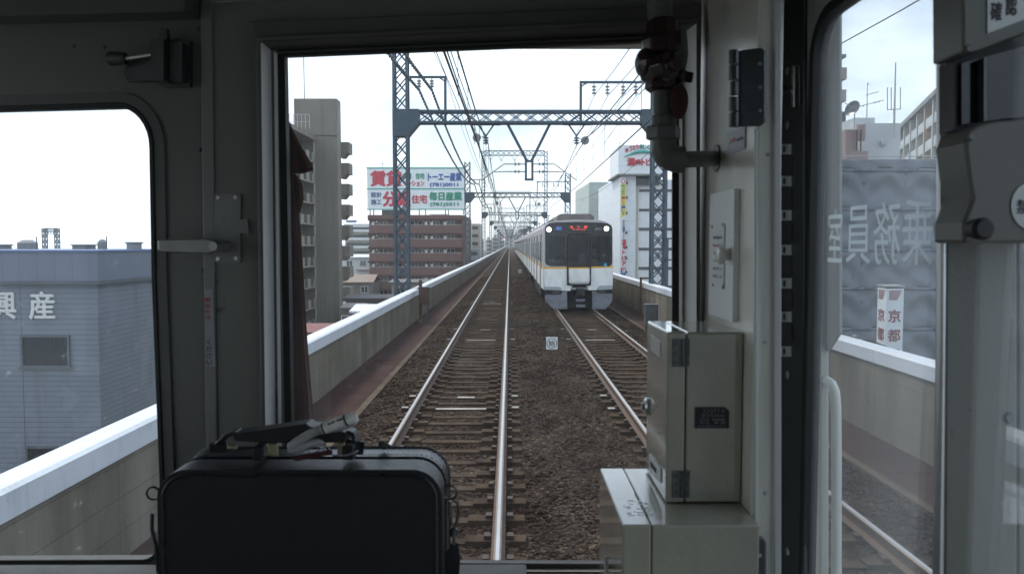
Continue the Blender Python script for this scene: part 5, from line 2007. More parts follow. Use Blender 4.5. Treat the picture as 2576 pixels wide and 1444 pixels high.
for i in range(26):
    Y = 205 + i * 16 + rb.uniform(-4, 4)
    x = -6.5 - rb.uniform(1, 12) - (Y - 200) * 0.03
    wd = rb.uniform(9, 18)
    city(x - wd, x, Y, rb.choice([1, 2.5, 4, 6, 8, 11]), 'small far building in the crowded row left of the track beyond the brown apartment block', 'far buildings left of the track')
for i in range(16):
    Y = 235 + i * 24 + rb.uniform(-4, 4)
    x = 9 + rb.uniform(0, 8)
    wd = rb.uniform(9, 16)
    city(x, x + wd, Y, rb.choice([3, 5, 8, 10]), 'small far building in the row beyond the train on the right', 'far buildings right of the track')
for (px0, px1, py, Y) in ((1272, 1292, 576, 1300), (1294, 1306, 590, 1150), (1250, 1262, 588, 1200), (1168, 1184, 563, 900)):
    a, b = at(px0, py, Y), at(px1, py, Y)
    city(a.x, b.x, Y, a.z, {1272: 'pale hazy high rise straight ahead above the far tracks', 1294: 'hazy block just right of the far track end', 1250: 'hazy block just left of the far track end', 1168: 'hazy high rise right of the brown apartment block'}[px0], None)

# ---- seen through the right side window
Y6 = 30.0
c7 = pxconv(2860, 640, 2.3286, Y6)
c8 = pxconv(2860, 100, 2.3286, Y6)
M['sheet'] = pm('sheet', (0.155, 0.172, 0.20), 0.75, 0, 0.10, 0.8)
M['sheet_pale'] = pm('sheet_pale', (0.42, 0.45, 0.48), 0.75, 0, 0.06, 0.8)


def draped(name, mat, parent, x0, x1, y, z0, z1, bay=1.55, rowh=1.5, seed=1, amp=0.13):
    """construction sheeting tied to a scaffold: rows that sag between the ties"""
    r = random.Random(seed)
    nx_, nz_ = max(4, int((x1 - x0) / 0.11)), max(4, int((z1 - z0) / 0.07))
    V_, F_ = [], []
    for j in range(nz_ + 1):
        z = z0 + (z1 - z0) * j / nz_
        row = (z - z0) / rowh
        fz = row - math.floor(row)
        for i in range(nx_ + 1):
            x = x0 + (x1 - x0) * i / nx_
            fx = ((x - x0) / bay) % 1.0
            tie = abs(fx - 0.5) * 2
            sag = amp * math.sin(9 * fz + 4.0 * (tie ** 2)) * (0.35 + 0.65 * (1 - tie)) * (0.4 + fz)
            fold = 0.7 * amp * (1 if fz > 0.95 else 0) + amp * 0.45 * math.sin(x * 5.1 + 3 * z) * math.sin(z * 3.3 + x)
            V_.append((x, y - sag - fold, z))
    for j in range(nz_):
        for i in range(nx_):
            a = j * (nx_ + 1) + i
            F_.append((a, a + 1, a + nx_ + 2, a + nx_ + 1))
    me = bpy.data.meshes.new(name)
    me.from_pydata(V_, [], F_)
    me.materials.append(mat)
    o = link(me, name, parent, True)
    md = o.modifiers.new('th', 'SOLIDIFY')
    md.thickness = 0.01
    return o


sb = thing('sheeted_scaffold', 'scaffold wrapped in grey sheeting behind the upright bank sign', 'scaffold', (14, Y6, GROUND))
x0, x1 = c7(20, 0)[0], c7(1250, 0)[0]
ztop = c8(0, 1060)[1]
draped('sheet', M['sheet'], sb, x0, x1, Y6, GROUND, ztop, seed=5)
wbox('inner_wall', M['dark_band'], sb, x0 + 0.1, x1 - 0.1, Y6 + 0.35, Y6 + 6, GROUND, ztop - 0.4)
po = MB()
for i in range(9):
    x = x0 + 0.2 + i * 1.55
    po.tube([(x, Y6 + 0.12, GROUND), (x, Y6 + 0.12, ztop + 0.35)], 0.025, 6)
po.tube([(x0, Y6 + 0.12, ztop + 0.12), (x1, Y6 + 0.12, ztop + 0.12)], 0.025, 6)
po.build('pole', M['rail_pale'], sb)

# bank sign pillar
Y7 = 20.0
cs = pxconv(3000, 980, 5.35, Y7)
bs = thing('bank_sign', 'white upright bank sign with maroon characters and stripes standing beyond the right parapet', 'sign', (cs(480, 0)[0], Y7, GROUND))
A = cs(478, 100)
B = cs(812, 100)
Cc = cs(312, 100)
zt = A[1]
# box seen on its near edge: right face looks at the viewer, left face turned to the track
nearx, ny = A[0], Y7 - 0.0
p0 = Vector((A[0], Y7, 0))
pr_ = Vector((B[0], Y7 + 0.02, 0))
pl_ = at((3000 + 312 / 5.35) / 1.38509, (980 + 100 / 5.35) / 1.38509, Y7 + 0.75)
pl = Vector((pl_.x, Y7 + 0.75, 0))
pb = pr_ + (pl - p0)
MB().plate(lambda a, b, d_: (a, b, d_), [(p0.x, p0.y), (pr_.x, pr_.y), (pb.x, pb.y), (pl.x, pl.y)], [], GROUND, zt - 0.05).build('body', pm('bank_white', (0.66, 0.69, 0.71), 0.4, 0, 0.03, 2), bs, bevel=0.012)
MB().plate(lambda a, b, d_: (a, b, d_), grow([(p0.x, p0.y), (pr_.x, pr_.y), (pb.x, pb.y), (pl.x, pl.y)], 0.025), [], zt - 0.02, zt + 0.02).build('top_cap', M['roof_grey'], bs)
M['bank_maroon'] = pm('bank_maroon', (0.20, 0.03, 0.04), 0.5, 0, 0.06, 4)
Ur = (pr_ - p0).normalized()
Wr = (pr_ - p0).length
Ul = (p0 - pl).normalized()
Wl = (p0 - pl).length
for (O_, U_, W_) in ((p0, Ur, Wr), (pl, Ul, Wl)):
    N_ = U_.cross(Vector((0, 0, 1)))
    if N_.dot(EYE - O_) < 0:
        N_ = -N_
    OO = O_ + N_ * 0.002
    zz = lambda cy: cs(0, cy)[1]
    ch = MB()
    for i in range(5):
        z1 = zz(178 + 37 * i)
        z0 = zz(200 + 37 * i)
        e = 0.88 - 0.055 * i
        P = lambda a, b, d_: OO + U_ * a + Vector((0, 0, 1)) * b + N_ * d_
        ch.plate(P, [(W_ * 0.15, z0), (W_ * (e - 0.04), z0), (W_ * e, z1), (W_ * 0.15, z1)], [], 0.0, 0.006)
    ch.build('stripe_emblem', M['bank_maroon'], bs)
    for i, c_ in enumerate('京都銀行'):
        z1, z0 = zz(535 + 362 * i), zz(765 + 362 * i)
        text(c_, M['bank_maroon'], bs, OO, U_, (0, 0, 1), W_ * 0.14, z0, W_ * 0.84, z1, depth=0.006, bold=0.022)

# service wires and insulators over the right parapet
t = thing('street_cable', 'dark cable with white insulators drooping just above the right parapet', 'cable', (7.5, 16, 1.5))
p = [at(2095, 845, 16), at(2140, 850, 16), at(2190, 858, 16), at(2225, 872, 16), at(2290, 905, 16), at(2360, 930, 16)]
MB().tube(p, 0.03, 6).build('cable', M['wire'], t)
MB().tube([q + Vector((0, 0.3, -0.1)) for q in p], 0.02, 6).build('lower_cable', M['wire'], t)
ins = MB()
for (x, y) in ((2118, 850), (2135, 856), (2150, 848), (2165, 858), (2180, 866), (2142, 868)):
    q = at(x, y, 15.8)
    ins.lathe(q, (1, 0, 0.2), [(-0.05, 0.02), (-0.03, 0.05), (0.03, 0.05), (0.05, 0.02)], 10)
ins.build('insulators', M['porcelain'], t)

# buildings behind the scaffold
c8b = pxconv(2860, 100, 2.3286, 60.0)
t = thing('white_stair_block', 'white windowless rooftop block in front of the long flats, carrying aerial masts', 'building', (c8b(510, 0)[0], 60, GROUND))
wbox('wall', M['plaster_white'], t, c8b(358, 0)[0], c8b(668, 0)[0], 60, 70, GROUND, c8b(0, 768)[1])
wbox('roof_room', M['plaster_white'], t, c8b(385, 0)[0], c8b(556, 0)[0], 62, 68, c8b(0, 768)[1], c8b(0, 690)[1])
wbox('vent_hood', M['rail_pale'], t, c8b(498, 0)[0], c8b(542, 0)[0], 59.7, 59.998, c8b(0, 950)[1], c8b(0, 915)[1])
c8c = pxconv(2860, 100, 2.3286, 58.0)
M['pink_wall'] = pm('pink_wall', (0.33, 0.24, 0.22), 0.9, 0, 0.1, 0.6)
t = thing('pink_building', 'pinkish stepped building with pipes beside the white rooftop block', 'building', (c8c(280, 0)[0], 58, GROUND))
wbox('wall', M['pink_wall'], t, c8c(222, 0)[0], c8c(318, 0)[0], 58, 64, GROUND, c8c(0, 820)[1])
wbox('upper_step', M['pink_wall'], t, c8c(308, 0)[0], c8c(362, 0)[0], 57.6, 57.998, c8c(0, 915)[1], c8c(0, 785)[1])
wbox('lower_step', M['pink_wall'], t, c8c(190, 0)[0], c8c(365, 0)[0], 57.2, 57.59, GROUND, c8c(0, 1005)[1])
for q in (290, 322):
    MB().tube([(c8c(q, 0)[0], 57.5, c8c(0, 1010)[1]), (c8c(q, 0)[0], 57.5, c8c(0, 830)[1])], 0.05, 6).build('pipe', M['valve_red'], t)
t = thing('satellite_dish', 'satellite dish on a thin pole above the pinkish building', 'dish', (c8c(280, 0)[0], 57.8, c8c(0, 820)[1]))
q = c8c(280, 0)[0]
MB().tube([(q, 57.8, c8c(0, 830)[1]), (q, 57.8, c8c(0, 660)[1])], 0.04, 6).build('pole', M['rail_pale'], t)
d0 = Vector((c8c(264, 0)[0], 57.7, c8c(0, 660)[1]))
MB().lathe(d0, (-0.8, -0.5, 0.35), [(0.0, 0.02), (0.02, 0.3), (0.08, 0.52), (0.14, 0.6), (0.12, 0.58), (0.04, 0.3)], 20).build('reflector', M['dark_steel'], t)
MB().tube([d0, d0 + Vector((-0.8, -0.5, 0.35)), d0 + Vector((-0.85, -0.5, 0.3))], 0.03, 6).build('feed_arm', M['rail_pale'], t)


def aerial(label, cx_, ybase, ytop, arms, Y=63.0, r_=0.05):
    cc = pxconv(2860, 100, 2.3286, Y)
    t = thing('aerial', label, 'aerial', (cc(cx_, 0)[0], Y, cc(0, ybase)[1]))
    x = cc(cx_, 0)[0]
    MB().tube([(x, Y, cc(0, ybase)[1]), (x, Y, cc(0, ytop)[1])], [r_, r_ * 0.5], 6).build('mast', M['rail_pale'], t)
    mb = MB()
    for (xa, ya, xb, yb) in arms:
        a, b = cc(xa, ya), cc(xb, yb)
        mb.bar((a[0], Y, a[1]), (b[0], Y, b[1]), 0.06)
    mb.build('elements', M['rail_pale'], t)


aerial('television aerial with two slanted arms on the white rooftop block', 390, 770, 438, [(318, 632, 510, 582), (365, 542, 468, 514), (375, 466, 390, 446), (345, 636, 350, 622), (440, 612, 442, 594), (470, 604, 472, 588)])
aerial('tall cluster aerial with upright rods on the white rooftop block', 615, 880, 275, [(540, 480, 540, 660), (571, 478, 571, 655), (645, 478, 645, 658), (538, 660, 648, 655), (592, 660, 592, 768)], 59.5, 0.09)

# long flats with balconies, receding to the left
t = thing('long_flats', 'long block of balcony flats with an orange pillar on the right', 'building', (60, 110, GROUND))
e0 = at((2860 + 600 / 2.3286) / 1.38509, (100 + 760 / 2.3286) / 1.38509, 130)
e1 = at((2860 + 980 / 2.3286) / 1.38509, (100 + 595 / 2.3286) / 1.38509, 92)
zf = e0.z
q1 = Vector((e1.x, e1.y, 0))
q0 = Vector((e0.x, e0.y, 0))
dv = (q0 - q1)
Lf = dv.length
dv.normalize()
nv = Vector((-dv.y, dv.x, 0))
if nv.dot(EYE - q0) < 0:
    nv = -nv
zf = (e0.z + e1.z) / 2
PF = lambda a, b, d_: q1 + dv * a + Vector((0, 0, b)) + nv * d_
a0 = -25
M['flat_cream'] = pm('flat_cream', (0.50, 0.49, 0.46), 0.85, 0, 0.08, 0.4)
M['flat_orange'] = pm('flat_orange', (0.50, 0.36, 0.26), 0.85, 0, 0.06, 0.4)
M['flat_panel'] = lined('flat_panel', (0.44, 0.48, 0.48), 1.4, 0.75, 0.06, 'XY', 0.5, 0.05)
MB().plate(PF, [(a0, GROUND), (Lf, GROUND), (Lf, zf - 0.6), (a0, zf - 0.6)], [], -9, -1.6).build('wall', M['flat_cream'], t)
MB().plate(PF, [(a0 - 0.3, zf - 0.59), (Lf + 0.3, zf - 0.59), (Lf + 0.3, zf), (a0 - 0.3, zf)], [], -9.3, 0.5).build('roof', M['roof_grey'], t)
for k in range(7):
    z0 = zf - 0.6 - 2.85 * (k + 1)
    fl = MB().plate(PF, [(a0, z0 - 0.12), (Lf, z0 - 0.12), (Lf, z0 + 0.1), (a0, z0 + 0.1)], [], -1.6, 0.05).build('balcony_floor', M['flat_cream'], t)
    MB().plate(PF, [(a0, z0 + 0.15), (Lf, z0 + 0.15), (Lf, z0 + 1.15), (a0, z0 + 1.15)], [], -0.02, 0.03).build('balcony_panel', M['flat_panel'], fl)
    for i in range(10):
        s0 = a0 + 1.5 + i * (Lf - a0) / 10
        MB().plate(PF, [(s0, z0 + 0.1), (s0 + 3.0, z0 + 0.1), (s0 + 3.0, z0 + 2.2), (s0, z0 + 2.2)], [], -1.62, -1.55).build('window', M['win_dark'], fl)
for i in range(12):
    s0 = a0 + i * (Lf - a0) / 11
    near_or = abs(s0 - 9.5) < (Lf - a0) / 22
    MB().plate(PF, [(s0 - 0.3, GROUND), (s0 + 0.3, GROUND), (s0 + 0.3, zf - 0.6), (s0 - 0.3, zf - 0.6)], [], -1.6, 0.18).build('pillar', M['flat_orange'] if near_or else M['flat_cream'], t)

# edge of a balcony tower at the left of that window
Y8 = 70.0
c8d = pxconv(2860, 100, 2.3286, Y8)
t = thing('balcony_tower', 'grey tower whose stacked balconies show at the left edge of the side window', 'building', (c8d(100, 0)[0], Y8, GROUND))
wbox('wall', M['plaster'], t, c8d(-60, 0)[0], c8d(150, 0)[0], Y8, Y8 + 8, GROUND, c8d(0, 225)[1])
wbox('roof_slab', M['roof_grey'], t, c8d(-60, 0)[0], c8d(193, 0)[0], Y8 - 0.5, Y8 + 8, c8d(0, 245)[1], c8d(0, 220)[1])
k = 0
for q in range(325, 1700, 178):
    wbox('balcony', M['dark_band'] if 600 < q < 1200 else M['plaster'], t, c8d(150, 0)[0] + 0.002, c8d(204, 0)[0], Y8 - 0.4, Y8 + 2, c8d(0, q + 95)[1], c8d(0, q)[1])

# =================================================================== THE CAB
F = Frame((0, 1.4, 2.67), (1, -0.13, 0))
F.n = Vector((-0.13, -1, 0)).normalized()
FP_ = lambda a, b, d_: F.pt(a, b, d_)


def f_at(x, y, d):
    """point seen at (x, y) on the plane lying d in front of the front wall"""
    q = Frame(F.o + F.n * d, F.u)
    q.n = F.n
    a, b = q.px(x, y)
    return q.pt(a, b)
fx = lambda pts: [F.px(*p) for p in pts]
cab = thing('train_cab', 'dim grey painted driving cab interior framing the view ahead', 'train cab', (-0.85, 0.0, 1.1))
NEARP = lambda x0, y0, x1, y1: [F.px(x0, y0), F.px(x1, y0), F.px(x1, y1), F.px(x0, y1)]


def fpoly(name, mat, parent, pts, d0, d1, holes=(), **k):
    return MB().plate(FP_, fx(pts), [fx(h) for h in holes], d0, d1).build(name, mat, parent, **k)


# left window outline
lwin = [(-820, 300), (300, 268)]
for k in range(1, 9):
    a = R(90 * k / 8)
    lwin.append((300 + 84 * math.sin(a), 268 + 105 * (1 - math.cos(a))))
lwin += [(390, 700), (404, 1060), (414, 1330)]
for k in range(1, 7):
    a = R(90 * k / 6)
    lwin.append((414 - 48 * (1 - math.cos(a)), 1330 + 76 * math.sin(a)))
lwin += [(-820, 1412)]
LW = fx(lwin)
dopen = [(541, -330), (1758, -330), (1758, 2000), (541, 2000)]
DO = fx(dopen)
pa, pb_ = F.px(-1150, 0)[0], F.px(1968, 0)[0]
outer = [(pa, -1.6), (pb_, -1.6), (pb_, 0.47), (pa, 0.47)]
dl, dr2 = F.px(541, 700)[0], F.px(1758, 700)[0]
outer2 = [(pa, -1.6), (dl, -1.6), (dl, 0.47), (pa, 0.47)]
MB().plate(FP_, outer2, [grow(LW, 0.005)], -0.02, 0.0).build('front_wall', M['front_paint_shaded'], cab)
XK, YK = 0.33, 1.058
MB().box(XK, 0.50, YK + 0.28, YK + 0.33, 1.07, 3.14).build('front_wall', M['cab_paint'], cab)
E_ = Frame((0, YK, 2.67), (1, 0, 0))
EP = lambda a, b, d_: E_.pt(a, b, d_)
ex = lambda pts: [E_.px(*p) for p in pts]
K = Frame((XK, 0, 2.67), (0, -1, 0))
K.n = Vector((-1, 0, 0))
KP = lambda a, b, d_: K.pt(a, b, d_)
kx = lambda pts: [K.px(*p) for p in pts]
MB().box(XK, E_.at(1961, 700).x, YK, YK + 0.279, 1.07, 3.14).build('partition_post', M['partition_paint_lit'], cab, bevel=0.0025)
gk = MB().plate(FP_, grow(LW, 0.006), [grow(LW, -0.003)], -0.016, 0.008)
lg = gk.build('window_gasket', M['rubber'], cab, bevel=0.003)
MB().plate(FP_, grow(LW, 0.026), [grow(LW, 0.0062)], -0.001, 0.005).build('window_rim', M['cab_paint_dark'], cab, bevel=0.002)
MB().plate(FP_, grow(LW, 0.004), [], -0.012, -0.007).build('window_pane', M['glass_left'], lg)
# sill under the left window with screws
sill = fpoly('window_sill', M['aluminium'], cab, [(-820, 1432), (395, 1424), (412, 1444), (412, 1500), (-820, 1510)], 0.0055, 0.02, bevel=0.003)
scr = MB()
for x in (145, 422 * 1 - 0, 30, 260):
    if x > 400:
        continue
    p = F.at(x, 1438, 0.02)
    scr.lathe(p, F.n, [(0, 0.004), (0.002, 0.0035)], 10)
scr.build('screws', M['dark_steel'], sill)
# jamb strip between the window panel and the door
jb = fpoly('jamb_strip', M['dull_steel'], cab, [(509, -60), (540, -60), (556, 1500), (529, 1500)], 0.0, 0.010, bevel=0.002)
lbl = fpoly('notice_strip', M['sticker'], jb, [(522, 726), (543, 726), (549, 920), (528, 920)], 0.0101, 0.0112)
U_ = F.u
pV = (F.at(534, 730) - F.at(541, 915)).normalized()
a = F.at(528, 915, 0.0115)
text('ください', M['ink'], lbl, a, pV.cross(F.n) * 1.0, pV, 0.0, 0.0, 0.012, 0.048, depth=0.0004, vertical=True)
text('開扉中は', M['ink_red'], lbl, a, pV.cross(F.n) * 1.0, pV, 0.0, 0.085, 0.012, 0.125, depth=0.0004, vertical=True)
# header beams
hb = MB()
hb.plate(FP_, fx([(-1150, 92), (506, 52), (506, -330), (-1150, -330)]), [], 0.002, 0.055)
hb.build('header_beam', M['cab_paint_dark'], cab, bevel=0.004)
for x, y in ((185, 117), (262, 119), (500, 74), (503, 378), (510, 682)):
    p = F.at(x, y, 0.0)
    MB().lathe(p, F.n, [(0, 0.0045), (0.002, 0.003)], 10).build('screw', M['dark_steel'], cab)

# ---- emergency door in the middle
dw = [(718, 143), (1692, 104), (1692, 1416), (742, 1412)]
DW = fx(dw)
ed = thing('emergency_door', 'grey painted gangway door with a big window facing the tracks', 'door', tuple(F.at(1200, 1440)))
dl2, dr3 = F.px(545, 700)[0], F.px(1756, 700)[0]
MB().plate(FP_, [(dl2, -1.5), (dr3, -1.5), (dr3, 0.44), (dl2, 0.44)], [grow(DW, 0.012)], -0.010, 0.006).build('panel', M['door_paint_shaded'], ed, bevel=0.002)
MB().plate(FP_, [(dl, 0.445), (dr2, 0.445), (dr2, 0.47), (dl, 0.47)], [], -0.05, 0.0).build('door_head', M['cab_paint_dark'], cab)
# window frame: aluminium ring, groove, inner ring, gasket
def reveal(name, near, far, dn, df, mat, th=0.006, sides=(1, 2, 3)):
    """sloping frame moulding: one edge proud of the door, the other sunk towards the pane"""
    mb = MB()
    n_ = len(near)
    for i in sides:
        j = (i + 1) % n_
        a_, b_, c_, d_ = f_at(*near[i], dn), f_at(*near[j], dn), f_at(*far[j], df), f_at(*far[i], df)
        k_ = F.n * th
        mb.quadbox([a_ - k_, b_ - k_, c_ - k_, d_ - k_, a_, b_, c_, d_])
    return mb.build(name, mat, ed)


reveal('window_frame_head', [(656, 106), (1752, 60), (1752, 1462), (672, 1462)], [(682, 127), (1720, 84), (1720, 1442), (698, 1440)], 0.040, 0.006, M['cab_paint_dark'], sides=(0,))  # down-facing frame and bead heads have their shade painted in
reveal('window_bead_head', [(689, 131), (1716, 89), (1716, 1437), (704, 1434)], [(704, 139), (1702, 98), (1702, 1426), (720, 1424)], 0.014, 0.0, M['cab_paint_dark'], 0.003, sides=(0,))
reveal('window_frame', [(656, 106), (1752, 60), (1752, 1462), (672, 1462)], [(682, 127), (1720, 84), (1720, 1442), (698, 1440)], 0.040, 0.006, M['frame_alu'])
reveal('window_bead', [(689, 131), (1716, 89), (1716, 1437), (704, 1434)], [(704, 139), (1702, 98), (1702, 1426), (720, 1424)], 0.014, 0.0, M['frame_alu'], 0.003)
f2 = lambda x, y: ((f_at(x, y, 0.038) - F.o).dot(F.u), (f_at(x, y, 0.038) - F.o).dot(F.v))
MB().plate(FP_, [f2(*q) for q in ((642, 92), (1762, 44), (1762, 1475), (660, 1475))], [[f2(*q) for q in ((655, 105), (1752, 59), (1752, 1463), (671, 1463))]], 0.0065, 0.038).build('frame_rim', M['cab_paint_dark'], ed, bevel=0.003)
dgk = MB().plate(FP_, grow(DW, 0.0125), [grow(DW, -0.001)], -0.009, 0.0062).build('window_gasket', M['rubber'], ed)
MB().plate(FP_, grow(DW, 0.008), [], -0.007, -0.002).build('window_pane', M['glass_front'], dgk)
# dark header strip over the window
fpoly('window_header', M['cab_paint_dark'], ed, [(640, 62), (1760, 20), (1760, 56), (650, 102)], 0.0065, 0.022, bevel=0.003)
sc_ = MB()
for (x, y) in ((678, 578), (690, 1003), (672, 160)):
    sc_.lathe(F.at(x, y, 0.018), F.n, [(0, 0.0035), (0.0015, 0.003)], 8)
sc_.build('screws', M['bright_steel'], ed)
# lever handle
hp = MB().plate(FP_, fx(rrect(546, 488, 612, 662, 9)), [], 0.0065, 0.011).build('handle_plate', M['dull_steel'], ed, bevel=0.0015)
sc_ = MB()
for (x, y) in ((556, 499), (599, 498), (556, 651), (601, 650)):
    sc_.lathe(F.at(x, y, 0.011), F.n, [(0, 0.0045), (0.0015, 0.004)], 10)
sc_.build('screws', M['bright_steel'], hp)
MB().plate(FP_, fx([(548, 546), (572, 545), (570, 560), (550, 562)]), [], 0.0112, 0.0118).build('worn_sticker', M['dull_steel'], hp)
MB().plate(FP_, fx([(597, 552), (630, 552), (634, 590), (600, 584)]), [], 0.0112, 0.0118).build('worn_sticker', M['dull_steel'], hp)
lv = MB()
lv.plate(FP_, fx([(438, 606), (445, 603), (560, 601), (578, 606), (584, 618), (578, 632), (560, 638), (545, 637), (450, 634), (439, 630)]), [], 0.042, 0.056)
lv.build('lever', M['lever_metal'], ed, bevel=0.005)
MB().lathe(F.at(574, 620, 0.011), F.n, [(0, 0.011), (0.03, 0.010), (0.046, 0.008)], 16).build('lever_spindle', M['steel'], ed)
# top latch
la = MB()
la.plate(FP_, fx(rrect(411, 104, 486, 222, 6)), [], 0.0005, 0.012)
la.plate(FP_, fx(rrect(414, 112, 446, 216, 5)), [], 0.012, 0.045)
la.plate(FP_, fx(rrect(450, 116, 482, 214, 5)), [], 0.012, 0.032)
la.plate(FP_, fx(rrect(424, 82, 442, 140, 3)), [], 0.018, 0.030)
lt = thing('door_latch', 'dark steel sliding latch with a round knob above the left window corner', 'latch', tuple(F.at(440, 215)))
la.build('lock_body', M['dark_steel'], lt, bevel=0.003)
MB().lathe(F.at(341, 157, 0.03), -F.u, [(0, 0.010), (0.012, 0.012), (0.03, 0.013), (0.036, 0.009)], 16).build('knob', M['dark_steel'], lt)
MB().tube([F.at(342, 157, 0.03), F.at(412, 147, 0.03)], 0.004, 8).build('bolt', M['steel'], lt)
kb = MB().plate(FP_, fx([(322, 196), (330, 165), (352, 150), (394, 152), (394, 208), (330, 210)]), [], 0.0005, 0.016)
kb.build('keeper', M['dark_steel'], lt, bevel=0.002)

# hinges on the door's right edge
def hinge(label, y0, y1):
    t = thing('leaf_hinge', label, 'hinge', tuple(E_.at(1880, y1)))
    MB().plate(EP, ex([(1852, y0 + 4), (1912, y0 - 2), (1922, y0 + 8), (1922, y1 - 12), (1908, y1 - 2), (1852, y1)]), [], 0.001, 0.012).build('leaf', M['dark_steel'], t, bevel=0.003)
    h = (y1 - y0) / 5.0
    for i in range(5):
        a, b = E_.at(1838, y0 + 6 + h * i, 0.014), E_.at(1838, y0 + 3 + h * (i + 1), 0.014)
        r_ = 0.0052 if i == 2 else 0.0066
        MB().lathe(a, (b - a), [(0, r_), ((b - a).length - 0.001, r_)], 18).build('knuckle', M['dark_steel'], t, smooth=True)
    for q in (0.2, 0.5, 0.8):
        MB().lathe(E_.at(1904, y0 + (y1 - y0) * q, 0.012), E_.n, [(0, 0.0028), (0.0015, 0.002)], 10).build('screw', M['steel'], t)
    for i in (0, 1, 3, 4):
        p_, q_ = E_.px(1840, y0 + 8 + h * i), E_.px(1854, y0 + 1 + h * (i + 1))
        MB().plate(EP, [p_, (q_[0], p_[1]), q_, (p_[0], q_[1])], [], 0.004, 0.0095).build('tongue', M['dark_steel'], t)
    return t


hinge('dark steel hinge at the upper right beside the pipe valve', 128, 322)
hinge('dark steel hinge at the bottom right beside the lower metal box', 1345, 1560)
# small notice under the upper hinge
np_ = tag(MB().plate(KP, kx([(1832, 334), (1878, 318), (1876, 374), (1832, 394)]), [], 0.0005, 0.0018).build('notice_plate', M['sticker']), 'small grey notice plate under the upper hinge', 'notice')
(a0, b0), (a1, b1) = K.px(1838, 364), K.px(1854, 344)
text('注意', M['ink_red'], np_, K.o + K.n * 0.002, K.u, (0, 0, 1), a0, b0, a1, b1, depth=0.0003)
(a0, b0), (a1, b1) = K.px(1857, 358), K.px(1874, 342)
text('取扱', M['ink'], np_, K.o + K.n * 0.002, K.u, (0, 0, 1), a0, b0, a1, b1, depth=0.0003)
for (x, y) in ((1932, 390), (1925, 860), (1925, 1240), (1924, 1385)):
    MB().lathe(E_.at(x, y, 0.0), E_.n, [(0, 0.003), (0.0015, 0.002)], 10).build('screw', M['steel'], cab)

# ---- white flat case with notice and knob on the door's hinge stile (tilted towards the window)
wc = thing('emergency_cock_case', 'flat white case with a round knob and a notice, above the metal boxes', 'case', tuple(K.at(1820, 800)))
W = Frame((XK - 0.0085, 0, 2.67), (0, -1, 0))
W.n = Vector((-1, 0, 0))
wp = lambda pts: [W.px(*p) for p in pts]
WP = lambda a, b, d_: W.pt(a, b, d_)
ya_, yb_ = W.px(1784, 640)[0], W.px(1845, 640)[0]
zt_, zb_ = W.px(1845, 475)[1], W.px(1848, 812)[1]
MB().plate(WP, rrect(ya_, zb_, yb_, zt_, 0.004), [], -0.0080, 0.0).build('case', M['white_paint'], wc, bevel=0.001)
pl_ = MB().plate(WP, rrect(W.px(1792, 640)[0], W.px(1823, 727)[1], W.px(1824, 640)[0], W.px(1823, 562)[1], 0.004), [], 0.0004, 0.002).build('notice', M['paper'], wc)
n = MB()
for (x, y) in ((1795, 571), (1821, 566), (1797, 717), (1822, 722)):
    n.lathe(W.at(x, y, 0.002), W.n, [(0, 0.003), (0.0015, 0.002)], 8)
n.build('rivets', M['steel'], pl_)
for i, (s, mt) in enumerate((('非常用の', 'ink'), ('時は必ず', 'ink_red'), ('下へ引き', 'ink'), ('この箱を', 'ink'), ('必ず手で', 'ink'), ('戻すこと', 'ink'))):
    y = 594 + 19.5 * i
    a = (W.px(1797, y)[0], W.px(1810, y + 8)[1])
    b = (W.px(1820, y)[0], W.px(1810, y)[1])
    text(s, M[mt], pl_, W.o + W.n * 0.0021, W.u, (0, 0, 1), a[0], a[1], b[0], b[1], depth=0.0003)
MB().lathe(W.at(1836, 641, 0.0), W.n, [(0, 0.009), (0.004, 0.0085), (0.007, 0.008), (0.009, 0.013), (0.014, 0.0145), (0.018, 0.011), (0.019, 0.003)], 18).build('knob', M['pale_plastic'], wc)

# ---- pipe with the red valve
PY = 1.2
PX = lambda x, y, dy=0.0: at(x, y, PY + dy)
vt = thing('brake_pipe_valve', 'dark red brake valve and grey pipe hanging at the right edge of the door window', 'valve', tuple(PX(1668, 420)))
gp = MB()
MB().tube([PX(1658, -120), PX(1660, 60)], 0.0185, 18).build('upper_pipe', M['pipe_grey'], vt, smooth=True)
MB().tube([PX(1668, 225), PX(1669, 330)], 0.0165, 18).build('lower_pipe', M['pipe_grey'], vt, smooth=True)
el = [PX(1669, 345), PX(1669, 372)]
for k in range(1, 8):
    a = R(90 * k / 8)
    el.append(PX(1669 + 42 * (1 - math.cos(a)), 372 + 30 * math.sin(a)))
el += [PX(1720, 402)]
gp.tube(el, [0.019] * 4 + [0.020] * (len(el) - 4), 18)
gp.build('pipe', M['pipe_grey'], vt, smooth=True)
pk = K.at(1805, 399)
MB().tube([PX(1700, 402), PX(1716, 402), Vector((XK, pk.y, pk.z))], 0.0125, 16).build('branch_pipe', M['pipe_grey'], vt, smooth=True)
fl = MB()
fl.lathe(Vector((XK - 0.004, pk.y, pk.z)), (1, 0, 0), [(0, 0.020), (0.001, 0.0215), (0.0035, 0.0215)], 26)
fl.build('wall_flange', M['pipe_grey'], vt, smooth=True)
nu = MB()
nu.lathe(PX(1668, 353), (0.0, 0, 1), [(0, 0.024), (0.002, 0.0265), (0.018, 0.0265), (0.021, 0.024)], 6)
nu.lathe(PX(1669, 316), (0.0, 0, 1), [(-0.012, 0.020), (0.014, 0.020)], 18)
nu.build('union_nut', M['pipe_grey'], vt, bevel=0.0015)
rv = MB()
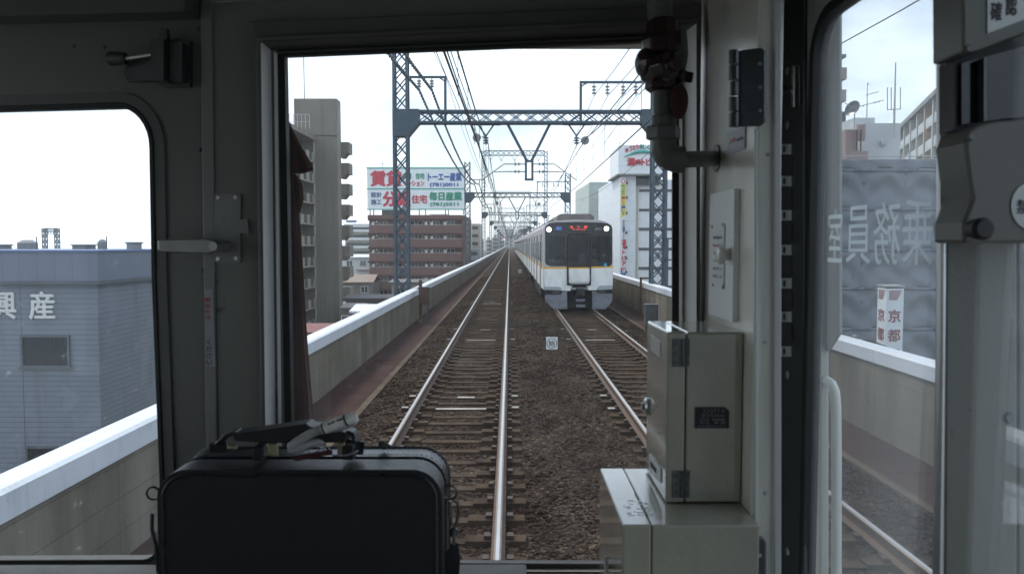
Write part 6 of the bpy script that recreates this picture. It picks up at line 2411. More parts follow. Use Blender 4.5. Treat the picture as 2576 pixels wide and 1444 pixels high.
rv.lathe(PX(1664, 232), (0, 0, 1), [(0, 0.020), (0.004, 0.026), (0.025, 0.025), (0.032, 0.019), (0.05, 0.020), (0.058, 0.029), (0.075, 0.031), (0.085, 0.028), (0.09, 0.024), (0.104, 0.024), (0.108, 0.019)], 8)
rv.lathe(PX(1664, 172, -0.012), (0.55, -0.8, 0.05), [(-0.03, 0.020), (0.0, 0.024), (0.018, 0.022), (0.02, 0.012), (0.034, 0.012)], 8)
rv.lathe(PX(1642, 160), (-1, -0.3, 0.0), [(0, 0.020), (0.010, 0.024), (0.020, 0.019), (0.026, 0.008)], 14)
rv.lathe(PX(1700, 190), (1, -0.2, -0.2), [(-0.012, 0.016), (0.010, 0.015), (0.014, 0.009), (0.026, 0.009)], 6)
rv.build('valve_body', M['valve_red'], vt, bevel=0.0025)
bt = MB()
bt.lathe(PX(1688, 135), (0.3, -1, 0.1), [(-0.01, 0.010), (0.016, 0.010), (0.018, 0.006), (0.026, 0.006)], 6)
bt.lathe(PX(1668, 205), (0.0, -1, 0.1), [(0.0, 0.008), (0.028, 0.008), (0.030, 0.004)], 6)
bt.lathe(PX(1712, 140), (0, -0.4, 1), [(-0.02, 0.010), (0.0, 0.012), (0.02, 0.009), (0.04, 0.005)], 10)
bt.tube([PX(1712, 150), PX(1713, 215)], 0.004, 8)
bt.build('fittings', M['dark_steel'], vt, bevel=0.001)
tg = thing('valve_tag', 'maroon oval tag hanging beside the pipe valve', 'tag', tuple(PX(1708, 300, -0.02)))
TF = Frame(PX(1708, 255, -0.02), (1, 0.25, 0))
TP = lambda a, b, d_: TF.pt(a, b, d_)
MB().plate(TP, [TF.px(1708 + 22 * math.cos(k * math.pi / 14) * (1 - 0.12 * math.sin(k * math.pi / 14)), 257 + 44 * math.sin(k * math.pi / 14)) for k in range(28)], [], -0.002, 0.002).build('plate', M['maroon_tag'], tg, bevel=0.001)

# ---- metal boxes in the corner
bx = thing('switch_box', 'upper grey metal switch box with a hinged cover and black nameplate', 'box', (0.27, 1.18, 2.309))
X0, X1 = at(1677, 1000, 1.1).x, XK - 0.001
Z0, Z1 = at(1677, 1264, 1.1).z, at(1677, 835, 1.1).z
XS = at(1725, 1000, 1.1).x
mb = MB().box(X0, XS - 0.0006, 1.1, 1.262, Z0, Z1)
mb.build('cover', M['box_paint'], bx, bevel=0.003)
MB().box(XS + 0.0006, X1, 1.1005, 1.262, Z0, Z1 - 0.0005).build('body', M['box_paint'], bx, bevel=0.003)
MB().box(XS - 0.0006, XS + 0.0006, 1.105, 1.25, Z0 + 0.004, Z1 - 0.004).build('seam', M['black_gap'], bx)
for (y0, y1) in ((852, 922), (1183, 1250)):
    a, b = at(1690, y1, 1.1), at(1735, y0, 1.1)
    h = MB().box(a.x, b.x, 1.0975, 1.0999, a.z, b.z)
    ho = h.build('hinge', M['pipe_grey'], bx, bevel=0.0006)
    h = MB()
    h.lathe((XS - 0.003, 1.0965, a.z + 0.001), (0, 0, 1), [(0, 0.0034), (b.z - a.z - 0.002, 0.0034)], 12)
    for xx in (a.x + 0.0045, b.x - 0.0045):
        for q in (0.18, 0.5, 0.82):
            h.lathe((xx, 1.0975, a.z + (b.z - a.z) * q), (0, -1, 0), [(0, 0.0024), (0.0012, 0.0016)], 8)
    h.build('hinge_pin', M['dark_steel'], ho)
a, b = at(1747, 1077, 1.1), at(1835, 1023, 1.1)
nz = b.z - a.z
npl = MB().plate(lambda p, q, d_: (p, 1.1 - d_, q), [(a.x, a.z), (b.x, a.z), (b.x, b.z - nz * 0.16), (b.x - nz * 0.2, b.z), (a.x, b.z)], [], -0.0002, 0.0012).build('nameplate', M['dark_steel'], bx, bevel=0.0004)
MB().plate(lambda p, q, d_: (p, 1.1 - d_, q), [(a.x + 0.001, a.z + 0.001), (b.x - 0.001, a.z + 0.001), (b.x - 0.001, b.z - nz * 0.2), (b.x - nz * 0.24, b.z - 0.001), (a.x + 0.001, b.z - 0.001)], [], 0.0013, 0.0016).build('plate_face', M['ink'], npl)
M['plate_text'] = pm('plate_text', (0.20, 0.21, 0.22), 0.5, 0, 0)
for (s, p0, q0, p1, q1) in (('23077', 0.22, 0.72, 0.72, 0.93), ('電', 0.76, 0.74, 0.86, 0.92), ('電空制御箱', 0.18, 0.52, 0.85, 0.68), ('定格', 0.14, 0.36, 0.42, 0.48), ('製造', 0.14, 0.22, 0.42, 0.34), ('日本電機株式会社', 0.1, 0.06, 0.9, 0.17)):
    text(s, M['plate_text'], npl, (a.x, 1.1 - 0.0017, a.z), (1, 0, 0), (0, 0, 1), (b.x - a.x) * p0, nz * q0, (b.x - a.x) * p1, nz * q1, depth=0.0003)
pz = MB()
pz.box(a.x + (b.x - a.x) * 0.5, a.x + (b.x - a.x) * 0.87, 1.0981, 1.0984, a.z + nz * 0.37, a.z + nz * 0.46)
pz.box(a.x + (b.x - a.x) * 0.56, a.x + (b.x - a.x) * 0.68, 1.0981, 1.0984, a.z + nz * 0.23, a.z + nz * 0.32)
pz.box(a.x + (b.x - a.x) * 0.75, a.x + (b.x - a.x) * 0.87, 1.0981, 1.0984, a.z + nz * 0.23, a.z + nz * 0.32)
pz.build('stamped_fields', M['plate_text'], npl)
# left cover face fittings (plane x = X0)
LF = lambda x, y, d_=0.0: atx(x, y, X0 - d_)
lk = MB().lathe(LF(1631, 1022), (-1, 0, 0), [(0, 0.014), (0.004, 0.014), (0.007, 0.011), (0.007, 0.006), (0.011, 0.006)], 18).build('lock', M['steel'], bx)
pa_, pb2, pc_, pd_ = LF(1636, 1140), LF(1664, 1178), LF(1664, 1214), LF(1636, 1186)
lp = MB().quadbox([pa_, pb2, pc_, pd_] + [p - Vector((0.002, 0, 0)) for p in (pa_, pb2, pc_, pd_)]).build('label_holder', M['paper'], bx, bevel=0.0005)
st = MB()
st.quadbox([p - Vector((0.0024, 0, 0)) for p in (LF(1640, 1158), LF(1655, 1178), LF(1655, 1190), LF(1640, 1172))] + [p - Vector((0.0030, 0, 0)) for p in (LF(1640, 1158), LF(1655, 1178), LF(1655, 1190), LF(1640, 1172))])
st.build('label_print', M['ink'], lp)
pts = [LF(1638, 842), LF(1662, 860), LF(1662, 900), LF(1638, 880)]
MB().quadbox(pts + [p - Vector((0.0008, 0, 0)) for p in pts]).build('faded_label', M['cab_paint'], bx)

b2 = thing('lower_box', 'lower grey metal box with a shiny flat lid below the switch box', 'box', (0.23, 1.15, 1.4))
X2 = at(1567, 1320, 1.015).x
ZT = at(1567, 1320, 1.015).z
YN, YFR = 1.015, at(1507, 1177, 1.0).y
YFR = 1.015 + (EYE + ray(1507, 1177) * ((ZT - EYE.z) / ray(1507, 1177).z)).y - 1.015
X3 = XK - 0.001
ZT = min(ZT, Z0 - 0.0012)
XL2 = at(1640, 1320, 1.015).x
MB().box(X2, XL2 - 0.0005, YN, YFR, 1.45, ZT).build('cover', M['box_paint'], b2, bevel=0.0025)
MB().box(XL2 + 0.0005, X3, YN + 0.0004, YFR, 1.45, ZT - 0.0004).build('body', M['box_paint'], b2, bevel=0.0025)
MB().box(XL2 - 0.0005, XL2 + 0.0005, YN + 0.004, YFR - 0.004, 1.46, ZT - 0.003).build('seam', M['black_gap'], b2)
hd = MB()
p = [atx(1522, 1402, X2 - 0.001), atx(1524, 1404, X2 - 0.012), atx(1533, 1440, X2 - 0.012), atx(1533, 1442, X2 - 0.001)]
hd.tube([p[0], p[1], p[1] + Vector((0, -0.05, -0.06)), p[0] + Vector((0, -0.05, -0.06))], 0.003, 8)
hd.build('handle', M['bright_steel'], b2)
wear = MB()
r_ = random.Random(4)
for i in range(40):
    x, y = X2 + r_.uniform(0.01, 0.045), YN + r_.uniform(0.03, 0.10)
    s_ = r_.uniform(0.0008, 0.003)
    wear.box(x, x + s_ * 2.2, y, y + s_, ZT - 0.0008, ZT + 0.0003 + 0.00001 * i)
wear.build('paint_wear', M['aluminium'], b2)

# ---- side wall with its window (plane parallel to the tracks)
XS_ = 0.46
S = Frame((XS_, 0, 2.67), (0, -1, 0))
S.n = Vector((-1, 0, 0))
SP = lambda a, b, d_: S.pt(a, b, d_)
s2 = lambda pts: [S.px(*p) for p in pts]
yL = S.px(2046, 600)[0]
so0 = S.px(1966, 600)[0]
SW = rrect(yL, 0.330, 0.30, -1.10, 0.06)
SWi = [(p[0], p[1]) for p in SW]
wall_s = MB().plate(SP, [(so0, -1.6), (1.2, -1.6), (1.2, 0.47), (so0, 0.47)], [grow(SWi, 0.010)], -0.012, 0.0)
wall_s.build('side_wall', M['cab_paint'], cab)
sg = MB().plate(SP, grow(SWi, 0.013), [grow(SWi, -0.003)], -0.014, 0.008).build('window_gasket', M['rubber'], cab, bevel=0.003)
sp_ = MB().plate(SP, grow(SWi, 0.006), [], -0.008, -0.003).build('window_pane', M['glass_side'], sg)
# reflection of crew-room lettering, built as mirrored letters on that pane
S9 = Frame((XS_ + 0.0024, 0, 2.67), (0, -1, 0))
S9.n = Vector((-1, 0, 0))
for i, ch in enumerate('乗務員室'):
    bx0_, bx1_ = ((2268, 2345), (2196, 2262), (2128, 2188), (2082, 2116))[i]
    (qa, ra), (qb, rb_) = S9.px(bx0_, (668, 666, 662, 660)[i]), S.px(bx1_, (508, 514, 520, 528)[i])
    lo, hi = min(qa, qb), max(qa, qb)
    # rises are taken level along the wall
    zA, zB = S9.px((bx0_ + bx1_) / 2, (668, 666, 662, 660)[i])[1], S9.px((bx0_ + bx1_) / 2, (500, 508, 518, 526)[i])[1]
    text(ch, M['reflected_lettering'], sp_, XS_ * Vector((1, 0, 0)) + Vector((0.0024, 0, 2.67)), (0, -1, 0), (0, 0, 1), lo, zA, hi, zB, depth=0.0004, mirror=True)
# edge strip with the row of catches
ks = [(1966, -300), (2032, -300), (2032, 1900), (1966, 1900)]
st_ = tag(MB().plate(SP, s2(ks), [], 0.0006, 0.007).build('door_strike', M['dark_steel'], None, bevel=0.002), 'dark steel strike strip with a row of bright square catches', 'strike plate')
y_list = (376, 456, 542, 629, 713, 797, 884)
for i, y in enumerate(y_list):
    q = MB().plate(SP, s2([(1981, y - 13), (2004, y - 13), (2004, y + 13), (1981, y + 13)]), [], 0.0072, 0.012).build('catch', M['aluminium'], st_, bevel=0.001)
    p = S.at(1992, y, 0.012)
    MB().lathe(p, S.n, [(0, 0.006), (0.0012, 0.005)], 10).build('screw', M['dark_steel'], q)
    if i < 6:
        MB().plate(SP, s2([(1979, y + 20), (2005, y + 20), (2005, y + 64), (1979, y + 64)]), [], 0.0072, 0.009).build('slot_cover', M['dark_steel'], st_)
n = MB()
for y in (315, 943, 1386, 180):
    n.lathe(S.at(1992, y, 0.007), S.n, [(0, 0.007), (0.002, 0.005)], 12)
n.build('screws', M['steel'], st_)
kn = thing('turn_latch', 'small chrome turn latch at the upper left of the side window', 'latch', tuple(S.at(2005, 260)))
m_ = MB().lathe(S.at(2000, 232, 0.007), (-1, -0.5, 0), [(0, 0.008), (0.012, 0.006), (0.02, 0.009), (0.03, 0.006)], 14)
m_.build('spindle', M['bright_steel'], kn)
MB().plate(SP, s2([(2022, 165), (2029, 165), (2029, 272), (2022, 272)]), [], 0.010, 0.020).build('thumb_plate', M['bright_steel'], kn, bevel=0.002)
MB().plate(EP, ex([(1946, -300), (1963, -300), (1963, 1900), (1946, 1900)]), [], 0.0005, 0.004).build('corner_bead', M['aluminium'], cab, bevel=0.001)
MB().plate(EP, ex([(1896, 325), (1904, 325), (1904, 1340), (1896, 1340)]), [], 0.0005, 0.003).build('edge_bead', M['aluminium'], cab, bevel=0.001)

# outside corner panel and grab rail just beyond that pane
OX = 0.56
O_ = Frame((OX, 0, 2.67), (0, -1, 0))
O_.n = Vector((-1, 0, 0))
OP = lambda a, b, d_: O_.pt(a, b, d_)
MB().plate(OP, [O_.px(*p) for p in ((2048, -250), (2111, -250), (2111, 838), (2082, 884), (2048, 884))], [], -0.005, 0.0).build('corner_panel', pm('corner_grey', (0.42, 0.43, 0.43), 0.5, 0, 0.05, 6), cab, bevel=0.004)
MB().plate(OP, [O_.px(*p) for p in ((2040, -250), (2078, -250), (2078, 1900), (2040, 1900))], [], -0.006, 0.012).build('corner_post', M['cab_paint'], cab, bevel=0.004)
gr = [O_.at(2080, 958, 0.0), O_.at(2092, 966, 0.0), O_.at(2100, 985), O_.at(2103, 1020), O_.at(2104, 1100), O_.at(2104, 1300), O_.at(2104, 1700)]
MB().tube(gr, 0.0085, 14).build('grab_rail', M['grab_white'], cab, smooth=True)

# ---- door post and fittings nearest the camera on the right
PYY = 0.78
PO = Frame((0, PYY, 2.67), (1, 0, 0))
PP = lambda a, b, d_: PO.pt(a, b, d_)
p2 = lambda pts: [PO.px(*p) for p in pts]
dp = thing('door_post', 'grey painted partition post with a steel edge trim at the right', 'post', tuple(PO.at(2450, 1444)))
MB().plate(PP, p2([(2382, -420), (2561, -420), (2561, 2000), (2372, 2000)]), [], -0.010, 0.0).build('panel', M['post_paint_shaded'], dp, bevel=0.003)
MB().plate(PP, p2([(2360, -420), (2381, -420), (2381, 700), (2371, 2000), (2344, 2000), (2362, 700)]), [], -0.008, 0.002).build('edge_trim', M['steel'], dp, bevel=0.004)
MB().plate(PP, p2([(2565, -420), (2760, -420), (2760, 2000), (2565, 2000)]), [], -0.05, -0.002).build('next_panel', M['post_paint_shaded'], dp, bevel=0.002)
MB().lathe(PO.at(2537, 1050, 0.0), PO.n, [(0, 0.006), (0.003, 0.004)], 12).build('screw', M['dark_steel'], dp)
PY2 = 0.70
Q = Frame((0, PY2, 2.67), (1, 0, 0))
QP = lambda a, b, d_: Q.pt(a, b, d_)
q2 = lambda pts: [Q.px(*p) for p in pts]
M['bracket_paint'] = pm('bracket_paint', (0.12, 0.12, 0.102), 0.4, 0, 0.08, 8)
ic = thing('intercom_unit', 'olive grey wall unit with stickers and a black knob at the far right', 'intercom', tuple(Q.at(2500, 610)))
MB().plate(QP, q2([(2420, -260), (2760, -260), (2760, 20), (2577, 84), (2458, 129), (2422, 132)]), [], -0.05, 0.0).build('upper_cover', M['bracket_paint'], ic, bevel=0.003)
MB().plate(QP, q2([(2456, 131), (2577, 86), (2760, 24), (2760, 300), (2577, 300), (2456, 315)]), [], -0.06, -0.035).build('recess', M['rubber'], ic)
MB().plate(QP, q2([(2470, 140), (2760, 60), (2760, 270), (2576, 285), (2470, 300)]), [], -0.034, -0.031).build('dark_screen', M['t_mask'], ic)
MB().plate(QP, q2([(2510, 132), (2516, 130), (2516, 296), (2510, 296)]), [], -0.030, -0.02).build('screen_bar', M['dark_steel'], ic)
MB().plate(QP, q2([(2456, 318), (2500, 306), (2760, 290), (2760, 612), (2424, 612), (2424, 560), (2448, 500), (2438, 440), (2428, 360), (2440, 330)]), [], -0.05, 0.0).build('lower_cover', M['bracket_paint'], ic, bevel=0.003)
MB().lathe(Q.at(2436, 577, 0.0), Q.n, [(0, 0.006), (0.01, 0.009), (0.022, 0.010), (0.025, 0.007)], 16).build('knob', M['rubber'], ic)
MB().lathe(Q.at(2441, 344, 0.0), Q.n, [(0, 0.004), (0.003, 0.003)], 12).build('rivet', M['pipe_grey'], ic)
MB().lathe(Q.at(2437, 124, 0.0), Q.n, [(0, 0.004), (0.003, 0.003)], 12).build('rivet', M['pipe_grey'], ic)
stk = MB().plate(QP, q2([(2483, -200), (2760, -200), (2760, -10), (2577, 50), (2482, 86)]), [], 0.0004, 0.0014).build('sticker', M['paper'], ic)
for i, ch in enumerate('確認'):
    (a0, b0), (a1, b1) = Q.px(2489 + 38 * i, 54 - 14 * i), Q.px(2518 + 38 * i, 8 - 14 * i)
    text(ch, M['ink'], stk, Q.o + Q.n * 0.0015, Q.u, (0, 0, 1), a0, b0, a1, b1, depth=0.0003, bold=0.03)
N = 32
rs_ = MB().plate(QP, q2([(2588 + 46 * math.cos(2 * math.pi * k / N), 519 + 58 * math.sin(2 * math.pi * k / N)) for k in range(N)]), [], 0.0004, 0.0014).build('round_sticker', M['paper'], ic)
(a0, b0), (a1, b1) = Q.px(2554, 538), Q.px(2588, 502)
text('禁', M['ink'], rs_, Q.o + Q.n * 0.0015, Q.u, (0, 0, 1), a0, b0, a1, b1, depth=0.0003, bold=0.02)

# ---- rest of the car shell (out of view; saloon windows let daylight in)
XLW = -2.32
side = MB()
SLP = lambda a, b, d_: (XLW - d_, a, b)
holes = [rrect(-0.15, 1.85, 1.47, 3.10, 0.05)] + [rrect(-3.6 - 2.3 * i, 2.05, -1.7 - 2.3 * i, 2.95, 0.08) for i in range(4)]  # first opening enlarged for its light on the right partition
side.plate(SLP, [(-11, 1.0), (1.9, 1.0), (1.9, 3.16), (-11, 3.16)], holes, 0.0, 0.06)
side.build('side_wall', M['cab_paint'], cab)
side = MB()
SRP = lambda a, b, d_: (0.52 + d_, a, b)
side.plate(SRP, [(-11, 1.0), (-1.25, 1.0), (-1.25, 3.16), (-11, 3.16)], [rrect(-3.6 - 2.3 * i, 2.05, -1.7 - 2.3 * i, 2.95, 0.08) for i in range(4)], 0.0, 0.06)
side.build('side_wall', M['cab_paint'], cab)
MB().box(XLW - 0.06, 0.60, -11, 1.95, 3.145, 3.22).build('ceiling', M['cab_paint'], cab)
MB().box(XLW - 0.06, 0.60, -11, 1.95, 0.98, 1.06).build('floor', pm('cab_floor', (0.10, 0.10, 0.10), 0.8, 0, 0.2, 6), cab)
MB().box(XLW, 0.52, -11.06, -11.0, 1.0, 3.2).build('end_wall', M['cab_paint'], cab)
MB().box(XLW, -0.10, -0.30, -0.26, 1.06, 3.145).build('partition', M['cab_paint'], cab)  # unseen, added to keep light from behind off the left front wall
# driver's desk carrying the bag
ck = MB()
ck.box(-1.95, 0.0, 0.92, 1.36, 1.06, 2.085)
ck.build('desk', M['cab_paint_dark'], cab, bevel=0.01)
ck = MB().box(-2.0, 0.03, 0.88, 1.37, 2.086, 2.105)
ck.build('desk_top', M['rubber'], cab, bevel=0.004)

# ---- maroon gangway curtain bundled outside the door window
cu = thing('gangway_curtain', 'maroon gangway curtain bundled outside along the left edge of the door window', 'curtain', tuple(F.at(745, 1050, -0.1)))
cf = MB()
def bundle(mb, pts, seed, n=18, fold=0.28):
    r = random.Random(seed)
    ph = [r.uniform(0, 6.28) for _ in range(3)]
    b0 = len(mb.v)
    for i, (x, y, rp) in enumerate(pts):
        c = f_at(x, y, -0.06)
        rad = (F.px(x + rp, y)[0] - F.px(x, y)[0])
        for k in range(n):
            t_ = 2 * math.pi * k / n
            w_ = 1 + fold * 0.5 * math.sin(3 * t_ + ph[0] + 0.25 * i) + fold * 0.5 * math.sin(5 * t_ + ph[1] - 0.18 * i)
            mb.v.append(tuple(c + F.u * (math.cos(t_) * rad * w_) + F.n * (math.sin(t_) * rad * 0.9 * w_)))
    for i in range(len(pts) - 1):
        for k in range(n):
            mb.f.append((b0 + i * n + k, b0 + i * n + (k + 1) % n, b0 + (i + 1) * n + (k + 1) % n, b0 + (i + 1) * n + k))
            mb.m.append(0)
    mb.f += [tuple(b0 + k for k in reversed(range(n))), tuple(b0 + (len(pts) - 1) * n + k for k in range(n))]
    mb.m += [0, 0]


bundle(cf, [(708, 250, 6), (713, 300, 11), (721, 330, 16), (731, 362, 22), (743, 395, 30), (752, 418, 35), (754, 428, 34), (746, 437, 15)], 2, fold=0.34)
cf.build('tied_top', M['maroon_cloth'], cu, smooth=True)
cf = MB()
bundle(cf, [(730, 432, 9), (731, 450, 12), (734, 520, 15), (739, 600, 17), (744, 700, 19), (748, 800, 21), (752, 900, 24), (758, 1000, 27), (763, 1100, 29), (768, 1300, 31), (772, 1500, 32)], 5, fold=0.36)
cf.build('hanging_part', M['maroon_cloth'], cu, smooth=True)
cf = MB()
bundle(cf, [(745, 440, 4), (752, 465, 8), (755, 500, 9), (752, 535, 3)], 9)
cf.build('loose_fold', M['maroon_cloth'], cu, smooth=True)
MB().tube([f_at(716, 426, -0.045), f_at(735, 433, -0.042), f_at(752, 428, -0.045)], 0.004, 8).build('tie_cord', M['rubber'], cu)

# ---- black bag on the desk
BY = 1.05
bc = lambda x, y: (lambda p: (p.x, p.z))(at((700 + x / 2.406) / 1.38509, (1400 + y / 2.406) / 1.38509, BY))
x0, x1 = at(396, 1300, BY).x, at(1112, 1300, BY).x
z1 = at(800, 1181, BY).z
z0 = 2.106
prof = rrect(x0, z0, x1, z1, (0.012, 0.012, 0.040, 0.040), 8)
bag = thing('briefcase', 'black leather briefcase with rounded corners standing on the desk', 'bag', ((x0 + x1) / 2, BY + 0.05, z0))
BPL = lambda a, b, d_: (a, BY - d_, b)
MB().plate(BPL, prof, [], -0.052, 0.0).build('front_shell', M['leather'], bag, smooth=False, bevel=0.007, seg=4)
MB().plate(BPL, grow(prof, -0.004), [], -0.062, -0.0525).build('zip_band', M['zip'], bag)
MB().plate(BPL, grow(prof, 0.001), [], -0.115, -0.0625).build('rear_shell', M['leather_edge'], bag, bevel=0.007, seg=4)
pi = [(p[0], BY - 0.0005, p[1]) for p in grow(prof, -0.0075)]
MB().tube(pi, 0.0024, 8, closed=True).build('piping', M['leather_edge'], bag)
pi = [(p[0], BY + 0.110, p[1]) for p in grow(prof, 0.0005)]
MB().tube(pi, 0.003, 8, closed=True).build('piping', M['zip'], bag)
stp = grow(prof, -0.0030)
st_n = MB()
for i in range(len(stp)):
    p_, q_ = Vector(stp[i]), Vector(stp[(i + 1) % len(stp)])
    m2 = max(1, int((q_ - p_).length / 0.004))
    for k in range(m2):
        a_, b_ = p_.lerp(q_, (k + 0.2) / m2), p_.lerp(q_, (k + 0.75) / m2)
        st_n.bar((a_.x, BY + 0.1152, a_.y), (b_.x, BY + 0.1152, b_.y), 0.0007)
        if p_.y > z0 + 0.03:
            o_ = (grow(prof, 0.0012))
            pa2, qa2 = Vector(o_[i]), Vector(o_[(i + 1) % len(o_)])
            a_, b_ = pa2.lerp(qa2, (k + 0.2) / m2), pa2.lerp(qa2, (k + 0.75) / m2)
            st_n.bar((a_.x, BY + 0.072, a_.y), (b_.x, BY + 0.072, b_.y), 0.0008)
            st_n.bar((a_.x, BY + 0.104, a_.y), (b_.x, BY + 0.104, b_.y), 0.0008)
so2 = st_n.build('stitching', pm('thread', (0.05, 0.055, 0.075), 0.7, 0, 0), bag)
so2['kind'] = 'stuff'
# carrying handle: strap loop with padded grip
def B3(x, y, dy=0.05):
    p = at((700 + x / 2.406) / 1.38509, (1400 + y / 2.406) / 1.38509, BY + dy)
    return p


hs = MB()
def strap(mb, pts, w_, th, side=(0, 1, 0)):
    for i in range(len(pts) - 1):
        mb.bar(pts[i], pts[i + 1] + (pts[i + 1] - pts[i]).normalized() * 0.002, w_, th, up=(0, 0, 1))


strap(hs, [B3(150, 420), B3(145, 350), B3(235, 265), B3(310, 245)], 0.026, 0.006)
hs.build('handle_strap', M['leather'], bag, bevel=0.002)
hs = MB()
strap(hs, [B3(1230, 235), B3(1285, 255), B3(1300, 320), B3(1285, 420)], 0.026, 0.006)
hs.build('handle_strap', M['leather'], bag, bevel=0.002)
gp = MB()
gp.plate(lambda a, b, d_: (a, BY + 0.05 - d_, b), [(lambda p: (p.x, p.z))(B3(*q)) for q in ((300, 245), (600, 205), (910, 160), (940, 185), (1120, 200), (1240, 235), (1240, 318), (900, 318), (600, 320), (310, 300))], [], -0.017, 0.017)
gp.build('handle_grip', M['leather'], bag, bevel=0.006, seg=3)
for (xa, ya, xb, yb) in ((560, 345, 645, 460), (1145, 335, 1208, 440), (225, 358, 305, 398), (495, 430, 600, 458)):
    a, b = B3(xa, yb, 0.03), B3(xb, ya, 0.03)
    MB().box(a.x, b.x, BY + 0.028, BY + 0.034, a.z, b.z).build('buckle', M['brass'], bag, bevel=0.0015)
MB().box(B3(470, 0).x, B3(560, 0).x, BY + 0.025, BY + 0.06, B3(0, 455).z, B3(0, 345).z).build('handle_tab', M['leather'], bag, bevel=0.002)
MB().box(B3(1208, 0).x, B3(1305, 0).x, BY + 0.025, BY + 0.06, B3(0, 450).z, B3(0, 330).z).build('handle_tab', M['leather'], bag, bevel=0.002)
# zip pull at the back edge
MB().tube([B3(1490, 345, 0.09), B3(1530, 345, 0.09), B3(1590, 372, 0.09), B3(1540, 385, 0.09), B3(1490, 370, 0.09)], 0.003, 8).build('zip_pull', M['dark_steel'], bag)
# side rings, hook and shoulder strap
def ring(mb, c, r, w_, ax=(0, 1, 0)):
    c = Vector(c)
    ax = Vector(ax).normalized()
    a = ax.cross(Vector((0, 0, 1))).normalized()
    b = ax.cross(a)
    mb.tube([c + (a * math.cos(2 * math.pi * k / 20) + b * math.sin(2 * math.pi * k / 20)) * r for k in range(20)], w_, 8, closed=True)


sr = MB()
ring(sr, at(385, 1240, BY + 0.055), 0.009, 0.0017)
sr.build('side_ring', M['dark_steel'], bag)
sr = MB()
ring(sr, at(1132, 1238, BY + 0.055), 0.010, 0.0019)
sr.build('side_ring', M['dark_steel'], bag)
hk = MB()
c = lambda x, y: B3(x, y, 0.055)
hk.tube([c(2090, 830), c(2085, 900), c(2100, 1000), c(2120, 1060), c(2145, 1000), c(2165, 900), c(2150, 840), c(2120, 825)], 0.0024, 10)
hk.lathe(c(2120, 1090), (0, 0, 1), [(-0.006, 0.003), (-0.004, 0.006), (0.004, 0.006), (0.007, 0.003)], 12)
hk.tube([c(2122, 1100), c(2122, 1190)], 0.0022, 8)
hk.build('snap_hook', M['dark_steel'], bag)
hk = MB()
hk.tube([at(383, 1290, BY + 0.055), at(382, 1330, BY + 0.055), at(392, 1370, BY + 0.055), at(398, 1440, BY + 0.055)], 0.0028, 8)
hk.build('left_hook', M['dark_steel'], bag)
ss = MB()
strap(ss, [c(2122, 1180), c(2080, 1240), c(2075, 1330), c(2090, 1460), c(2100, 1700)], 0.012, 0.003)
strap(ss, [c(2122, 1180), c(2140, 1300), c(2130, 1460), c(2110, 1700)], 0.012, 0.003)
ss.build('shoulder_strap', M['leather'], bag, bevel=0.001)

kc = thing('key_loop', 'grey cable loop with a white grip lying on the briefcase handle', 'key loop', tuple(B3(1000, 330)))
c = lambda x, y, dy=0.02: B3(x, y, dy)
cl = MB()
cl.tube([c(1270, 150, 0.035), c(1255, 175, 0.03), c(1180, 205), c(1000, 232), c(900, 275), c(800, 335), c(750, 372), c(748, 398), c(790, 400), c(850, 375), c(930, 345, 0.03), c(1040, 332, 0.04)], 0.0062, 12)
cl.build('cable', M['clip_grey'], kc, smooth=True)
cg = MB()
cg.tube([c(1015, 232, 0.012), c(1120, 185, 0.012), c(1220, 150, 0.012), c(1275, 130, 0.012), c(1288, 150, 0.02)], [0.0075, 0.008, 0.008, 0.0078, 0.006], 12)
cg.build('grip', M['clip_white'], kc, smooth=True)
cb = MB()
for (x, y) in ((1030, 226), (1216, 152)):
    p, q = c(x - 4, y + 2, 0.012), c(x + 8, y - 3, 0.012)
    cb.tube([p, q], 0.0088, 12)
cb.build('grip_band', M['rubber'], kc)
cw = MB()
for i, (x0_, x1_) in enumerate(((1065, 1090), (1098, 1118), (1140, 1160), (1165, 1185))):
    y_ = 232 - (x0_ - 1015) * 0.40
    cw.tube([c(x0_, y_ - 24, 0.003), c(x1_, y_ - 33, 0.003)], 0.0012, 6)
cw.build('grip_marks', M['ink'], kc)
tg = thing('maroon_key_tag', 'maroon tag with a bead chain lying on top of the briefcase', 'tag', tuple(B3(900, 470)))
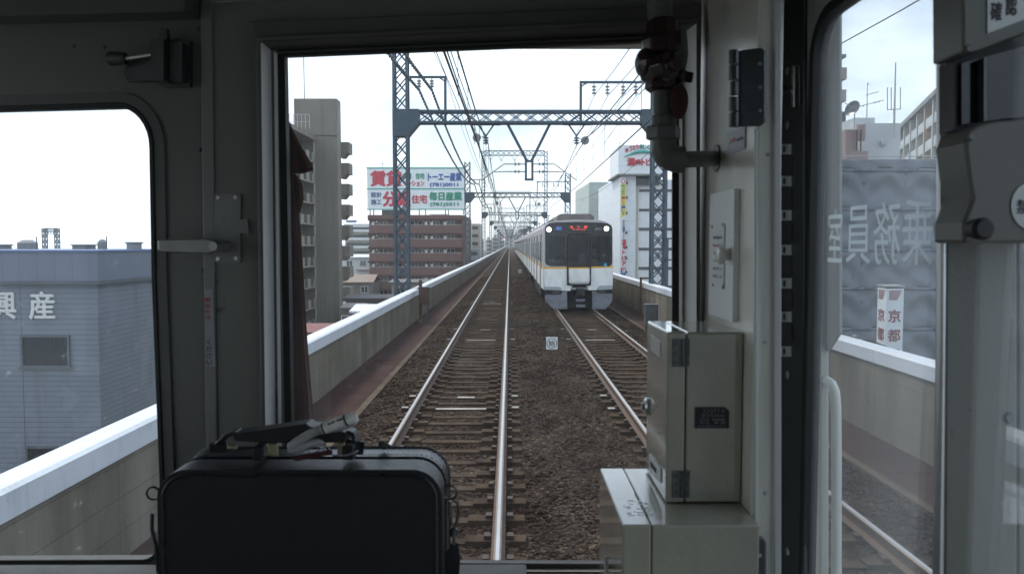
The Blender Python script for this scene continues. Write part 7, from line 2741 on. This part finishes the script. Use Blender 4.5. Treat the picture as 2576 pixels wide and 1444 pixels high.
pt = [c(760, 470, 0.012), c(800, 495, 0.004), c(1100, 445, 0.004), c(1100, 405, 0.02), c(1040, 415, 0.02)]
MB().quadbox([c(762, 478, 0.006), c(800, 497, 0.003), c(1100, 440, 0.003), c(1090, 415, 0.012)] + [p + Vector((0, 0.003, 0.003)) for p in (c(762, 478, 0.006), c(800, 497, 0.003), c(1100, 440, 0.003), c(1090, 415, 0.012))]).build('tag', M['maroon_tag'], tg)
bd = MB()
for k in range(18):
    t_ = k / 17
    p = c(1105 + 205 * t_, 447 + 6 * math.sin(math.pi * t_) - 34 * t_ ** 3, 0.012)
    bd.lathe(p, (0, 0, 1), [(-0.0014, 0.0006), (0, 0.0016), (0.0014, 0.0006)], 8)
bd.build('bead_chain', M['steel'], tg)
kk = MB()
for (x, y) in ((985, 395), (1015, 402), (1050, 400)):
    ring(kk, c(x, y, 0.01), 0.006, 0.0009, (0.3, 1, 0.4))
kk.build('split_rings', M['bright_steel'], tg)

for i, (p0, p1, py, Y) in enumerate(((1222, 1238, 603, 640), (1238, 1256, 598, 660), (1256, 1270, 605, 690), (1270, 1281, 600, 735), (1281, 1292, 604, 760), (1292, 1306, 597, 735), (1306, 1322, 602, 700), (1322, 1350, 596, 660))):
    a, b = at(p0, py, Y), at(p1, py, Y)
    city(a.x, b.x - 0.2, Y, a.z, 'small dark building in the hazy cluster where the tracks end', 'buildings at the far end of the tracks')

# =================================================================== AIR
def haze():
    m = bpy.data.materials.new('haze')
    m.use_nodes = True
    t = m.node_tree
    t.nodes.clear()
    o = t.nodes.new('ShaderNodeOutputMaterial')
    v = t.nodes.new('ShaderNodeVolumePrincipled')
    v.inputs['Color'].default_value = (0.93, 0.97, 1.0, 1)
    v.inputs['Density'].default_value = 0.0003
    v.inputs['Anisotropy'].default_value = 0.2
    t.links.new(v.outputs['Volume'], o.inputs['Volume'])
    b = MB().box(-400, 400, -60, 1400, GROUND - 2, 46)
    h = b.build('haze', m)
    h['kind'] = 'stuff'


haze()
